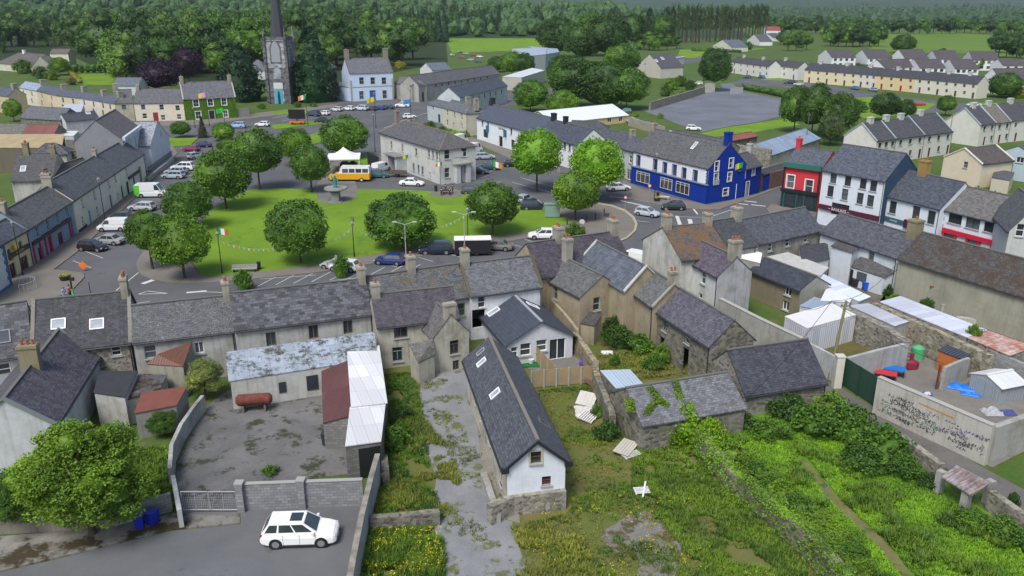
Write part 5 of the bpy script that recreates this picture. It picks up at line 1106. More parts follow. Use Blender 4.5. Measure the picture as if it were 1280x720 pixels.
letters(h.root, facem(h, 'f', h.L * .36, h.ze * .336, .32), "~ BAULIN'S ~", .62, paint((.62, .6, .6)))
h = house('townhouse', 'two-storey white house with ochre chimney and dark-framed windows', CAT, 'E', [(1107, 244), (1176, 261), (1130, 208)], 6.2, plaster((.62, .67, .72), .08), slate((.075, .083, .10), .08, 0), .78, wins=[('f', 1116, 259, 1.2, 1.8, 's', DF), ('f', 1145, 266, 1.2, 1.9, 's', DF), ('f', 1164, 272, 1.2, 1.9, 's', DF)], chim=[(1155, 1.4, 1.0, 2.0, 2, plaster((.30, .21, .07), .35))])
onface(h, 'f', 'sign', paint((.03, .10, .13)), .4, h.L * .42, 2.5, 3.2, .12); onface(h, 'f', 'sign_bracket', paint((.06, .01, .03)), h.L * .43, h.L * .50, 2.3, 3.5, .3); onface(h, 'f', 'sign_bracket', paint((.06, .01, .03)), .02, h.L * .03 + .2, 2.3, 3.5, .3)
letters(h.root, facem(h, 'f', h.L * .23, 2.85, .14), 'Lounge', .42, paint((.45, .5, .5)))
h = house('shop', 'white shop with blue quoins and red shopfront under a mottled roof', 'shop', 'E', [(1178, 261), (1258, 280), (1200, 229)], 6.0, plaster((.60, .66, .70), .08), slate((.14, .13, .12), .7, .15, mossc=(.12, .04, .03)), .75, wins=[('f', 1194, 273, 2.0, 1.5, 'c', DF), ('f', 1216, 279, 2.0, 1.5, 'c', DF), ('f', 1239, 284, 2.0, 1.5, 'c', DF)], gabm=plaster((.5, .53, .52), .2))
for u in (0.02, h.L - .62):
    for i in range(12): onface(h, 'f', 'quoin', paint((.25, .38, .48)), u, u + (.6 if i % 2 else .42), i * .5 + .02, i * .5 + .48, .06)
RS = paint((.45, .015, .04)); onface(h, 'f', 'fascia', RS, .7, h.L - .9, 2.9, 3.5, .35)
for k in range(5): onface(h, 'f', 'pilaster', RS, .75 + k * (h.L - 1.8) / 4.2, 1.1 + k * (h.L - 1.8) / 4.2, .02, 2.88, .25)
for k in range(4): onface(h, 'f', 'window', glass() if k % 2 == 0 else paint((.55, .56, .55)), 1.15 + k * (h.L - 1.8) / 4.2, .7 + (k + 1) * (h.L - 1.8) / 4.2, .6, 2.8, .1)
house('house', 'tall pale grey gable wall at the right edge beside the red shopfront', CAT, 'G', [(1262, 288), (1320, 292), (1290, 250), (1290, 235)], 6.6, plaster((.46, .49, .47), .2), slate((.1, .1, .1), .4), L=9, wins=[('a', 1277, 280, .9, 1.6, 's')])
# terraces upper right
TW = plaster((.60, .60, .54), .12)
def terrace(lb, p, ze, wall, nwin, roofm=None, base=None, names='terraced_house', dcol=(.1, .02, .02), ch=2, pitch=.75, floors=2, ws=1.0, wf=WHITE, **k):
    ws_ = []; a, b_ = p[0], p[1]
    for i in range(nwin):
        t = (i + .5) / nwin; x = a[0] + (b_[0] - a[0]) * t; y = a[1] + (b_[1] - a[1]) * t; s = depth(x, y, ze); pxm = 1030 / s * .96
        ws_.append(('f', x, y + 1.1 * pxm, ws, 1.1, 'c', wf)); ws_.append(('f', x, y + 3.7 * pxm, ws if i % 2 else .9, 1.2 if i % 2 else 2.1, 'c' if i % 2 else 'door', wf if i % 2 else dcol))
    cs_ = [(a[0] + (b_[0] - a[0]) * (i + .5) / ch + (p[2][0] - a[0] if abs(p[2][0] - a[0]) < abs(p[2][0] - b_[0]) else p[2][0] - b_[0]), 1.3, .9, 1.2, 0, paint((.45, .46, .44))) for i in range(ch)]
    return house(names, lb, CAT, 'E', p, ze, wall, roofm or slate((.075, .075, .085), .15), pitch, base=base, wins=ws_, chim=cs_, **k)
r_ = slate((.07, .068, .072), .3)
V = paint((.3, .36, .4))
x = [(1096, 176, 1076, 156), (1120, 173, 1099, 153), (1156, 168.5, 1133, 147.5), (1191, 164, 1169, 143)]
for i, lb in enumerate(('cream end terraced house facing the back lane with red baskets', 'middle terraced house with two grey chimneys and dark slates', 'right-hand end house of the three-house white terrace')):
    terrace(lb, [(x[i][0], x[i][1]), (x[i + 1][0], x[i + 1][1]), (x[i][2], x[i][3])], 5.2, TW, 3, r_, ch=1 if i != 1 else 2, rim=V if i != 1 else None, wf=(.12, .12, .12))
x = [(1226, 156, 1207, 135), (1245, 153.5, 1226, 132.5), (1264, 151.5, 1245, 130), (1300, 148, 1280, 127)]
for i, lb in enumerate(('white gable-ended terraced house above the cream cottage', 'beige middle house of the upper right terrace', 'terraced house with yellow sign at the right edge')):
    terrace(lb, [(x[i][0], x[i][1]), (x[i + 1][0], x[i + 1][1]), (x[i][2], x[i][3])], 5.2, TW, 3 if i == 2 else 2, r_ if i != 1 else slate((.17, .15, .11), .3), ch=1, rim=V, wf=(.12, .12, .12))
house('house', 'cream gabled house with brown-mottled roof behind the white row', CAT, 'G', [(1180, 196), (1228, 205), (1207, 186), (1245, 181)], 4.6, plaster((.62, .54, .42), .1), slate((.09, .07, .06), .5), wins=[('a', 1207, 206, .9, 1.2, 's', (.35, .33, .28))], rim=paint((.6, .58, .52)))
house('house', 'pale blue gabled house with white window at the right edge', CAT, 'G', [(1243, 192), (1300, 200), (1275, 183), (1320, 176)], 4.6, plaster((.42, .52, .58), .1), slate((.1, .1, .1), .3), wins=[('a', 1275, 200, 1.4, 1.1, 'c')])
house('outbuilding', 'dark hipped roof of a shed behind the ochre chimney', 'outbuilding', 'E', [(1126, 222), (1170, 222), (1136, 206)], 3.4, PALE, slate((.065, .065, .07), .1), .6, hip='ab')
shed('extension', 'small grey porch roof beside the cream gabled house', 'shed', [(1240, 222, 2.6), (1262, 226, 2.6), (1268, 216, 2.8), (1244, 211, 2.8)], plaster((.55, .5, .4), .1), slate((.1, .1, .1), .3))
EC = [plaster((.62, .56, .38), .06), plaster((.62, .50, .30), .06), plaster((.6, .58, .5), .08)]
es = [((1006, 87), (1072, 92), (1010, 76), 0, 'long cream estate terrace at its left end'), ((1072, 92), (1096, 94), (1077, 81), 2, 'pale short house between the cream estate terraces'), ((1096, 94), (1144, 98), (1099, 82), 1, 'golden-yellow middle estate terrace with red door'), ((1144, 98), (1222, 105), (1148, 85), 2, 'long ivory estate terrace at its right end')]
for a, b_, r, c, lb in es: terrace(lb, [a, b_, r], 5.2, EC[c], max(3, int((b_[0] - a[0]) / 11)), slate((.06, .06, .068), .05), ch=max(1, int((b_[0] - a[0]) / 26)), wf=(.3, .28, .25), dcol=(.3, .02, .03) if c == 1 else (.08, .06, .05))
terrace('white estate terrace with pale chimneys beyond the car park', [(914, 77), (962, 83), (918, 67)], 5.2, plaster((.62, .62, .58), .08), 6, slate((.075, .07, .07), .05), ch=2, wf=(.3, .28, .25))
terrace('white estate house beside the parked dark cars', [(962, 81), (998, 85), (964, 68)], 5.2, plaster((.62, .62, .58), .08), 3, slate((.075, .07, .07), .05), ch=1, wf=(.3, .28, .25))
SD = plaster((.66, .67, .68), .05)
k_ = 0
for (lx, ly, rx, ry, ax, ay, fx, fy, lb) in ((1023, 69, 1040, 72, 1031, 62, 1062, 61, 'white semi-detached house leftmost in the back row'), (1068, 70, 1085, 73, 1077, 62, 1107, 61, 'second white semi-detached house of the back row'), (1113, 71, 1131, 73, 1122, 62, 1153, 62, 'white semi-detached house mid back row behind a small tree'),
      (1157, 71, 1171, 74, 1163, 63, 1194, 63, 'fourth white semi-detached house of the back row'), (1203, 72, 1216, 75, 1209, 64, 1244, 65, 'fifth white semi-detached house of the back row'), (1084, 83, 1106, 85, 1095, 75, 1134, 75, 'brown-roofed semi-detached house in the second row'), (1132, 82, 1150, 85, 1140, 74, 1174, 74, 'white semi-detached house in the middle of the second row'), (1176, 83, 1194, 86, 1184, 74, 1216, 74, 'white semi-detached house right in the second row'),
      (1238, 80, 1254, 82, 1246, 74, 1290, 73, 'low white house at the end of the back row'), (1226, 98, 1251, 101, 1238, 86, 1300, 86, 'white house with blue-grey front beside yellow bush')):
    h = house('semi_detached_house', lb, CAT, 'G', [(lx, ly), (rx, ry), (ax, ay), (fx, fy)], 5.0, SD, slate((.09, .075, .075), .1), wins=[])
    for u in (.15, .38, .62, .85): onface(h, 'f', 'window', glass(), h.L * u - .7, h.L * u + .7, 3.4, 4.6, .06); onface(h, 'f', 'window', glass(), h.L * u - .7, h.L * u + .7, .9, 2.2, .06)
house('house', 'gabled house with grey roof lights beyond the big sycamore', CAT, 'G', [(797, 82), (826, 85), (808, 68), (840, 64)], 4.6, plaster((.5, .48, .42), .15), slate((.085, .08, .09), .1), sky=[(820, 76, 1.4, 1.8, 'f'), (828, 73, 1.4, 1.8, 'f')], wins=[('a', 806, 80, .9, 1.2, 's')])
house('outbuilding', 'light metal-roofed hall beside the gabled house', 'hall', 'E', [(826, 75), (856, 71), (840, 62)], 3.8, plaster((.5, .52, .54), .1), corrugated((.36, .38, .42), .02, .8), .4)
house('bungalow', 'bungalow with solar panels beside the pine belt', CAT, 'G', [(891, 57), (914, 59), (903, 50), (924, 49)], 3, plaster((.55, .54, .48), .1), slate((.12, .13, .16), .1))
house('bungalow', 'white bungalow at the end of the pine belt', CAT, 'G', [(934, 50), (950, 52), (940, 46), (958, 45)], 3, SD, slate((.1, .1, .1), .1))
house('bungalow', 'far white bungalow right of the pine belt', CAT, 'G', [(950, 46), (966, 47), (958, 42), (974, 41)], 3, SD, slate((.1, .1, .1), .1))
house('house', 'far house with red roof at the right of the pines', CAT, 'E', [(958, 38), (976, 38), (960, 32)], 4, SD, slate((.3, .06, .05), .0), .6)
for i, (x_, y_, lb) in enumerate(((985, 45, 'tiny far white house beside the tree belt'), (962, 43, 'tiny far grey house left of the tree belt'), (1047, 15, 'far farmhouse in the distant fields'))):
    house('house', lb, CAT, 'E', [(x_, y_), (x_ + 9, y_ + .3), (x_, y_ - 3)], 4, SD, slate((.12, .11, .11), .0), .6)
shed('clinic', 'white flat-roofed clinic block among the trees', 'clinic', [(664, 70, 7.5), (682, 68, 7.5), (684, 60, 7.5), (640, 61, 7.5)], plaster((.55, .56, .54), .1), paint((.3, .35, .42)))
shed('clinic', 'grey-blue clinic wing with plant on its roof', 'clinic', [(682, 68, 7), (699, 65, 7), (697, 61, 7), (660, 58, 7)], plaster((.3, .38, .46), .1), paint((.28, .33, .42)))
shed('clinic', 'low wing with row of domed roof lights behind the terrace', 'clinic', [(628, 96, 5), (652, 97, 5), (681, 88, 5), (665, 85, 5)], plaster((.42, .41, .36), .2), paint((.5, .53, .56)))
house('house', 'stone farmhouse tower at the top edge among trees', CAT, 'E', [(646, 15), (655, 15), (646, 8)], 8, plaster((.3, .25, .2), .2), slate((.1, .1, .1)), .6)
house('outbuilding', 'grey hipped roof house behind the church tree', CAT, 'E', [(305, 88), (332, 88), (312, 76)], 4, PALE, slate((.13, .13, .14), .2), .7, hip='ab')
# ================================================================ church
def church():
    base = P(350, 130); root = thing('church', 'grey gothic church with tall needle spire, pinnacles and turquoise door', 'church', base, R(-6))
    D = stone((.11, .115, .125), .8, .05); Lt = stone((.27, .28, .31), .8, .05); w = 7.3; h1 = zof((350, 130), 84); h2 = zof((350, 130), 50)
    b = MB(); b.box((0, w / 2, h1 / 2), (w, w, h1)); b.build('tower', D, root)
    b = MB(); b.box((0, w / 2, (h1 + h2) / 2 + .01), (w - .3, w - .3, h2 - h1)); b.build('belfry', Lt, root)
    for sx in (-1, 1):
        for y in (0, w):
            b = MB(); b.box((sx * w / 2, y, h2 * .5), (.9, .9, h2)); b.tube((sx * w / 2, y, h2), (sx * w / 2, y, h2 + 4.2), .5, .08, 8); b.box((sx * w / 2, y, h2 + .3), (1.3, 1.3, .4)); b.build('buttress', Lt if y else D, root)
    b = MB(); b.box((0, 0.05, h2 + .5), (w - 1.2, .4, 1.0)); b.box((0, w, h2 + .5), (w - 1.2, .4, 1.0)); b.box((-w / 2, w / 2, h2 + .5), (.4, w - 1.2, 1.0)); b.box((w / 2, w / 2, h2 + .5), (.4, w - 1.2, 1.0)); b.build('parapet', D, root)
    b = MB(); b.tube((0, w / 2, h2), (0, w / 2, h2 + 26), 2.7, .12, 8); b.tube((0, w / 2, h2 + 26), (0, w / 2, h2 + 28), .08, .05, 6); b.build('spire', slate((.16, .165, .18), .2, .0, 1.4, .5, .15), root)
    def pointed(x, z, ww, hh, m, nm, out, yy=-.02):
        b = MB(); pts = [(-ww / 2, 0), (ww / 2, 0), (ww / 2, hh * .6), (ww * .3, hh * .82), (0, hh), (-ww * .3, hh * .82), (-ww / 2, hh * .6)]
        f = [(x + p[0], yy - out, z + p[1]) for p in pts]; bk = [(x + p[0], yy + .1, z + p[1]) for p in pts]; n = len(pts)
        b.raw(f + bk, [list(range(n))] + [[i, i + n, (i + 1) % n + n, (i + 1) % n] for i in range(n)]); return b.build(nm, m, root)
    pointed(0, .05, 3.6, 7.2, Lt, 'door_surround', .1); pointed(0, .05, 2.5, 6.0, paint((.05, .35, .45)), 'door', .18); pointed(0, .06, .9, 4.6, paint((.01, .03, .08)), 'door_dark_panel', .22)  # innermost dark panel paints the shade of a doorway; the door has no hole
    pointed(0, h1 * .68, 2.6, 4.6, Lt, 'window', .1); pointed(0, h1 * .70, 1.8, 3.8, glass((.25, .28, .3)), 'pane', .18)
    b = MB(); b.box((0, -.1, h1 * .5), (3.2, .3, 2.0)); b.build('plaque', paint((.5, .52, .53)), root)
    pointed(0, h1 + 1.2, 4.0, 8.4, D, 'window', .05, .13); pointed(0, h1 + 1.6, 3.0, 7.2, paint((.26, .28, .31)), 'louvre', .12, .13)
    b = MB(); b.box((0, .05, h1 - .1), (w - 1.1, .3, .5)); b.box((0, .05, h2 - .1), (w - 1.1, .3, .5)); b.build('string_course', Lt, root)
    # nave
    b = MB(); b.box((2.5, w + 13, 5), (15, 25, 10)); b.build('nave_wall', D, root)
    b = MB(); b.slab([(-5.3, w + .4, 9.8), (-5.3, w + 25.8, 9.8), (2.5, w + 25.8, 14.5), (2.5, w + .4, 14.5)], .3); b.slab([(10.3, w + 25.8, 9.8), (10.3, w + .4, 9.8), (2.5, w + .4, 14.5), (2.5, w + 25.8, 14.5)], .3); b.build('nave_roof', slate((.09, .095, .105), .2), root)
    pointed(7.4, 2.5, 1.6, 5.5, glass((.3, .32, .34)), 'window', .08, w + .48)
    for x in (4.9, 9.6): b = MB(); b.box((x, w + .2, 5.6), (.9, .9, 11.2)); b.tube((x, w + .2, 11.2), (x, w + .2, 13), .5, .06, 6); b.build('pinnacle', D, root)
church()
# ================================================================ free-standing walls and fences
BW = blocks((.235, .24, .25)); PW = plaster((.34, .34, .32), .6)
wallrun('boundary_wall', 'grey concrete block wall with a pillar behind the white parked car', 'wall', [(300, 637), (455, 631)], 2.05, .25, BW, cap=.06, capm=paint((.3, .3, .28), .9))
for x, y, lb in ((303, 639, 'block pillar at the gate end of the block wall'), (379, 635, 'block pillar in the middle of the block wall')):
    c = P(x, y); t = thing('wall_pillar', lb, 'pillar', c); b = MB(); b.box((0, 0, 1.12), (.5, .5, 2.25)); b.build('shaft', BW, t); b = MB(); b.box((0, 0, 2.3), (.6, .6, .1)); b.build('cap', paint((.3, .3, .28)), t)
wallrun('boundary_wall', 'long rendered boundary wall running from the white shed towards the camera', 'wall', [(472, 568), (463, 600), (452, 645), (441, 700), (430, 770)], 2.3, .28, plaster((.36, .38, .40), .4), cap=.08, z='top', capm=surface((.30, .28, .25), (.14, .13, .1), .9, fine=5))
wallrun('garden_wall', 'low tumbledown stone wall crossing the weedy plot', 'wall', [(464, 662), (505, 660), (550, 655)], 1.1, .5, STD, rough=.08, capm=None)
wallrun('garden_wall', 'short stump of old wall beside the shed corner', 'wall', [(481, 585), (483, 605)], 1.2, .5, STD, rough=.1)
wallrun('garden_wall', 'stained garden wall under the big green tree', 'wall', [(-40, 668), (100, 662), (150, 657)], 1.4, .35, plaster((.24, .22, .18), .7), cap=.06)
wallrun('garden_wall', 'block wall behind the blue bins under the tree', 'wall', [(150, 656), (216, 638)], 1.4, .3, BW)
wallrun('gate_wall', 'short white-edged wall left of the metal gate', 'wall', [(216, 594), (224, 637)], 1.5, .3, plaster((.4, .42, .42), .5), z='top')
wallrun('boundary_wall', 'white rendered wall between red-roofed shed and concrete yard', 'wall', [(253, 494), (240, 510), (226, 530), (214, 556), (212, 585)], 1.5, .3, plaster((.38, .39, .38), .6), z='top')
wallrun('garden_wall', 'stone wall in front of the white cottage gable topped with bricks', 'wall', [(612, 655), (640, 642), (706, 634)], 1.5, .6, ST, capm=None, rough=.04)
wallrun('garden_wall', 'low concrete kerb wall beside the cottage path', 'wall', [(604, 600), (618, 640), (622, 655)], .7, .45, PW, rough=.04)
wallrun('garden_wall', 'mossy stone wall between the bungalow patio and the overgrown garden', 'wall', [(717, 414), (731, 432), (744, 452), (747, 470)], 2.0, .55, stone((.24, .21, .15), 2.6, .5), z='top', rough=.08)
wallrun('garden_wall', 'beige yard wall dropping beside the townhouse', 'wall', [(690, 374), (708, 394), (722, 412)], 2.4, .3, BEIGE, z='top')
wallrun('garden_wall', 'ruined stone wall end beside the metal-capped store', 'wall', [(746, 468), (756, 492), (766, 520)], 2.0, .5, STD, z='top', rough=.15)
wallrun('yard_wall', 'long grey rendered wall along the back of the stone barn', 'wall', [(899, 372), (950, 398), (1010, 426)], 3.0, .4, plaster((.36, .36, .34), .45), z='top', cap=.05)
wallrun('yard_wall', 'white boarded wall beside the wooden utility pole', 'wall', [(1011, 428), (1046, 446)], 2.5, .25, plaster((.42, .45, .45), .4), z='top')
wallrun('yard_wall', 'thick rubble wall beside the white container', 'wall', [(1060, 385), (1098, 403), (1136, 427)], 3.0, .8, ST, z='top', rough=.05)
wallrun('yard_wall', 'light grey rendered cross wall in front of the small grass yard', 'wall', [(1137, 428), (1098, 437), (1060, 447)], 2.8, .35, plaster((.36, .37, .37), .45), z='top')
wallrun('yard_wall', 'long rubble wall carrying the pale iron sheets', 'wall', [(1093, 378), (1160, 408), (1240, 444)], 3.0, .6, stone((.24, .22, .17), 2.6, .3), z='top', rough=.06)
wallrun('yard_wall', 'grey block wall at the right edge behind the metal shed', 'wall', [(1240, 438), (1310, 466)], 2.6, .35, blocks((.28, .29, .28)), z='top')
wallrun('yard_wall', 'rough grey wall turning the corner from the graffiti wall', 'wall', [(1243, 533), (1320, 506)], 3.0, .5, PW, z='top')
wallrun('lane_wall', 'old stone wall along the lane opposite the graffiti', 'wall', [(1128, 542), (1150, 560), (1178, 580)], 1.5, .5, ST, z='top', rough=.08)
wallrun('lane_wall', 'old stone wall with ivy beyond the tin shelter', 'wall', [(1240, 612), (1275, 638), (1330, 672)], 1.6, .5, ST, z='top', rough=.08)
wallrun('car_park_wall', 'stone wall with ivy patches along the gravel car park', 'wall', [(812, 138), (845, 128), (880, 117)], 2.6, .6, ST)
wallrun('car_park_wall', 'pale end panel of the car park wall beside the sycamore', 'wall', [(881, 116), (893, 115)], 3.4, .4, plaster((.5, .48, .42), .3))
wallrun('car_park_wall', 'low rendered wall beside the yellow hall', 'wall', [(786, 157), (830, 170)], 2.4, .4, plaster((.32, .30, .25), .4))
wallrun('gate_wall', 'grey gate panel at the far side of the car park', 'wall', [(913, 118), (928, 117)], 2.4, .3, plaster((.35, .36, .38), .2))
wallrun('garden_wall', 'low plinth wall in front of the ornate townhouse', 'wall', [(186, 227), (200, 215), (217, 202)], .9, .4, plaster((.38, .35, .3), .3))
wallrun('garden_wall', 'grey boundary wall beside the ivy-covered house', 'wall', [(297, 147), (312, 146)], 2.6, .5, plaster((.22, .22, .21), .4))
wallrun('yard_wall', 'black timber screen at the back corner of the civic building', 'fence', [(460, 206), (474, 213)], 2.8, .15, paint((.02, .022, .025)))
root, gp = wallrun('graffiti_wall', 'white rendered lane wall covered in graffiti scribbles', 'wall', [(1099, 471), (1243, 532)], 3.4, .4, plaster((.42, .41, .37), .5, (.22, .2, .15)), z='top', cap=.06)
# graffiti strokes on the lane face
A, Bq = gp[0], gp[-1]; du = (Bq - A); Lg = du.length; du.normalize(); nn = Vector((du.y, -du.x, 0)); rnd = random.Random(4)
Mg = Matrix.Translation(A - root.location + nn * .22) @ Matrix(((du.x, -nn.x, 0, 0), (du.y, -nn.y, 0, 0), (0, 0, 1, 0), (0, 0, 0, 1)))
for nm, col_ in (('black', (.06, .06, .065)), ('purple', (.05, .03, .18)), ('green', (.02, .22, .09))):
    b = MB()
    words = {'black': 26, 'purple': 9, 'green': 6}[nm]
    for k in range(words):
        u = rnd.uniform(.5, Lg - 1.2) if nm == 'black' else (rnd.uniform(Lg * .6, Lg * .92) if nm == 'purple' else rnd.choice([.5, Lg * .45, Lg * .5, Lg * .93, Lg * .95, .7])); z = rnd.uniform(.5, 2.5); s = rnd.uniform(.2, .42)
        for c_ in range(rnd.randint(3, 6)):
            q = Vector((u, 0, z)); 
            for _ in range(rnd.randint(4, 6)):
                q2 = Vector((u + rnd.uniform(0, s * .9), 0, z + rnd.uniform(-s * .6, s * .6)))
                d = (q2 - q); 
                if d.length > .05:
                    d.normalize(); n_ = Vector((-d.z, 0, d.x)) * .013; b.poly([q - n_, q2 - n_, q2 + n_, q + n_])
                q = q2
            u += s * .95
            if u > Lg - .3: break
    b.build('graffiti', paint(col_, .7), root, Mg)
letters(root, Mg @ T(Lg * .24, 0, 1.9), 'JOHN', .6, paint((.02, .02, .02)), .004, 'graffiti'); letters(root, Mg @ T(Lg * .36, 0, 1.75), 'CHASES', .62, paint((.1, .1, .1)), .004, 'graffiti'); letters(root, Mg @ T(Lg * .30, 0, 1.2), 'SIOBHAN', .5, paint((.06, .06, .06)), .004, 'graffiti')
b = MB(); b.box((Lg * .55, -.0, 2.75), (Lg * .3, .02, .1)); b.build('rust_streak', paint((.45, .24, .08)), root, Mg)
def fence(lb, p0, p1, h, m, pm, n, z='base', nm='fence', cat='fence'):
    a, c = P(*p0, 0 if z == 'base' else h), P(*p1, 0 if z == 'base' else h); a.z = c.z = 0; d = c - a; L = d.length; rt = thing(nm, lb, cat, a, math.atan2(d.y, d.x))
    for i in range(n):
        w_ = L / n; b = MB()
        k = max(3, int(w_ / .16))
        for j in range(k): b.box((w_ * (i + (j + .5) / k), .01 * (j % 2), h / 2 + .05), (w_ / k * .94, .03, h - .1))
        b.build('panel', m, rt)
    for i in range(n + 1): b = MB(); b.box((L * i / n, -.06, h / 2 + .03), (.12, .1, h + .06)); b.build('post', pm, rt)
    b = MB(); b.box((L / 2, .06, h * .25), (L - .1, .05, .08)); b.box((L / 2, .06, h * .8), (L - .1, .05, .08)); b.build('rail', m, rt)
    return rt
TIM = surface((.36, .27, .15), (.28, .23, .15), .8, (.2, .19, .16), .6, fine=6, fvar=.15)
fence('tan timber panel fence closing the bungalow yard', (664, 486), (741, 479), 1.8, TIM, paint((.36, .36, .34)), 5)
fence('timber divider fence between the two bungalow patios', (668, 451), (694, 478), 1.7, TIM, paint((.38, .32, .2)), 3)
fence('dark green sheet metal gate between white pillar and graffiti wall', (1057, 447), (1097, 471), 2.8, paint((.02, .06, .04), .5), paint((.02, .05, .035)), 2, 'top', 'yard_gate', 'gate')
t = thing('gate_pillar', 'white rendered pillar beside the dark green gate', 'pillar', P(1045, 484)); b = MB(); b.box((0, 0, 1.55), (.7, .7, 3.1)); b.build('shaft', plaster((.58, .56, .48), .2), t); b = MB(); b.box((0, 0, 3.14), (.8, .8, .1)); b.build('cap', paint((.5, .5, .46)), t)
# galvanised gate
a, c = P(229, 641), P(298, 641); d = c - a; L = d.length; rt = thing('field_gate', 'galvanised wire mesh gate at the yard entrance', 'gate', a, math.atan2(d.y, d.x)); GV = paint((.38, .4, .42), .4, metal=.3)
for s in (0, 1):
    b = MB(); x0, x1 = L * s * .5 + .04, L * (s + 1) * .5 - .04
    for z in (.25, 1.7): b.tube((x0, 0, z), (x1, 0, z), .035)
    for x in (x0, x1, (x0 + x1) / 2): b.tube((x, 0, .25), (x, 0, 1.7), .03)
    b.build('gate_leaf', GV, rt)
    b = MB()
    for i in range(14): b.tube((x0 + (x1 - x0) * i / 14, .01, .25), (x0 + (x1 - x0) * i / 14, .01, 1.7), .006, n=4)
    for i in range(8): b.tube((x0, .01, .3 + i * .19), (x1, .01, .3 + i * .19), .006, n=4)
    b.build('mesh', GV, rt)
# ================================================================ small yard structures
e = shed('shelter', 'collapsing tin-roofed stone shelter beside the lane', 'shed', [(1178, 597, 1.9), (1214, 620, 1.7), (1236, 604, 2.0), (1196, 583, 2.1)], STD, corrugated((.38, .36, .36), .8, .25, (.12, .06, .05), .15), walls=False)
for x, y in ((1172, 616), (1204, 640), (1233, 628)):
    q = e.W.inverted() @ P(x, y); b = MB(); b.box((q.x, q.y, .9), (.5, .5, 1.8)); b.build('pier', PW, e.root)
e = shed('sheet_roof', 'long pale blue-white corrugated sheets laid behind the rubble wall', 'roof', [(1100, 378, 2.9), (1208, 422, 2.9), (1233, 413, 2.9), (1126, 371, 2.9)], ST, corrugated((.55, .58, .66), .2, .25, (.3, .2, .15), .15))
shed('sheet_roof', 'rusty red and white patched sheets at the right end of the rubble wall', 'roof', [(1210, 423, 2.8), (1262, 445, 2.8), (1292, 434, 2.8), (1235, 414, 2.8)], ST, corrugated((.6, .58, .55), .85, .25, (.34, .11, .06), .15))
shed('sheet_roof', 'narrow grey and blue sheets beside the thick rubble wall', 'roof', [(1062, 383, 2.7), (1118, 408, 2.7), (1136, 402, 2.7), (1086, 380, 2.7)], PW, corrugated((.48, .5, .56), .1, .25))
h = house('garden_shed', 'grey metal garden shed with white gabled roof in the yard', 'shed', 'G', [(1214, 467), (1251, 485), (1234, 472), (1265, 460)], 0, corrugated((.34, .38, .41), .05, .2), corrugated((.66, .68, .7), .02, .25, amt=.1), base=(1246, 506), gutter=False, ridge=(.6, .6, .6), th=.04)
onface(h, 'a', 'door', paint((.26, .3, .33), .5), h.w * .25, h.w * .52, .05, 1.7, .05); onface(h, 'a', 'door', paint((.26, .3, .33), .5), h.w * .53, h.w * .78, .05, 1.7, .05)
e = shed('garden_shed', 'orange timber shed with dark striped mono-pitch roof', 'shed', [(1174, 439, 2.0), (1203, 450, 2.0), (1222, 443, 2.3), (1188, 428, 2.3)], paint((.42, .13, .03), .7), corrugated((.06, .07, .1), .0, .3, amt=.6))
r2, _ = wallrun('ruined_wall', 'grey wall of a roofless lean-to with rusty steel post', 'wall', [(1181, 459), (1197, 452), (1211, 447)], 2.3, .3, PW, z='top'); 
b = MB(); b.box((0, 0, 1.25), (.16, .16, 2.5)); q = P(1170, 487); b.build('steel_post', paint((.13, .05, .03)), r2, T(*(q - r2.location)))
wallrun('yard_wall', 'low block wall from the roofless lean-to to the right wall', 'wall', [(1211, 448), (1240, 440)], 2.0, .3, blocks((.22, .22, .21)), z='top')
def prop(name, lb, cat, px, py, mb, m, rz=0, part='body', z=0.06, extra=()):
    t = thing(name, lb, cat, P(px, py) + Vector((0, 0, z)), R(rz)); mb.build(part, m, t)
    for nm, b2, m2 in extra: b2.build(nm, m2, t)
    return t
def B(*bx):
    m = MB()
    for c, d in bx: m.box(c, d)
    return m
def bin_(lb, px, py, c, rz=0):
    b = MB(); b.raw([(-.24, -.3, .08), (.24, -.3, .08), (.24, .3, .08), (-.24, .3, .08), (-.3, -.36, .95), (.3, -.36, .95), (.3, .36, .95), (-.3, .36, .95)], [[3, 2, 1, 0], [0, 1, 5, 4], [1, 2, 6, 5], [2, 3, 7, 6], [3, 0, 4, 7], [4, 5, 6, 7]])
    l = B(((0, 0, 1.0), (.66, .78, .07)), ((0, .38, .98), (.5, .06, .06))); w = MB(); w.tube((-.28, .3, .1), (.28, .3, .1), .1, n=10)
    prop('wheelie_bin', lb, 'bin', px, py, b, paint(c, .5), rz, extra=(('lid', l, paint(mul(c, .9), .5)), ('wheels', w, paint(BLACK))))
bin_('dark grey wheelie bin in the corner of the concrete yard', 408, 556, (.03, .04, .05)); bin_('blue wheelie bin left of the pair under the tree', 176, 660, (.01, .025, .35), 15); bin_('blue wheelie bin right of the pair under the tree', 192, 656, (.01, .025, .35), -20)
bin_('bright blue bin beside the white lean-to kitchen', 1081, 363, (.01, .10, .55)); bin_('dark bin next to the open back door', 1068, 359, (.03, .03, .035)); bin_('black bin at the corner of the civic building', 473, 214, (.02, .03, .025))
m = MB(); m.tube((-1.3, 0, 1.0), (1.3, 0, 1.0), .5, n=18); m.tube((-1.5, 0, 1.0), (-1.3, 0, 1.0), .3, .5, 18); m.tube((1.3, 0, 1.0), (1.5, 0, 1.0), .5, .3, 18)
prop('oil_tank', 'rust-red cylindrical oil tank against the low outbuilding', 'tank', 319, 513, m, surface((.11, .03, .024), (.16, .06, .045), 1.5, (.15, .06, .04), .55, fine=5), 8, 'tank', extra=(('stand', B(((-.9, 0, .28), (.15, .9, .56)), ((.9, 0, .28), (.15, .9, .56))), paint((.15, .13, .12))),))
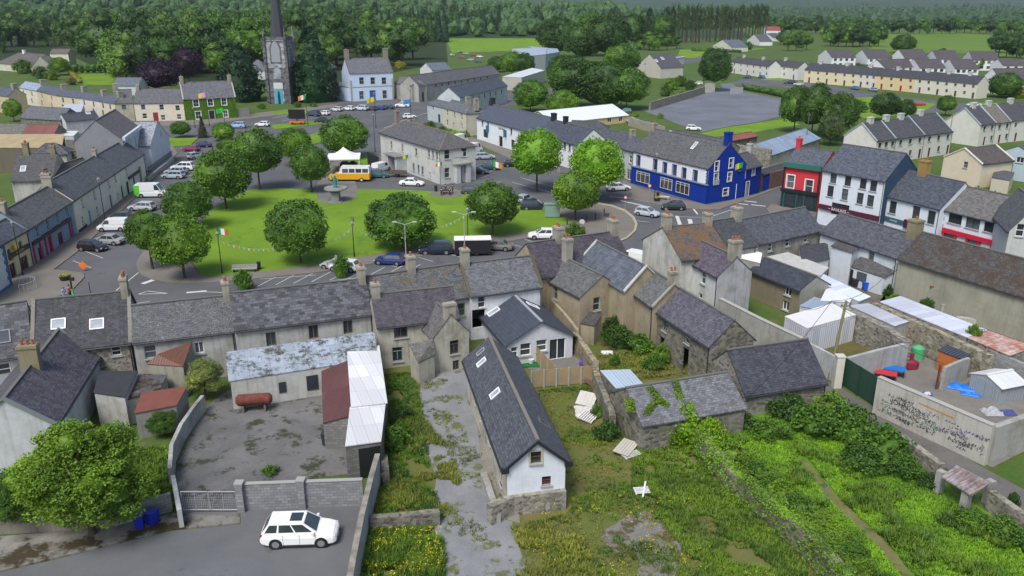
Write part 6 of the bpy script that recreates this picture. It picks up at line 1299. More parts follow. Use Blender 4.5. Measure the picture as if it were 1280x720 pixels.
prop('water_tank', 'green plastic water tank in the back yard', 'tank', 1146, 448, (lambda b: (b.tube((0, 0, 0), (0, 0, 1.1), .65, .6, 14), b.tube((0, 0, 1.1), (0, 0, 1.35), .6, .2, 14), b)[2])(MB()), paint((.08, .35, .16), .5))
prop('armchair', 'maroon upholstered chair discarded in the back yard', 'chair', 1137, 461, B(((0, 0, .3), (1, .9, .5)), ((0, .42, .8), (1, .25, 1.1)), ((-.5, 0, .5), (.2, .9, .5)), ((.5, 0, .5), (.2, .9, .5))), paint((.22, .02, .045), .8), 10, 'frame', extra=(('cushion', B(((0, -.05, .62), (.75, .7, .16)),), paint((.26, .03, .06), .8)),))
prop('folding_table', 'red folding table top in the back yard', 'table', 1106, 475, B(((0, 0, .7), (1.9, 1.1, .06)),), paint((.45, .03, .04), .6), -25, 'table_top', extra=(('leg', B(((-.8, 0, .33), (.06, .8, .66)), ((.8, 0, .33), (.06, .8, .66))), paint(BLACK)),))
prop('folding_table', 'blue folding table top beside the red one', 'table', 1117, 470, B(((0, 0, .75), (1.9, 1.2, .06)),), paint((.01, .14, .45), .6), -25, 'table_top', extra=(('leg', B(((-.8, 0, .35), (.06, .8, .7)), ((.8, 0, .35), (.06, .8, .7))), paint(BLACK)),))
prop('crate', 'small blue tub filled with white odds behind the graffiti wall', 'tub', 1158, 499, (lambda b: (b.tube((0, 0, 0), (0, 0, .5), .35, .45, 12), b)[1])(MB()), paint((.01, .08, .4)), extra=(('contents', (lambda b: (blob(b, (0, 0, .5), .3, random.Random(1), 2, .4, .5), b)[1])(MB()), paint((.55, .5, .5))),))
def cloth(lb, px, py, w_, d_, h_, c, rz=0, nm='tarpaulin', cat='tarpaulin', seed=1):
    b = MB(); rnd = random.Random(seed); N = 12; vs = []
    for i in range(N + 1):
        for j in range(N + 1):
            u, v = i / N - .5, j / N - .5; e = max(0, 1 - max(abs(u), abs(v)) * 2) ** .5
            vs.append((u * w_ * (1 + .15 * noise.noise(Vector((u * 4, v * 4, seed)))), v * d_, .03 + h_ * e * (.6 + .5 * noise.noise(Vector((u * 5 + seed, v * 5, 0))))))
    b.raw(vs, [[i * (N + 1) + j, (i + 1) * (N + 1) + j, (i + 1) * (N + 1) + j + 1, i * (N + 1) + j + 1] for i in range(N) for j in range(N)])
    o = b.build(nm, paint(c, .5), None, Matrix.Translation(P(px, py)) @ T(0, 0, .06) @ RZ(R(rz))); return tag(o, lb, cat)
cloth('crumpled bright blue tarpaulin beside the metal shed', 1199, 485, 3.0, 1.4, .5, (.01, .15, .6), -25); cloth('smaller piece of blue tarpaulin near the shed door', 1213, 494, 1.6, .8, .3, (.01, .15, .6), -25, seed=4); cloth('heap of grey and blue junk at the yard corner', 1240, 517, 1.6, 1.3, .7, (.35, .36, .38), seed=6); cloth('navy and white bundle beside the junk heap', 1259, 518, 1.3, .9, .6, (.06, .07, .22), seed=8)
cloth('pile of white plaster rubble by the timber fence', 736, 515, 2.4, 2.0, .5, (.55, .54, .5), seed=3, nm='rubble_pile', cat='rubble'); cloth('white plastic sheet lying in the overgrown garden', 759, 442, 1.2, .9, .3, (.6, .6, .6), seed=9, nm='plastic_sheet', cat='sheet')
def boards(lb, px, py, rz, n, L, w_, c, tilt=0, gap=.06, z=.1, nm='pallet', cat='pallet'):
    b = MB()
    for i in range(n): b.box((0, (i - (n - 1) / 2) * (w_ / n), .13), (L, w_ / n - gap, .03))
    s = B(*[((x * L * .45, 0, .06), (.09, w_, .1)) for x in (-1, 0, 1)])
    t = thing(nm, lb, cat, P(px, py) + Vector((0, 0, z)), 0); t.matrix_basis = Matrix.Translation(P(px, py) + Vector((0, 0, z))) @ RZ(R(rz)) @ Matrix.Rotation(R(tilt), 4, 'X')
    b.build('boards', paint(c, .85, .2), t); s.build('bearers', paint(mul(c, .7), .85), t)
boards('white board panel leaning in the rubble by the fence', 733, 503, 75, 5, 2.6, 1.6, (.58, .56, .52), 6, .01, .25, 'board_panel', 'panel'); boards('white slatted pallet lower in the rubble', 735, 524, 60, 7, 1.7, 1.4, (.62, .61, .58), 8, .07, .2)
boards('weathered pale door lying by the stone store', 782, 564, 60, 6, 2.3, 1.3, (.45, .43, .38), 5, .02, .25, 'old_door', 'door'); boards('small framed pallet beside the weathered door', 789, 571, 30, 5, 1.5, .7, (.55, .54, .5), 5)
boards('white pallet lying alone in the weeds', 802, 616, 8, 5, 1.1, .8, (.6, .6, .58), 4); t = B(((0, 0, .25), (.12, 2.0, .08))); o = t.build('plank', paint((.7, .7, .68)), None, Matrix.Translation(P(805, 615)) @ RZ(R(-14))); tag(o, 'white plank laid across the lone pallet', 'plank')
boards('broken brown boards against the mossy wall', 737, 478, 70, 5, 2.0, 1.0, (.2, .13, .09), 35, .05, .3, 'board_panel', 'panel')
boards('grey timber pallet leaning on the beige warehouse wall', 1228, 397, -20, 8, 2.0, 1.6, (.3, .28, .22), 50, .06, .5); 
prop('trough', 'small concrete trough below the beige warehouse wall', 'trough', 1186, 392, B(((0, 0, .5), (1.8, .9, 1.0)), ((0, 0, 1.02), (1.9, 1.0, .1))), plaster((.36, .35, .32), .4), -22)
prop('concrete_beams', 'long broken concrete beams below the beige warehouse wall', 'beams', 1250, 410, B(((-2.2, 0, .3), (4.2, .5, .6)), ((2.4, .1, .25), (3.8, .5, .5))), plaster((.42, .41, .38), .4), -24)
prop('old_shelter', 'rust-red tin hut behind the ivy bush', 'shed', 1172, 384, B(((0, 0, 1.3), (2.2, 1.4, 2.6)), ((0, -.2, 2.7), (2.6, 2.0, .1))), paint((.20, .035, .025), .7), -20)
prop('trailer_board', 'roof vent box on the flat white roof', 'vent', 994, 341, B(((0, 0, 3.45), (1.2, .8, .5)), ((0, 0, 3.75), (1.4, 1.0, .1))), paint((.12, .12, .12))) if False else None
prop('picnic_set', 'green artificial turf mat with pots beside the bungalow', 'mat', 664, 455, B(((0, 0, .04), (2.4, 1.8, .06)),), paint((.01, .12, .03), .95), 0, 'mat', extra=(('pot', (lambda b: (b.tube((0, 0, .07), (0, 0, .45), .22, .28, 10), b)[1])(MB()), paint((.6, .6, .6))),))
prop('toy', 'purple and white garden toy on the patio', 'toy', 727, 458, B(((0, 0, .3), (.5, .3, .3)), ((.1, 0, .6), (.2, .25, .4))), paint((.12, .08, .4)))
prop('gas_bottle', 'white gas bottle standing by the beige outbuilding', 'bottle', 1012, 400, (lambda b: (b.tube((0, 0, 0), (0, 0, .9), .25, n=12), b)[1])(MB()), paint((.6, .6, .58)))
def cable(p, q, lb):
    b = MB(); d = q - p; pr = None
    for i in range(9): f = i / 8; k = d * f + Vector((0, 0, -.04 * d.length * 4 * f * (1 - f))); pr and b.tube(pr, k, .02, n=4); pr = k
    tag(b.build('overhead_cable', paint(BLACK), None, Matrix.Translation(p)), lb, 'cable')
_t = P(1040, 376, 9.3)
for q, s in (((1001, 385, 4.6), 'brown outbuilding'), ((1122, 328, 4.6), 'beige warehouse corner'), ((932, 500, 3.6), 'stone barn'), ((1180, 455, 2.8), 'roofless lean-to')): cable(_t, P(*q), 'thin black cable from the leaning pole to the ' + s)
cable(P(1177, 147, 8.8), P(1085, 200, 7.5), 'thin cable sagging behind the three-storey white house')
# utility poles
def pole(lb, px, py, h, r=.13, lean=(0, 0), c=(.20, .19, .10), arm=True):
    t = thing('utility_pole', lb, 'pole', P(px, py)); b = MB(); b.tube((0, 0, -.2), (lean[0], lean[1], h), r, r * .7, 10); b.build('shaft', paint(c, .9, .25), t)
    if arm: b = B(((lean[0], lean[1], h - .5), (.9, .1, .1)), ((lean[0] - .35, lean[1], h - .38), (.07, .07, .14)), ((lean[0] + .35, lean[1], h - .38), (.07, .07, .14))); b.build('cross_arm', paint((.15, .14, .12)), t)
    return t
pole('leaning mossy wooden utility pole beside the white container', 1036, 474, zof((1036, 474), 376), .17, (.6, 0)); pole('thin pole rising behind the pub barn', 1006, 190, 9, .1, c=(.1, .1, .1)); pole('thin wooden pole on the corner of the car park trees', 1029, 178, 8, .1)
pole('tall thin pole by the clinic trees', 728, 66, 14, .16, c=(.35, .35, .34)); pole('thin pole beside the three-house white terrace', 1184, 184, 9, .12)
t = pole('green metal stake standing in the bright garden grass', 1029, 625, 1.6, .05, (.25, 0), (.12, .2, .18), False)
# ================================================================ street furniture
BKM = paint((.02, .022, .024), .45); CON = paint((.38, .38, .36), .8)
def lamp(lb, px, py, h=6.0, style='lantern', flag=None):
    t = thing('street_lamp', lb, 'street lamp', P(px, py), 0, None); b = MB(); b.tube((0, 0, 0), (0, 0, .9), .12, .1, 8); b.tube((0, 0, .9), (0, 0, h), .07, .045, 8)
    b.build('post', BKM if style == 'lantern' else CON, t)
    if style == 'lantern': b = MB(); b.tube((0, 0, h), (0, 0, h + .5), .13, .24, 6); b.tube((0, 0, h + .5), (0, 0, h + .75), .28, .04, 6); b.build('lantern', glass((.2, .2, .18)), t)
    else:
        b = MB()
        for s in (-1, 1): b.tube((0, 0, h - .05), (s * 1.1, 0, h + .3), .04, n=6)
        b.build('bracket', CON, t)
        for s in (-1, 1): b = B(((s * 1.3, 0, h + .32), (.6, .22, .12))); b.build('lamp_head', paint((.45, .46, .46)), t)
    return t
def flag(lb, px, py, z, cols, s=1.0, rz=20, tri=False):
    c = P(px, py); t = thing('flag', lb, 'flag', Vector((c.x, c.y, z)), R(rz)); n = len(cols)
    for i, cc in enumerate(cols):
        b = MB(); N = 5
        for k in range(N):
            x0, x1 = (i + k / N) / n * 1.3 * s, (i + (k + 1) / N) / n * 1.3 * s
            b.poly([(x0, .08 * math.sin(x0 * 5), -.8 * s - x0 * .25), (x1, .08 * math.sin(x1 * 5), -.8 * s - x1 * .25), (x1, .08 * math.sin(x1 * 5), -x1 * .25), (x0, .08 * math.sin(x0 * 5), -x0 * .25)])
        b.build('stripe', paint(cc, .8), t)
    b = MB(); b.tube((0, 0, -1.2), (0, 0, .1), .025, n=6); b.build('pole', BKM, t)
IR = ((.02, .32, .08), (.7, .7, .68), (.65, .2, .02)); KK = ((.02, .3, .06), (.6, .5, .02)); WX = ((.55, .25, .5), (.65, .5, .05))
lamp('black lantern post in front of the cream terrace', 132, 279, 6.6); lamp('black lantern post in front of the narrow cream shop', 29, 345, 6.6); lamp('black lantern post with flag at the left corner of the green', 278, 343, 5.0)
lamp('black lantern post on the lower edge of the green', 443, 322, 4.4); lamp('lantern post between the round tree and the horsebox', 585, 304, 4.6); lamp('grey twin-armed lamp behind the middle chimneys', 508, 330, 5.5, 'twin'); lamp('grey twin-armed lamp beside the horsebox', 581, 326, 6.5, 'twin')
lamp('lantern post beside the church green', 385, 157, 8); lamp('lantern post with yellow flag opposite the georgian house', 470, 160, 9); lamp('tall dark post left of the civic building', 469, 190, 8); lamp('tall post in the church-side road with blue banner', 514, 152, 8.5); lamp('dark post at the front of the white bar', 584, 176, 7)
lamp('tall dark lamp post in front of the blue pub', 818, 249, 7.5); lamp('lamp post on the north kerb by the ivy-covered house', 262, 158, 9); lamp('thin lamp post beside the purple tree', 244, 160, 5); lamp('grey twin lamp right of the ivy house', 281, 155, 8)
flag('tricolour flag on the lantern post at the left of the green', 278, 343, 6.2, IR); flag('small tricolour on the lower green lantern post', 443, 322, 5.7, IR, .8, 90); flag('green and yellow flag on the chimney top', 922, 279, 9.8, KK, 1.1, 200); flag('green and gold flag before the blue pub tree', 711, 282, 5, KK[::1], .9, 250)
flag('tricolour flag by the church green', 385, 157, 8.6, IR, 1.6, 190); flag('yellow and green flag opposite the georgian house', 470, 160, 8.5, ((.6, .5, .02), (.5, .45, .02)), 1.6, 200); flag('tricolour flag above the round tree on the right of the green', 616, 262, 8.3, IR, 1.2, -10); flag('purple and gold flag before the ivy house', 262, 158, 9.4, WX, 1.6, 180)
flag('green flag hanging low before the ivy house', 281, 155, 4.6, ((.03, .4, .05), (.02, .35, .04)), 1.6, 180); flag('green flag on the beam beside the civic building porch', 511, 222, 4.6, KK, .8, 200); flag('tricolour on the civic building front', 553, 232, 4.6, IR, .9, 200); flag('yellow flag on the cream shop lamp post', 29, 345, 4.2, ((.5, .38, .02), (.45, .33, .02)), .8, 180); flag('blue banner on the post in the church-side road', 514, 152, 6.5, ((.03, .2, .5), (.03, .2, .5)), 1.6, 180)
lp = [(278, 343, 4.6), (372, 331, 3.2), (443, 322, 4.3), (500, 312, 3.2), (585, 304, 4.4)]
for (a, b_) in zip(lp, lp[1:]):
    p, q = P(a[0], a[1]), P(b_[0], b_[1]); p.z, q.z = a[2], b_[2]; t = thing('bunting', 'string of bunting flags over the green between posts at ' + {278: 'the left corner', 372: 'the left round tree', 443: 'the lower lantern post', 500: 'the middle round tree'}[a[0]], 'bunting', p)
    d = q - p; N = int(d.length / .6); s = MB(); cols = [MB(), MB(), MB()]; prev = None
    for i in range(N + 1):
        f = i / N; k = d * f + Vector((0, 0, -1.1 * 4 * f * (1 - f)))
        if prev: s.tube(prev, k, .012, n=4, cap=False); e = (k - prev).normalized() * .14; cols[i % 3].poly([k - e, k + e, k + Vector((0, 0, -.38))])
        prev = k
    s.build('string', paint((.5, .5, .5)), t)
    for b2, cc in zip(cols, ((.6, .6, .6), (.6, .45, .05), (.5, .5, .45))): tag(b2.build('pennant', paint(cc), t), kind='stuff')
def bench(lb, px, py, rz=0, c=(.28, .28, .26), L=3.2):
    prop('bench', lb, 'bench', px, py, B(((0, 0, .45), (L, .5, .08)),), paint(c, .8), rz, 'seat', .14, (('backrest', B(((0, .26, .75), (L, .06, .4)),), paint(c, .8)), ('leg', B(((-L * .42, 0, .21), (.12, .45, .4)),), BKM), ('leg', B(((L * .42, 0, .21), (.12, .45, .4)),), BKM)))
bench('pale concrete bench at the lower left of the green', 306, 341, 6)
def post(lb, px, py, h=1.0, r=.09, c=(.02, .02, .022), nm='bollard', cat='bollard', group=None):
    b = MB(); b.tube((0, 0, 0), (0, 0, h), r, r * .9, 10); b.tube((0, 0, h), (0, 0, h + .12), r * 1.25, r * .5, 10); o = b.build(nm, paint(c, .5), None, Matrix.Translation(P(px, py)) @ T(0, 0, .13)); tag(o, lb, cat, group)
for x, y in ((709, 282), (733, 279), (744, 276), (755, 270)): post('short black bollard on the plaza under the round tree', x, y, group='bollards on the plaza')
post('black litter bin beside the concrete bench', 324, 338, 1.0, .28, nm='litter_bin', cat='bin'); post('black litter bin beside the picnic bench', 545, 240, 1.0, .3, nm='litter_bin', cat='bin')
post('black litter bin on the pub corner', 822, 250, 1.2, .3, nm='litter_bin', cat='bin'); post('thin bent black pole in the lower left street', 114, 371, 1.6, .05, nm='sign_pole', cat='pole')
def sign(lb, px, py, h, shape, c, size=.45, rz=0, c2=None):
    t = thing('road_sign', lb, 'sign', P(px, py) + Vector((0, 0, .1)), R(rz)); b = MB(); b.tube((0, 0, 0), (0, 0, h), .04, n=8); b.build('post', paint((.25, .25, .25)), t)
    b = MB()
    if shape == 'disc': b.tube((0, -.05, h), (0, -.08, h), size, n=20)
    elif shape == 'diamond': b.box((0, -.06, h), (size * 1.4, .04, size * 1.4), Matrix.Translation((0, 0, h)) @ Matrix.Rotation(R(45), 4, 'Y') @ Matrix.Translation((0, 0, -h)))
    else: b.box((0, -.06, h), (size * 2, .04, size * 1.2))
    b.build('face', paint(c), t)
    if c2:
        b = MB(); b.tube((0, -.082, h), (0, -.09, h), size * .7, n=20); b.build('symbol', paint(c2), t)
sign('orange diamond roadworks sign at the corner of the parking', 105, 339, .7, 'diamond', (.75, .16, .02), .6); sign('round pole sign on the plaza kerb tip', 781, 265, 2.4, 'disc', (.35, .03, .03), .3, 0, (.6, .6, .6)); sign('round sign on a pole by the pub pavement', 811, 251, 2.6, 'disc', (.5, .1, .1), .3, 0, (.6, .6, .6))
sign('dark finger sign on the plaza behind the chimney', 757, 290, 2.6, 'box', (.05, .05, .06), .45); sign('pale notice board beneath the round tree', 687, 272, 1.9, 'box', (.16, .26, .22), 1.0); sign('white notice frame at the plaza edge', 727, 294, 2.0, 'disc', (.5, .5, .5), .4)
prop('lamp_stump', 'short dark post wrapped in bright green near the lower left corner', 'post', 92, 372, (lambda b: (b.tube((0, 0, 0), (0, 0, 2.4), .1, n=8), b.box((.25, 0, 2.2), (.4, .2, .4)), b)[2])(MB()), BKM, z=.13, extra=(('wrap', (lambda b: (b.tube((0, 0, .05), (0, 0, 1.0), .16, n=10), b)[1])(MB()), paint((.1, .6, .06))),))
def planter(lb, px, py, r=.7, fl=(.35, .4, .05)):
    b = MB(); b.tube((0, 0, 0), (0, 0, .55), r * .8, r, 14); f = MB(); rnd = random.Random(3)
    for k in range(10): leafmb(f, Vector((rnd.uniform(-r, r) * .6, rnd.uniform(-r, r) * .6, .65)), .2, rnd, .12, 30)
    prop('planter', lb, 'planter', px, py, b, BKM, 0, 'tub', .13, (('flowers', f, leaf(fl, .3)),))
planter('round black planter with yellow-green flowers in the street corner', 82, 351); planter('planter with bright flowers beside the pub bench', 821, 252, .6, (.5, .45, .05))
prop('pallet_bench', 'white and green seat by the pub corner', 'bench', 828, 250, B(((0, 0, .5), (2.4, .8, .1)), ((-1, 0, .25), (.1, .7, .5)), ((1, 0, .25), (.1, .7, .5))), paint((.45, .45, .38)), -15, z=.13)
# curved glass smoking screen at lower left
t = thing('curved_railing', 'curved tubular railing in front of the narrow cream shop', 'railing', P(25, 362)); b = MB(); prev = None
for i in range(13):
    a = R(-60 + i * 15); q = Vector((math.cos(a) * 1.8, math.sin(a) * 1.8, 1.1)); 
    if prev: b.tube(prev, q, .035, n=6)
    b.tube(q, Vector((q.x, q.y, .1)), .025, n=6); prev = q
b.build('rail', paint((.35, .37, .4), .4), t)
# railings of the ornate townhouse
a, c = P(186, 222), P(217, 199); d = c - a; t = thing('iron_railings', 'black iron railings before the ornate townhouse', 'railing', a, math.atan2(d.y, d.x)); b = MB()
for i in range(int(d.length / .25)): b.tube((i * .25, 0, .9), (i * .25, 0, 2.0), .02, n=4)
for z in (1.0, 1.9): b.tube((0, 0, z), (d.length, 0, z), .03, n=4)
b.build('railing', BKM, t)
# ================================================================ memorial, tent, bus, trailers
t = thing('memorial', 'stone pedestal memorial with verdigris statue on the green', 'statue', P(420, 253)); GS = plaster((.24, .25, .25), .5)
b = B(((0, 0, .9), (1.3, 1.3, 1.8)), ((0, 0, 1.85), (1.6, 1.6, .15)), ((0, 0, .12), (2.2, 2.2, .25))); b.build('pedestal', GS, t)
b = MB(); b.tube((0, .8, .3), (0, .8, 1.9), .7, .7, 10); b.tube((0, .6, 1.95), (0, .6, 2.3), 1.2, 2.0, 16); b.tube((0, .6, 2.3), (0, .6, 2.55), 2.05, 2.0, 16); b.build('basin', GS, t)
b = MB(); vz = paint((.05, .22, .20), .6)
b.tube((0, .3, 2.5), (0, .3, 3.3), .35, .28, 10); b.tube((0, .3, 3.3), (0, .3, 4.1), .3, .36, 10); b.tube((0, .3, 4.1), (0, .3, 4.35), .15, .12, 8); blob(b, (0, .3, 4.55), .22, random.Random(2), 2, .1); b.tube((.32, .3, 4.0), (.75, .1, 3.4), .11, .08, 6); b.tube((-.32, .3, 4.0), (-.6, .2, 4.7), .11, .07, 6); b.build('figure', vz, t)
t = thing('canopy_tent', 'white peaked canopy tent on slim posts beside the yellow bus', 'tent', P(431, 213), R(8)); s = 3.3; b = MB(); N = 10; vs = []
for i in range(N + 1):
    for j in range(N + 1):
        u, v = i / N * 2 - 1, j / N * 2 - 1; r = max(abs(u), abs(v)); z = 3.0 + 1.9 * (1 - r) ** 1.9 - .12 * (1 - abs(abs(u) - abs(v))) * r * 0; vs.append((u * s, v * s, z))
b.raw(vs, [[i * (N + 1) + j, (i + 1) * (N + 1) + j, (i + 1) * (N + 1) + j + 1, i * (N + 1) + j + 1] for i in range(N) for j in range(N)])
for sx, sy in ((1, 0), (-1, 0), (0, 1), (0, -1)): b.box((sx * s, sy * s, 2.9), (.02 if sx else 2 * s - .03, .02 if sy else 2 * s - .03, .25))
b.build('canopy', paint((.80, .80, .80), .6, .03), t)
for sx in (-1, 1):
    for sy in (-1, 1): b = MB(); b.tube((sx * (s - .1), sy * (s - .1), 0), (sx * (s - .1), sy * (s - .1), 2.9), .06, n=8); b.build('post', paint(WHITE), t)
prop('stacked_seating', 'dark covered seating under the white canopy', 'seating', 436, 209, B(((0, 0, .45), (3.4, 1.6, .9)), ((-.8, 0, 1.0), (1.2, 1.2, .25)), ((.9, .1, 1.05), (.9, 1.0, .3))), paint((.025, .03, .05), .6))
def bus():
    t = thing('minibus', 'yellow minibus with white roof standing on the square', 'bus', P(439, 226) + Vector((0, 0, .02)), R(180)); t.scale = (1.12, 1.05, 1.05); L = 6.4; YL = gloss((.75, .38, .01)); WT = gloss((.72, .72, .7))
    b = MB(); b.raw([(-3.4, -1.1, .45), (2.2, -1.1, .45), (2.2, 1.1, .45), (-3.4, 1.1, .45), (-3.4, -1.14, 1.55), (2.2, -1.14, 1.55), (2.2, 1.14, 1.55), (-3.4, 1.14, 1.55)], [[3, 2, 1, 0], [0, 1, 5, 4], [1, 2, 6, 5], [2, 3, 7, 6], [3, 0, 4, 7], [4, 5, 6, 7]])
    b.raw([(2.2, -1.0, .4), (3.7, -.9, .4), (3.7, .9, .4), (2.2, 1.0, .4), (2.2, -1.0, 1.55), (3.6, -.85, 1.2), (3.6, .85, 1.2), (2.2, 1.0, 1.55)], [[3, 2, 1, 0], [0, 1, 5, 4], [1, 2, 6, 5], [2, 3, 7, 6], [4, 5, 6, 7]]); b.build('body', YL, t)
    b = MB(); b.raw([(-3.4, -1.14, 1.56), (1.9, -1.14, 1.56), (1.9, 1.14, 1.56), (-3.4, 1.14, 1.56), (-3.35, -1.02, 2.65), (1.5, -1.02, 2.65), (1.5, 1.02, 2.65), (-3.35, 1.02, 2.65)], [[0, 1, 5, 4], [1, 2, 6, 5], [2, 3, 7, 6], [3, 0, 4, 7], [4, 5, 6, 7]]); b.box((-.9, 0, 2.7), (4.8, 2.0, .14)); b.build('roof', WT, t)
    for s in (-1, 1):
        for i in range(4): b = B(((-2.7 + i * 1.15, s * 1.09, 2.08), (.98, .1, .72))); b.build('window', glass((.03, .035, .04)), t)
    B(((1.85, 0, 2.05), (.12, 1.9, .85))).build('windscreen', glass((.04, .05, .05)), t)
    for x in (-2.0, 2.6):
        for s in (-1, 1): b = MB(); b.tube((x, s * .85, .4), (x, s * 1.16, .4), .4, n=16); w_ = b.build('wheel', paint(BLACK, .8), t); b = MB(); b.tube((x, s * 1.1, .4), (x, s * 1.18, .4), .22, n=12); b.build('rim', paint((.5, .5, .5), .4), w_)
    B(((3.66, 0, .5), (.2, 1.9, .25))).build('bumper', BKM, t); B(((2.9, 0, 1.42), (.5, 1.2, .04))).build('bonnet_panel', BKM, t)
bus()
t = thing('horsebox', 'black box trailer with white roof parked by the green', 'trailer', P(591, 318), R(4)); B(((0, 0, 1.35), (5.0, 2.0, 1.9)),).build('box', paint((.02, .02, .025), .4), t); B(((0, 0, 2.36), (5.1, 2.05, .12)),).build('roof', paint((.75, .75, .73)), t); b = MB()
for x in (-.5, .5):
    for s in (-1, 1): b.tube((x, s * .8, .35), (x, s * 1.02, .35), .33, n=14)
b.build('wheels', paint(BLACK), t); b = MB(); b.tube((-2.5, 0, .5), (-4.0, 0, .5), .06); b.build('drawbar', BKM, t); B(((0, 0, .38), (4.9, 1.5, .1)),).build('chassis', BKM, t)
t = thing('message_trailer', 'orange trailer carrying a black electronic road sign', 'sign trailer', P(372, 156)); B(((0, 0, .8), (4.2, 1.6, .5)),).build('chassis', paint((.6, .13, .03)), t); B(((0, -.1, 3.0), (4.6, .3, 2.6)),).build('display', paint((.012, .012, .014), .4), t); B(((0, 0, 1.4), (.3, .3, 1.0)),).build('mast', BKM, t)
b = MB()
for x in (-1.2, 1.2): b.tube((x, -.8, .4), (x, .8, .4), .38, n=12)
b.build('wheels', paint(BLACK), t)
prop('notice_cabinet', 'grey-green notice cabinet behind the dark car on the green edge', 'cabinet', 690, 272, B(((0, 0, 1.2), (2.4, 1.2, 2.0)), ((0, 0, 2.3), (2.6, 1.4, .12))), paint((.2, .3, .27)), 0)
prop('trailer', 'low flat brown trailer beside the civic building porch', 'trailer', 497, 221, B(((0, 0, .7), (3.4, 1.6, .15)), ((0, .8, .95), (3.4, .06, .4)), ((0, -.8, .95), (3.4, .06, .4))), paint((.1, .08, .06)), -12, 'deck', extra=(('wheels', (lambda b: (b.tube((0, -.85, .35), (0, .85, .35), .33, n=12), b)[1])(MB()), paint(BLACK)),))
# picnic table
def picnic(lb, px, py, rz): prop('picnic_table', lb, 'table', px, py, B(((0, 0, .75), (1.8, .75, .06)),), paint((.04, .03, .03)), rz, 'table_top', .14, (('seat', B(((0, -.75, .45), (1.8, .28, .05)),), paint((.04, .03, .03))), ('seat', B(((0, .75, .45), (1.8, .28, .05)),), paint((.04, .03, .03))), ('frame', B(((-.6, 0, .38), (.08, 1.5, .08)), ((.6, 0, .38), (.08, 1.5, .08)), ((-.6, 0, .36), (.08, .5, .7)), ((.6, 0, .36), (.08, .5, .7))), BKM)))
picnic('dark picnic table with people by the civic building', 558, 243, 10)
# ================================================================ people
def person(lb, px, py, top, trou, hair=(.05, .03, .02), sit=False, rz=0, z=.14, lean=0.0):
    t = thing('person', lb, 'person', P(px, py) + Vector((0, 0, z)), R(rz))
    def skin(name, pts, edges, rad, m):
        me = bpy.data.meshes.new(name); me.from_pydata(pts, edges, []); me.materials.append(m); o = put(name, me, t)
        md = o.modifiers.new('s', 'SKIN'); sv = me.skin_vertices[0].data if me.skin_vertices else None
        if sv is None:
            bpy.context.view_layer.objects.active = o; o.select_set(True)
            import bmesh
            bm = bmesh.new(); bm.from_mesh(me); bm.verts.layers.skin.verify(); bm.to_mesh(me); bm.free(); sv = me.skin_vertices[0].data
        for i, r in enumerate(rad): sv[i].radius = (r, r)
        sv[0].use_root = True; o.modifiers.new('ss', 'SUBSURF').levels = 1; o.modifiers[-1].render_levels = 1
    hz = .52 if sit else .95; l = lean
    if sit: kn = [(-.1, -.42, .5), (.1, -.42, .5)]; ft = [(-.1, -.45, .08), (.1, -.45, .08)]
    else: kn = [(-.1, -.03, .5), (.11, .05, .5)]; ft = [(-.11, .06, .06), (.12, -.04, .06)]
    S_ = hz + .48; pts = [(0, 0, hz), (0, -l * .5, hz + .25), (0, -l, S_), (0, -l, S_ + .1), (0, -l - .02, S_ + .22), (-.19, -l, S_ - .02), (-.24, -l - .02, S_ - .28), (-.2, -l - .18, S_ - .46), (.19, -l, S_ - .02), (.24, -l - .02, S_ - .28), (.2, -l - .18, S_ - .46), (-.1, 0, hz - .04), kn[0], ft[0], (.1, 0, hz - .04), kn[1], ft[1], (-.11, ft[0][1] - .16, .05), (.12, ft[1][1] - .16, .05)]
    ed = [(0, 1), (1, 2), (2, 3), (3, 4), (2, 5), (5, 6), (6, 7), (2, 8), (8, 9), (9, 10), (0, 11), (11, 12), (12, 13), (0, 14), (14, 15), (15, 16), (13, 17), (16, 18)]
    skin('body', pts, ed, [.12, .12, .12, .055, .1, .055, .042, .03, .055, .042, .03, .09, .06, .045, .09, .06, .045, .04, .04], paint((.45, .27, .2)))
    skin('jacket', [pts[i] for i in (0, 1, 2, 5, 6, 8, 9)], [(0, 1), (1, 2), (2, 3), (3, 4), (2, 5), (5, 6)], [.15, .155, .15, .08, .065, .08, .065], paint(top, .9))
    skin('trousers', [pts[i] for i in (0, 11, 12, 13, 14, 15, 16)], [(0, 1), (1, 2), (2, 3), (0, 4), (4, 5), (5, 6)], [.14, .105, .08, .06, .105, .08, .06], paint(trou, .9))
    b = MB(); blob(b, (0, -l + .01, S_ + .27), .125, random.Random(1), 2, .05); b.build('hair', paint(hair), t)
person('person in a pink top walking at the lower left corner', 89, 375, (.5, .08, .12), (.05, .06, .12), rz=60); person('person in light blue beside the one in pink', 82, 378, (.15, .35, .6), (.4, .4, .42), (.2, .12, .06), rz=60)
person('person in a dark coat leaning at the dark four-wheel drive', 533, 316, (.015, .015, .02), (.02, .02, .03), rz=-60, z=.02)
for x, y, rz, c, s, lb in ((552, 245, 0, (.02, .02, .025), True, 'seated person in black at the left of the picnic table'), (557, 240, 180, (.05, .04, .08), True, 'seated person in dark purple on the far side of the picnic table'), (562, 245, 10, (.03, .03, .03), True, 'seated person in black at the right of the picnic table'), (566, 243, 90, (.02, .02, .02), False, 'person in black standing at the end of the picnic table')): person(lb, x, y, c, (.02, .02, .03), rz=rz, sit=s)
person('person with grey top standing behind the parked car near the green bench', 421, 334, (.12, .16, .18), (.04, .05, .08), rz=40)
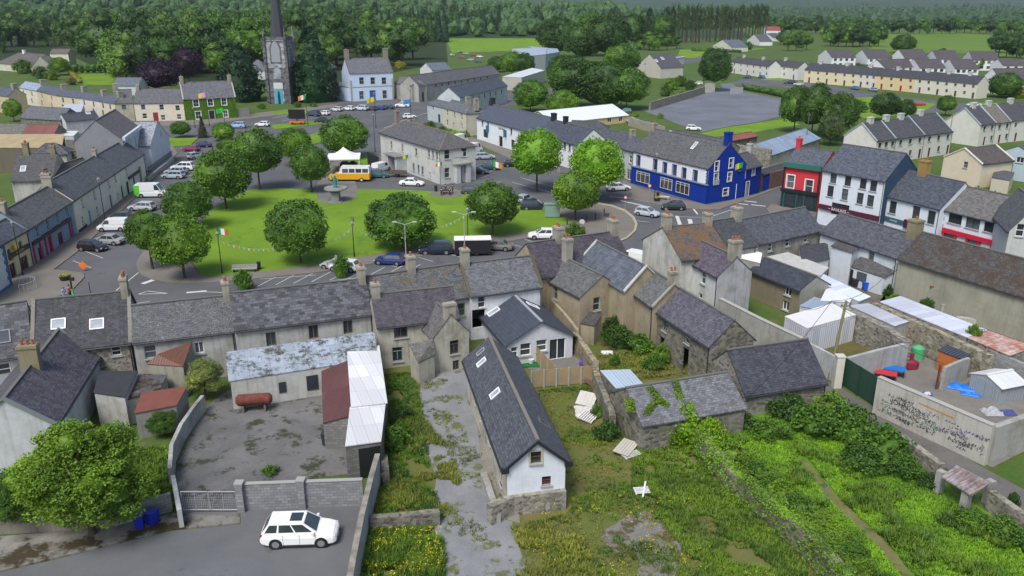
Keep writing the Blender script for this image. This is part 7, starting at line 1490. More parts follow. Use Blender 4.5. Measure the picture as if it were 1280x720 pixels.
# ================================================================ cars
PE = 'parked cars along the estate road'
Wt, Sv, Bk, Bl, Gy = (.72, .73, .73), (.34, .37, .41), (.010, .010, .014), (.01, .03, .12), (.16, .165, .17)
car('suv', 'white SUV with dark roof window parked in front of the block wall', 377, 675, 3, (.78, .79, .79), detail=True)
car('hatch', 'black hatchback parked at the end of the western bays', 117, 313, -12, (.012, .008, .012)); car('saloon', 'silver-grey saloon beside the black hatchback', 136, 305, 172, (.28, .3, .3)); car('van', 'small white van parked below the cream terrace', 142, 288, 185, Wt); car('hatch', 'dark car hidden behind the small white van', 149, 276, 180, (.05, .06, .07))
car('estate', 'silver estate car near the black-plinthed terrace', 178, 263, 172, (.42, .44, .5)); v = car('bigvan', 'white van with bright green stripes on its back', 191, 246, 4, (.7, .72, .72)); b = B(((-2.35, 0, 1.4), (.9, 2.12, 1.7)),); b.build('livery', paint((.12, .62, .03), .4), v); 
car('estate', 'silver-blue car nearest the ornate townhouse railings', 217, 223, 175, (.35, .42, .5)); car('estate', 'pale blue car second in the row by the railings', 220, 218, 175, (.4, .45, .52)); car('suv', 'white vehicle third in the row by the railings', 229, 213, 178, Wt); car('hatch', 'maroon hatchback beside the western lawn', 239, 189, 170, (.22, .015, .05)); car('saloon', 'navy saloon behind the maroon hatchback', 252, 184, 190, (.015, .025, .08)); car('hatch', 'silver car half hidden by the western trees', 245, 198, 60, Sv)
car('suv', 'pale blue car passing the ivy-covered house', 297, 160, 175, (.25, .4, .55)); car('hatch', 'white hatchback near the church verge', 328, 158, 172, Wt); car('saloon', 'black car beside the electronic sign', 368, 148, 150, Bk)
for i, (k, x, y, a, c, lb) in enumerate((('suv', 392, 145, 150, (.04, .05, .08), 'dark blue car first in the church parking'), ('hatch', 405, 144, 150, Wt, 'white car next to the dark one in the church parking'), ('hatch', 401, 153, 200, (.03, .035, .05), 'dark hatchback below the church parking row'), ('hatch', 421, 139, 150, (.55, .58, .62), 'pale silver car left of the georgian house'), ('hatch', 436, 138, 150, Wt, 'white hatchback at the corner of the georgian house'), ('suv', 452, 138, 150, (.5, .55, .62), 'large silver people carrier before the georgian house'), ('hatch', 464, 138, 150, (.03, .035, .04), 'charcoal hatchback before the blue front door'), ('hatch', 475, 137, 150, (.01, .06, .25), 'blue hatchback before the georgian house'), ('saloon', 485, 136, 150, (.03, .05, .09), 'dark blue saloon at the right end of the georgian house row'), ('suv', 503, 134, 176, Wt, 'white car before the red shopfront terrace'), ('hatch', 512, 148, 15, Wt, 'white car driving past the blue banner'))): car(k, lb, x, y, a, c)
car('suv', 'teal and silver off-roader behind the yellow minibus', 471, 222, 5, (.03, .11, .14)); car('van', 'small pale van behind the off-roader', 477, 214, 60, Wt); car('saloon', 'white saloon parked before the civic building', 515, 232, -8, Wt)
car('bigvan', 'white van beyond the civic building', 592, 192, 60, Wt); car('bigvan', 'white van partly hidden by the civic building roof', 575, 180, 60, Wt); car('estate', 'silver estate right of the civic building', 606, 199, 12, Sv); car('saloon', 'navy saloon second right of the civic building', 611, 212, -12, (.03, .05, .09)); car('saloon', 'black car close to the civic building doorway', 597, 217, -15, (.015, .02, .025)); car('hatch', 'black car hidden by the big lime tree', 641, 208, 10, Bk); car('hatch', 'dark car behind the round tree at the green edge', 590, 242, 10, (.05, .06, .08))
car('hatch', 'silver hatchback half behind the chimney plant', 431, 338, 165, (.6, .62, .64)); car('hatch', 'light grey car nose beside the silver hatchback', 420, 336, 165, (.3, .32, .33)); car('hatch', 'dark blue hatchback in the middle of the south bays', 487, 330, 170, (.01, .03, .16)); car('suv', 'dark navy four-wheel drive towing position near the horsebox', 545, 317, 184, (.01, .02, .04)); car('saloon', 'bronze-grey saloon behind the horsebox', 621, 312, 170, (.16, .15, .14))
car('estate', 'white hatchback at the right end of the south bays', 679, 298, 180, Wt); car('suv', 'dark car on the right side of the green', 668, 262, 4, (.02, .022, .04)); car('hatch', 'silver-blue car behind the dark car on the green edge', 656, 253, 60, (.3, .36, .42)); car('estate', 'white car waiting beside the blue and white pub', 773, 238, 12, Wt); car('hatch', 'silver car turning at the plaza', 809, 270, -35, (.42, .47, .52)); car('hatch', 'black hatchback stopped beside the pub corner', 841, 262, 178, (.01, .02, .025))
car('van', 'white van bonnet seen between the mauve and grey roofs', 791, 330, 140, Wt)
car('hatch', 'white hatchback alone on the gravel car park', 867, 163, -15, Wt); car('saloon', 'dark car at the lower edge of the gravel car park', 802, 156, 178, (.03, .04, .06)); car('hatch', 'pale car left of the dark one at the car park wall', 791, 153, 10, (.4, .42, .42)); car('hatch', 'green car behind the yellow hall', 781, 141, 170, (.05, .2, .18)); car('saloon', 'dark car parked behind the blue pub wing', 949, 196, 120, (.4, .42, .44))
for k, x, y, a, c, lb in (('saloon', 1147, 132, 172, (.45, .01, .03), 'bright red car on the estate road'), ('saloon', 1217, 133, 175, (.4, .5, .6), 'pale blue car near the yellow bush'), ('hatch', 1068, 112, 100, (.03, .12, .4), 'blue car outside the estate terrace'), ('hatch', 1091, 114, 100, (.25, .35, .55), 'light blue car outside the short pale house'), ('suv', 987, 105, 170, (.02, .03, .05), 'dark car in front of the white estate house'), ('hatch', 998, 107, 170, (.5, .5, .45), 'cream car beside the dark estate car'), ('hatch', 933, 98, 170, (.02, .04, .05), 'dark car near the sycamore'), ('hatch', 952, 98, 100, (.02, .12, .45), 'vivid blue car before the white estate terrace'), ('saloon', 1245, 136, 175, Wt, 'white car at the right edge estate road'), ('hatch', 872, 106, 170, Wt, 'white car hidden behind the sycamore')): car(k, lb, x, y, a, c)
for i, (x, y) in enumerate(((575, 66), (583, 68), (592, 70), (600, 72), (577, 73), (588, 76), (597, 78), (566, 70))): car('hatch', 'small distant car in the clinic car park among the trees', x, y, random.Random(i).choice([0, 60, 170]), random.Random(i + 3).choice([Wt, Sv, (.3, .02, .03), (.03, .05, .1)]), group='cars in the distant clinic car park')
# ================================================================ trees
LIME = leaf((.075, .15, .016)); LIMED = leaf((.06, .13, .02)); LIMEB = leaf((.11, .24, .014), .3); DK = leaf((.03, .07, .016)); DK2 = leaf((.042, .095, .018)); MID = leaf((.07, .15, .02)); BRT = leaf((.11, .2, .022)); CON_ = leaf((.016, .045, .016), .35, (1.1, 1.1, .9)); PUR = leaf((.018, .010, .018), .4, (1.3, .9, 1.0)); YEL = leaf((.22, .22, .02), .3); ELD = leaf((.11, .2, .018), .4, (1.35, 1.15, .7))
def sqtree(lb, bx, by, cx, cy, rx, mat, seed, hz=1.0, kind='round', grp=None):
    d = depth(bx, by); rad = rx * d / 1030; zc = zof((bx, by), cy); h = zc + rad * .95 * hz
    b = P(bx, by)
    return tree(kind, lb, b, rad, h, mat, seed, grp, 'lime_tree', hz=hz)
for a in (('round lime tree at the lower left corner of the green', 231, 349, 223, 303, 38, LIME, 1, 1.05), ('yellow-green lime tree behind the lower left one', 191, 337, 184, 291, 28, LIME, 2, 1.1), ('lime tree third up the western side of the green', 238, 287, 229, 249, 33, LIMED, 3, .9), ('large bright lime tree at the western parking', 283, 262, 274, 221, 37, LIME, 1, 1.05), ('tall dark lime tree right of the large bright one', 325, 238, 322, 193, 32, LIMED, 2, 1.1), ('lime tree hidden behind the two dark ones', 370, 208, 365, 180, 24, LIME, 3), ('small dark lime tree left of the memorial', 390, 241, 386, 207, 26, LIMED, 1, 1.1), ('lime tree behind the white canopy tent', 432, 198, 431, 166, 32, LIMED, 2, .9), ('lime tree on the lower green behind the long roof', 376, 330, 371, 286, 42, LIMED, 3, 1.02), ('lime tree in the middle of the lower green edge', 503, 311, 498, 269, 46, LIMED, 1, .85), ('lime tree at the right of the lower green edge', 616, 294, 618, 254, 36, LIME, 2, .95), ('vivid light green lime tree before the white bar', 671, 240, 672, 193, 34, LIMEB, 3, 1.05), ('vivid light green lime tree beside the blue pub', 745, 252, 745, 205, 37, LIMEB, 1, 1.0), ('round lime tree on the plaza beside the junction', 719, 276, 720, 240, 31, LIME, 2, 1.02)):
    sqtree(*a)
sqtree('small flat-topped tree on the western lawn', 226, 172, 222, 157, 14, MID, 3, .75); sqtree('bushy tree in front of the ivy-covered house', 280, 176, 277, 163, 15, MID, 1, .9); sqtree('low yellow-green tree top behind the bright lime tree', 285, 185, 285, 176, 15, LIME, 2, .6)
tree('conifer', 'thin purple-brown tree beside the western lawn', P(254, 172), 1.8, 5.5, leaf((.045, .05, .03)), 1, name='ornamental_tree')
def tp(kind, lb, bx, by, topy, rx, mat, seed=1, grp=None, name='tree', dens=1.0):
    d = depth(bx, by); r = rx * d / 1030 * (1.15 if by < 125 else 1); h = zof((bx, by), topy); hz = None
    if kind == 'broad' and rx > 11: kind = 'round'; hz = min(1.9, max(.8, h * .47 / r)); h = max(h, r * .95 + r * hz * .9)
    tree(kind, lb, P(bx, by), r, h, mat, seed, grp, name, dens=dens, hz=hz)
tp('yew', 'large dark yew left of the church tower', 303, 126, 52, 30, CON_, 1, name='yew_tree'); tp('yew', 'tall dark yew right of the church tower', 396, 127, 38, 28, CON_, 2, name='yew_tree')
tp('broad', 'dark purple beech left of its pair', 200, 114, 66, 25, PUR, 1, name='copper_beech'); tp('broad', 'smaller dark purple beech behind the ivy-covered house', 237, 106, 58, 18, PUR, 2, name='copper_beech')
tp('broad', 'light green tree in the garden of the small square house', 76, 94, 68, 12, BRT, 3); tp('broad', 'pale tree before the dark wood at the upper left', 98, 64, 45, 11, BRT, 1); tp('broad', 'bright shrub tree leaning over the old stone store', 18, 152, 122, 12, BRT, 2)
for i, (x, b_, t_, r, m_) in enumerate(((698, 72, 14, 26, DK2), (728, 80, 22, 24, DK2), (760, 82, 14, 26, DK), (738, 70, 12, 24, MID), (776, 100, 50, 21, MID), (792, 62, 14, 14, DK), (828, 58, 16, 14, DK2), (812, 50, 10, 10, CON_), (835, 46, 8, 9, CON_))): tp('broad', 'tall broadleaf tree of the group above the sycamores', x, b_, t_, r, m_, i % 3 + 1, 'tall trees beyond the clinic')
for i, (x, b_, t_, r, m_, lb) in enumerate(((717, 134, 66, 33, DK2, 'left dome of the big dark sycamore clump'), (752, 136, 66, 40, DK2, 'middle dome of the big dark sycamore clump'), (783, 137, 78, 30, MID, 'right dome of the big dark sycamore clump'), (700, 122, 66, 16, DK2, 'small dark dome left of the sycamore clump'), (663, 140, 94, 24, MID, 'yellowish-green tree in front of the clinic wing'), (703, 145, 108, 23, BRT, 'light green tree left of the yellow hall'), (892, 114, 57, 19, DK2, 'sycamore at the corner of the gravel car park'), (640, 96, 62, 14, MID, 'tree left of the white clinic block'), (622, 90, 66, 12, DK2, 'small tree above the long terrace'), (656, 98, 64, 12, DK2, 'dark tree in front of the white clinic block'))): tp('broad', lb, x, b_, t_, r, m_, i % 3 + 1, name='sycamore_tree')
for i, (x, b_, t_, r, m_, lb) in enumerate(((992, 166, 104, 22, DK2, 'tall dark tree left in the group behind the blue-grey barn'), (1014, 170, 100, 24, DK, 'tallest dark tree behind the blue-grey barn'), (1046, 176, 112, 24, DK2, 'broad dark tree right in the group behind the barn'), (1037, 182, 140, 17, leaf((.07, .11, .045)), 'grey-green willow beside the barn with pale walls'), (1104, 152, 112, 20, DK, 'dark round tree on the estate lawn'), (1131, 152, 122, 12, DK2, 'smaller tree on the estate lawn'), (1181, 145, 118, 12, DK2, 'small dark tree beside the estate road'), (1254, 122, 92, 19, DK2, 'tree in front of the white house with yellow bush'), (1224, 88, 72, 4, BRT, 'thin light tree behind the estate terrace'), (1178, 78, 60, 9, DK2, 'dark tree between white semi-detached houses'), (1112, 90, 70, 5, BRT, 'slim tree at the middle of the estate terrace'), (1128, 66, 46, 14, DK2, 'tree behind the mid back row'))): tp('broad', lb, x, b_, t_, r, m_, i % 3 + 1)
bush('yellow flowering bush beside the white estate house', P(1270, 122), 6, 4, YEL); bush('dark hedge ball left of the estate lawn', P(1068, 140), 5, 4, MID, 2)
# woodland: every tree its own object
rw = random.Random(11); nw = 0
def rows(ys, x0, x1, step, h0, h1, mats, kinds, lab, grp, skip=()):
    global nw
    for y in ys:
        d = depth(0, y); x = x0 + rw.uniform(0, step)
        while x < x1:
            if not any(a <= x <= b and c <= y <= e for a, b, c, e in skip):
                h = rw.uniform(h0, h1); k = rw.choice(kinds); rad = h * {'broad': rw.uniform(.42, .54), 'conifer': rw.uniform(.19, .25), 'pine': rw.uniform(.11, .15)}[k]
                yy = y + rw.uniform(-1, 1) * (y - 20) * .03
                tree(k, lab, P(x, yy), rad, h, rw.choice(mats), rw.randint(1, 3), grp, 'woodland_tree' if k == 'broad' else 'conifer_tree', dens=.6); nw += 1
            x += step * rw.uniform(.8, 1.2)
LB, GB = 'broadleaf tree in the dense wood behind the town', 'trees of the dense wood'
MX = (DK, DK2, MID, leaf((.075, .14, .025)), DK2)
rows((101,), 150, 215, 20, 18, 24, MX, ('broad',), LB, GB); rows((98,), 262, 290, 20, 15, 18, MX, ('broad',), LB, GB); rows((88,), 330, 430, 24, 14, 20, MX, ('broad',), LB, GB, skip=((334, 352, 0, 200),))
rows((92,), 120, 330, 17, 22, 30, MX, ('broad',), LB, GB, skip=((0, 150, 0, 200),)); rows((83, 75), 130, 560, 16, 21, 29, MX, ('broad',), LB, GB, skip=((430, 495, 78, 100), (520, 620, 60, 90)))
rows((66, 58), -30, 470, 15, 20, 28, MX, ('broad', 'broad', 'broad', 'conifer'), LB, GB, skip=((0, 95, 62, 80),)); rows((50, 43), -40, 470, 14, 20, 28, (DK, DK2, MID), ('broad',), LB, GB)
rows((37,), -40, 500, 13, 22, 28, (DK, DK2, MID), ('broad',), LB, GB)
rows((52, 47, 42), 470, 560, 10, 22, 30, (CON_, CON_, DK), ('conifer',), 'dark spruce in the plantation above the north field', 'plantation spruces'); rows((43, 38), 560, 625, 9, 22, 30, (CON_, CON_, DK), ('conifer',), 'dark spruce in the plantation above the north field', 'plantation spruces')
rows((36, 30), 640, 730, 13, 20, 28, (DK, PUR, DK2, CON_), ('broad', 'conifer'), 'tall dark tree above the north field', 'trees above the north field')
for i in range(34): x = 838 + i * 3.6 + rw.uniform(-2, 2); tp('pine', 'tall bare-stemmed pine in the belt beyond the car park', x, 55 - (x - 838) * .06 + rw.uniform(-3, 2), 3 + rw.uniform(0, 7), 6, rw.choice((CON_, DK, DK2)), 1, 'pine belt', 'pine_tree', .8)
for i in range(8): x = 800 + i * 5; tp('pine', 'tall bare-stemmed pine in the belt beyond the car park', x, 60 - i * .6, 14 + rw.uniform(0, 8), 5, rw.choice((CON_, DK, DK2)), 1, 'pine belt', 'pine_tree', .8)
rows((62, 57), 800, 850, 12, 10, 14, (DK2, MID), ('broad',), 'tree at the left end of the pine belt', 'trees by the pine belt')
rows((58, 52, 46), 1030, 1100, 10, 13, 17, (DK, DK2, MID), ('broad',), 'tree in the belt left of the east field', 'trees left of the east field'); rows((42,), 960, 1290, 9, 12, 17, (DK, DK2, MID), ('broad',), 'tree in the belt along the far edge of the east field', 'trees along the east field')
rows((66, 72), 1240, 1290, 12, 12, 16, (DK, DK2), ('broad',), 'tree at the right end of the east field', 'trees right of the east field'); rows((56, 64), 974, 1010, 12, 9, 13, (DK2, MID), ('broad',), 'garden tree beside the far white houses', 'garden trees beyond the car park')
for i, (x, y, r, m_, lb) in enumerate(((838, 112, 13, BRT, 'light green bush beyond the car park wall'), (850, 108, 12, MID, 'second bush beyond the car park wall'), (862, 112, 11, DK2, 'dark bush beyond the car park wall'), (832, 120, 12, DK2, 'low bush by the stone car park wall'), (935, 62, 9, MID, 'round bush before the white estate terrace'), (795, 146, 5, BRT, 'tall weed bush beside the yellow hall'), (825, 148, 6, BRT, 'light shrub at the lower car park wall'), (30, 92, 16, MID, 'garden bush beside the brown bungalow'), (52, 98, 14, DK2, 'dark garden bush beside the cream cottage'), (66, 100, 12, BRT, 'pale garden bush at the left end of the hedge'), (90, 106, 9, leaf((.16, .14, .08)), 'buff flowering shrub behind the northern terrace'), (150, 76, 8, YEL, 'yellow shrub in the walled garden'), (500, 148 - 62, 9, YEL, 'yellow-green shrub beside the georgian house'), (1000, 60, 7, MID, 'bush near the far red roof'))):
    d = depth(x, y); bush(lb, P(x, y), r * d / 1030, r * d / 1030 * 1.1, m_, i % 2 + 1)
for x, y, r, lb in ((538, 162, 11, 'clipped shrub in front of the cream townhouse'), (554, 166, 9, 'round shrub left in the townhouse garden'), (327, 136, 7, 'low shrub left of the church door'), (372, 134, 7, 'low shrub right of the church door'), (392, 134, 6, 'low shrub beneath the tall yew'), (235, 204, 3, 'dark clipped ball shrub by the western pavement')):
    d = depth(x, y); bush(lb, P(x, y), r * d / 1030, r * d / 1030, MID if y != 204 else DK)
hedge('hedge', 'thick clipped hedge behind the bright garden lawn', [(88, 92), (125, 91), (160, 89)], 5.5, 5, DK2, leaf_s=.8, n=10); hedge('hedge', 'golden hedge edge beside the bright garden lawn', [(88, 92), (100, 104)], 2.2, 2.5, YEL, leaf_s=.5, n=10)
hedge('hedge', 'low hedge along the garden of the cream townhouse', [(560, 168), (585, 172)], 1.6, 1.4, MID, leaf_s=.25); hedge('hedge', 'hedge along the top of the gravel car park', [(930, 112), (962, 118), (990, 124)], 2.4, 2.4, DK2, leaf_s=.5, n=10); hedge('hedge', 'long hedge before the field near the bungalows', [(866, 64), (925, 66)], 2.5, 2.5, DK2, leaf_s=.6, n=8)
hedge('hedge', 'lime-green hedge behind the mottled shop roof', [(1206, 246), (1235, 252), (1270, 262)], 2.4, 2.0, BRT, leaf_s=.25); hedge('hedge', 'hedge between white back gardens', [(1060, 82), (1085, 86)], 2.2, 2.2, DK2, leaf_s=.5, n=8)
hedge('ivy', 'ivy draped on the car park wall', [(838, 127), (850, 125), (862, 121)], 2.9, 1.4, MID, leaf_s=.3, n=14)
# far-off woods that read as one mass
def woods(name, lb, poly, n, r, m_, seed):
    rnd = random.Random(seed); b = MB(); c = P(*poly[0]); xs = [p[0] for p in poly]; ys = [p[1] for p in poly]; k = 0
    def inside(x, y):
        r_ = False; j = len(poly) - 1
        for i in range(len(poly)):
            if (poly[i][1] > y) != (poly[j][1] > y) and x < (poly[j][0] - poly[i][0]) * (y - poly[i][1]) / (poly[j][1] - poly[i][1]) + poly[i][0]: r_ = not r_
            j = i
        return r_
    while k < n:
        x, y = rnd.uniform(min(xs), max(xs)), rnd.uniform(min(ys), max(ys))
        if not inside(x, y): continue
        q = P(x, y); q -= c; s = r * rnd.uniform(.6, 1.3); blob(b, q + Vector((0, 0, s * .9)), s, rnd, 1, .5, rnd.uniform(.8, 1.3))
        for j in range(3): leafmb(b, q + Vector((rnd.uniform(-s, s) * .7, rnd.uniform(-s, s) * .7, s * rnd.uniform(.9, 1.9))), s * .3, rnd, s * .22, 7, 1)
        k += 1
    o = b.build(name, m_, None, Matrix.Translation(c)); tag(o, lb, 'woods', kind='stuff')
FW = leaf((.022, .052, .018), .5, (1.3, 1.15, .9), 0)
woods('distant_wood', 'far dark woods along the top right', [(700, 26), (960, 32), (1290, 38), (1290, 14), (1090, 12), (930, 14), (880, 15), (700, 18)], 1300, 7, FW, 1)
woods('distant_wood', 'far blue-green woods near the horizon', [(-40, 28), (700, 22), (700, 6), (1290, 12), (1290, 2.5), (700, 2.5), (-40, 4)], 1500, 11, FW, 2)
rnd = random.Random(21); b = MB()
for i in range(1500):
    X, Y = rnd.uniform(-1150, 160), 800 + rnd.random() ** 1.4 * 900; s = rnd.uniform(5, 9); q = Vector((X, Y, WH(X, Y) + s * .8)); blob(b, q, s, rnd, 1, .5, rnd.uniform(.9, 1.3))
    for j in range(2): leafmb(b, q + Vector((rnd.uniform(-s, s) * .6, -s * .5, s * rnd.uniform(.2, .9))), s * .3, rnd, s * .22, 7, 1)
tag(b.build('hillside_wood', leaf((.03, .07, .018), .5, (1.3, 1.15, .9), 0)), 'dark broadleaf wood covering the rise behind the church', 'woods', kind='stuff')
# ---------------------------------------------------------------- foreground vegetation
def near(kind, lb, bx, by, cx, cy, rx, mat, seed=1, hz=1.0, nm='tree', dens=1.0):
    d = depth(bx, by); rad = rx * d / 1030; zc = zof((bx, by), cy); return tree(kind, lb, P(bx, by), rad, zc + rad * .95 * hz, mat, seed, None, nm, hz=hz, dens=dens)
near('elder', 'big spreading light green tree at the lower left', 116, 668, 112, 588, 92, ELD, 1, .85, 'elder_tree', 1.6); near('elder', 'yellow-green tree part behind the big one at the left edge', 30, 662, 28, 622, 46, MID, 2, .9, 'elder_tree')
near('elder', 'cream-flowering shrub tree beside the ruined store', 258, 500, 253, 470, 27, leaf((.13, .17, .05), .4, (1.5, 1.3, 1.1)), 3, .95, 'flowering_tree'); near('elder', 'dense green bush left of the red-roofed shed', 205, 545, 206, 528, 22, MID, 2, .8, 'bush'); near('elder', 'bright leafy bush hanging by the stained rusty roof', 228, 470, 230, 448, 15, BRT, 3, 1.2, 'bush')
BU = [(492, 560, 26, 2.2, MID, 'green scrub bush beside the white shed'), (505, 520, 16, 1.2, DK2, 'low scrub bush at the shed corner'), (500, 545, 18, 1.5, MID, 'middle scrub bush beside the white shed'), (470, 505, 9, 1.2, BRT, 'small ivy bush on the shed edge'), (775, 432, 30, 2.4, DK2, 'dark bush mass behind the beige outhouse'), (800, 440, 24, 2.2, MID, 'leafy bush in the overgrown garden'), (770, 418, 20, 2.6, DK, 'dark bush against the beige wall'), (815, 462, 17, 2.0, MID, 'round green bush before the stone barn'), (828, 455, 14, 2.4, BRT, 'light green bush beside the barn wall'), (768, 458, 8, 1.4, MID, 'small bush near the mossy wall'), (872, 466, 14, 1.8, DK2, 'white-flowered bush at the barn doorway'),
      (758, 548, 22, 1.8, DK2, 'bush in the rubble by the metal-capped store'), (748, 520, 14, 1.2, MID, 'small bush beside the white boards'), (772, 500, 11, 2.3, MID, 'ivy bush climbing the stone store'), (856, 552, 34, 3.6, leaf((.15, .27, .012), .3), 'lime-green ivy mound over the cowshed eave'), (824, 548, 22, 3.0, leaf((.13, .23, .015), .3), 'light green ivy mass at the cowshed corner'), (888, 562, 30, 3.0, leaf((.14, .25, .015), .3), 'ivy mound at the head of the garden wall'), (912, 578, 28, 2.2, BRT, 'scrub at the foot of the ivy mound'), (930, 535, 20, 1.6, DK2, 'dark scrub behind the ivy mound'),
      (960, 545, 34, 1.8, MID, 'bramble mass left in the bright garden'), (985, 520, 36, 2.2, DK2, 'dark bramble by the stone barn'), (1020, 540, 44, 2.8, MID, 'large bramble in the upper bright garden'), (1060, 545, 42, 3.0, MID, 'large leafy bramble beside the lane'), (1100, 570, 44, 3.0, MID, 'big leafy bramble near the stone lane wall'), (1075, 585, 36, 2.2, DK2, 'dark lower edge of the big bramble'), (1130, 595, 28, 2.0, MID, 'bramble at the right end near the shelter'), (1040, 520, 30, 2.4, BRT, 'light top of the bramble beside the barn'), (1160, 608, 20, 1.2, DK2, 'low scrub at the shelter pier'), (1215, 655, 26, 1.2, MID, 'weedy scrub below the shelter'), (1250, 668, 30, 1.6, MID, 'scrub along the right garden wall'), (1290, 690, 30, 1.6, MID, 'scrub at the lower right edge'), (1262, 640, 12, 1.8, DK2, 'ivy on the right lane wall'),
      (1160, 380, 17, 3.2, BRT, 'bright shrub against the beige warehouse'), (1156, 392, 12, 2.2, MID, 'low leafy shrub below the bright one'), (1118, 378, 12, 1.2, BRT, 'yellow-green shrub behind the white kitchen'), (1110, 372, 8, 1.8, DK, 'dark climber on the kitchen corner'), (1219, 432, 8, 3.6, BRT, 'tuft growing on the iron sheets'), (338, 592, 14, .8, MID, 'weeds at the foot of the block wall'), (12, 650, 24, 1.8, DK2, 'dark shrub at the lower left wall'), (730, 315, 8, 7.6, MID, 'plant growing behind the purple-grey roof')]
for i, (x, y, r, h, m_, lb) in enumerate(BU):
    d = depth(x, y)
    if 'growing behind' in lb: q = P(717, 330, 0); bush(lb, P(718, 300, 5.0), 1.6, 2.4, m_, 1, z=5.0); continue
    if 'iron sheets' in lb: bush(lb, P(1217, 422, 2.6), .9, 1.2, m_, 1, z=2.8); continue
    bush(lb, P(x, y), r * d / 1030, h * .9, m_, i % 3 + 1, dens=1.3)
bush('plant growing from the street behind the long roof', P(305, 362), 1.5, 2.6, MID, 2); bush('shrub beside the silver hatchback behind the roof', P(427, 346), 1.5, 3.0, MID, 1)
for i, (x, y) in enumerate(((945, 592), (962, 606), (982, 622), (1000, 640), (1024, 655), (1042, 678), (1062, 695), (1082, 718), (930, 580), (1105, 740))): bush('bramble along the bright-garden side of the ivy wall', P(x, y), rw.uniform(.9, 1.5), rw.uniform(.8, 1.4), (MID, BRT, BRT)[i % 3], i % 3 + 1, 'brambles along the ivy wall')
# ivy wall in the foreground
IVW = [(845, 500), (866, 528), (890, 556), (915, 585), (952, 614), (995, 650), (1040, 692), (1075, 740), (1110, 800)]
wallrun('garden_wall', 'long old stone wall smothered in ivy between the two gardens', 'wall', IVW, 1.7, .7, stone((.2, .19, .15), 2.6, .6), z='top', rough=.12)
rnd = random.Random(5); b = MB(); pts = [P(x, y, 1.7) for x, y in IVW]; c0 = pts[0].copy(); c0.z = 0
for a, c in zip(pts, pts[1:]):
    n_ = int((c - a).length / .35); d = (c - a).normalized(); nr = Vector((-d.y, d.x, 0))
    for i in range(n_):
        q = a.lerp(c, i / n_) - c0; dn = noise.noise(Vector((q.x * .5, q.y * .5, 0)))
        if dn > -.55:
            blob(b, q + Vector((0, 0, -.15)), .36, rnd, 1, .4)
            for _ in (0, 1): leafmb(b, q + nr * rnd.uniform(-.6, .6) + Vector((0, 0, rnd.uniform(-.1, .25))), .42, rnd, .14, 60, .6)
        for s in (-1, 1):
            if noise.noise(Vector((q.x * .6, q.y * .6, s * 3))) > -.35: leafmb(b, q + nr * s * rnd.uniform(.4, .8) + Vector((0, 0, -rnd.uniform(.2, 1.5))), .4, rnd, .14, 55, 1.1)
tag(b.build('ivy', leaf((.09, .175, .02), .4), None, Matrix.Translation(c0)), 'ivy smothering the long garden wall', 'ivy')
b = MB(); rnd = random.Random(8)
def roofpt(h, px, py):
    Wi = h.W.inverted(); nn = Vector((0, -h.tp, 1)).normalized(); o = Wi @ CP; d = Wi.to_3x3() @ ray(px, py); t = (Vector((0, 0, h.zr + .12)) - o).dot(nn) / d.dot(nn); return h.W @ (o + d * t)
for (x0, y0), (x1, y1), n_ in (((811, 484), (826, 502), 9), ((824, 501), (834, 506), 6), ((843, 476), (851, 500), 9), ((786, 500), (790, 515), 6), ((818, 502), (806, 518), 9)):
    for i in range(n_): t_ = i / n_; leafmb(b, roofpt(cow, x0 + (x1 - x0) * t_, y0 + (y1 - y0) * t_) - P(820, 520), .36, rnd, .15, 70, .5)
tag(b.build('ivy', leaf((.11, .19, .015), .35), None, Matrix.Translation(P(820, 520))), 'light green ivy runners across the cowshed roof', 'ivy')
# grass, weeds and flowers in the rough plots
TPW = [P(*k) for k in ((1002, 574), (1046, 628), (1104, 683), (1165, 760))]
def onpath(x, y):
    for a, c in zip(TPW, TPW[1:]):
        d = c - a; t = max(0, min(1, ((x - a.x) * d.x + (y - a.y) * d.y) / d.length_squared)); q = a + d * t
        if abs(q.x - x) + abs(q.y - y) < .55: return True
def weeds(name, lb, poly, n, s0, s1, m_, seed, dens=None, thr=-1, cat='grass'):
    rnd = random.Random(seed); b = MB(); c = P(*poly[0]); ws = [P(*p) for p in poly]; xs = [p.x for p in ws]; ys = [p.y for p in ws]; k = 0; tries = 0
    def inside(x, y):
        r_ = False; j = len(ws) - 1
        for i in range(len(ws)):
            if (ws[i].y > y) != (ws[j].y > y) and x < (ws[j].x - ws[i].x) * (y - ws[i].y) / (ws[j].y - ws[i].y) + ws[i].x: r_ = not r_
            j = i
        return r_
    while k < n and tries < n * 30:
        tries += 1; x, y = rnd.uniform(min(xs), max(xs)), rnd.uniform(min(ys), max(ys))
        if not inside(x, y) or onpath(x, y) or noise.noise(Vector((x * .33 + seed, y * .33, 0))) + .5 * noise.noise(Vector((x * 1.1, y * 1.1, seed))) < thr: continue
        k += 1; s = rnd.uniform(s0, s1); q = Vector((x, y, 0)) - c
        for j in range(6):
            a = rnd.uniform(0, 6.28); d = Vector((math.cos(a), math.sin(a), 0)); w_ = d.cross(Vector((0, 0, 1))) * s * .13; o = d * s * .15
            b.poly([q + o - w_, q + o + w_, q + o + d * s * rnd.uniform(.25, .8) + Vector((0, 0, s * rnd.uniform(.5, 1.0)))])
    o = b.build(name, m_, None, Matrix.Translation(c)); tag(o, lb, cat, kind='stuff')
PL_ = [(640, 500), (660, 490), (745, 480), (800, 545), (900, 600), (1000, 690), (1060, 760), (660, 760), (650, 660), (712, 640), (715, 600)]
G1, G2, G3 = leaf((.13, .165, .028), .4, (1.3, 1.0, .8), .1), leaf((.075, .14, .018), .4, (1.3, 1.1, .6), .1), leaf((.12, .24, .018), .35, (1.2, 1.1, .6), .1)
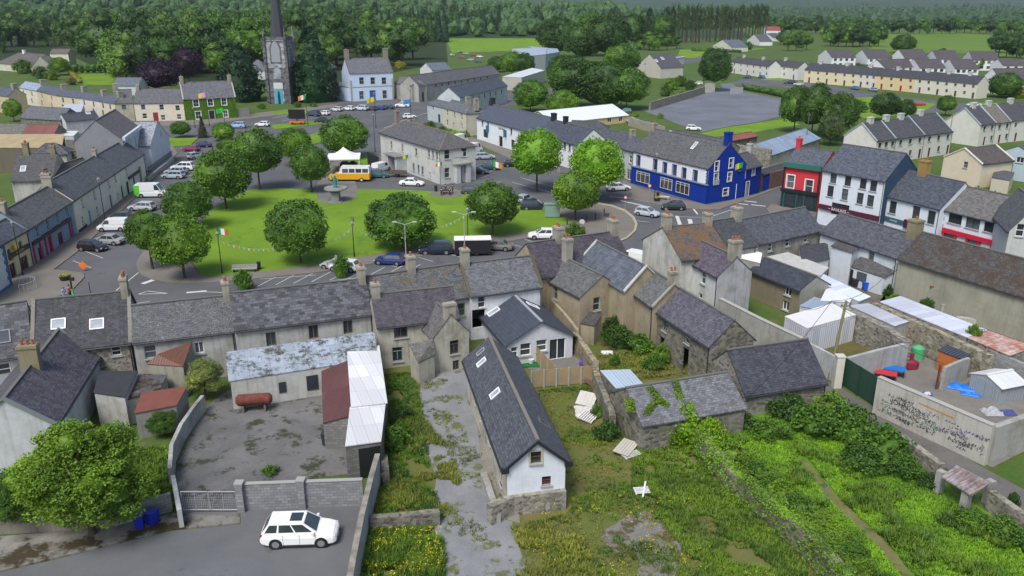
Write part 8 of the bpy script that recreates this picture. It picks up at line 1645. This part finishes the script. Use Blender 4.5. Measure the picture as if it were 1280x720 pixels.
weeds('rough_grass', 'yellow-green rough grass on the plot right of the cottage', PL_, 14000, .07, .22, G1, 1, thr=-.25); weeds('weeds', 'darker green weeds on the plot right of the cottage', PL_, 5500, .12, .34, G2, 2, thr=.12); weeds('weeds', 'dense green weeds along the ivy wall', [(790, 560), (850, 540), (900, 600), (1000, 700), (1060, 790), (900, 790), (850, 680), (790, 620)], 11000, .14, .4, G2, 3, thr=-.2)
weeds('weeds', 'rough grass and scrub between the white shed and the drive', [(478, 470), (520, 465), (540, 600), (555, 650), (464, 655), (482, 560)], 6000, .15, .4, G2, 14, thr=-.25); weeds('rough_grass', 'long grass on the plot behind the big green tree', [(60, 655), (120, 560), (212, 560), (218, 640)], 4000, .15, .4, G2, 15, thr=-.6); weeds('rough_grass', 'weeds on both sides of the gravel drive', [(456, 560), (510, 500), (560, 560), (575, 600), (560, 650), (470, 650)], 5000, .15, .4, G1, 4, thr=.0); weeds('weeds', 'rank green and yellow weeds behind the long boundary wall', [(462, 665), (548, 660), (555, 700), (548, 790), (440, 790)], 6500, .2, .6, G2, 5, thr=-.4)
weeds('rough_grass', 'grass left of the cottage below the camera', [(640, 660), (720, 640), (760, 760), (655, 790)], 2500, .15, .4, G1, 6, thr=-.2); weeds('rough_grass', 'tufts on the gravel drive', [(520, 480), (585, 465), (606, 560), (640, 650), (655, 790), (545, 790), (555, 640)], 1800, .12, .3, G1, 7, thr=.18)
weeds('tall_grass', 'lush bright grass in the right garden', [(905, 545), (960, 520), (1060, 550), (1150, 590), (1220, 650), (1330, 720), (1330, 800), (1110, 800), (1030, 690), (960, 620)], 44000, .1, .32, G3, 8, thr=-.7); weeds('weeds', 'darker clumps in the bright garden', [(960, 620), (1060, 700), (1140, 800), (1100, 800), (1030, 700)], 3500, .3, .7, G2, 9, thr=-.2); weeds('weeds', 'dark clumps among the bright garden grass', [(905, 545), (1150, 590), (1330, 720), (1330, 800), (1110, 800), (960, 620)], 4000, .3, .6, G2, 10, thr=.15)
weeds('rough_grass', 'golden grass in the overgrown garden by the barn', [(745, 445), (800, 440), (885, 465), (800, 475), (750, 468)], 2500, .15, .4, G1, 11, thr=-.3)
FLW = paint((.55, .48, .02), .7)
def flowers(lb, poly, n, seed, thr):
    rnd = random.Random(seed); b = MB(); c = P(*poly[0]); ws = [P(*p) for p in poly]; xs = [p.x for p in ws]; ys = [p.y for p in ws]; k = 0
    while k < n:
        x, y = rnd.uniform(min(xs), max(xs)), rnd.uniform(min(ys), max(ys))
        if noise.noise(Vector((x * .4 + seed, y * .4, 0))) < thr: continue
        k += 1; leafmb(b, Vector((x, y, rnd.uniform(.35, .6))) - c, .12, rnd, .07, 7)
    tag(b.build('wild_flowers', FLW, None, Matrix.Translation(c)), lb, 'flowers', kind='stuff')
flowers('yellow ragwort flowers behind the boundary wall', [(465, 668), (545, 665), (545, 760), (450, 760)], 260, 1, -.1); flowers('scattered yellow flowers across the weedy plot', [(660, 620), (1000, 640), (1030, 740), (660, 740)], 170, 2, .15)
# haze: a closed box of thin even air round camera and town
b = MB(); b.box((200, 1900, 100), (9600, 4700, 206)); hz = NB('haze'); hz.t.nodes.remove(hz.b); v = hz.n('ShaderNodeVolumePrincipled'); v.inputs['Color'].default_value = (.78, .88, 1, 1); v.inputs['Density'].default_value = .00006; v.inputs['Anisotropy'].default_value = .2
hz.L(v.outputs[0], hz.out.inputs[1]); o = b.build('haze', hz.m); o['kind'] = 'stuff'; o['label'] = 'thin blue haze over the far fields and woods'; o['category'] = 'haze'
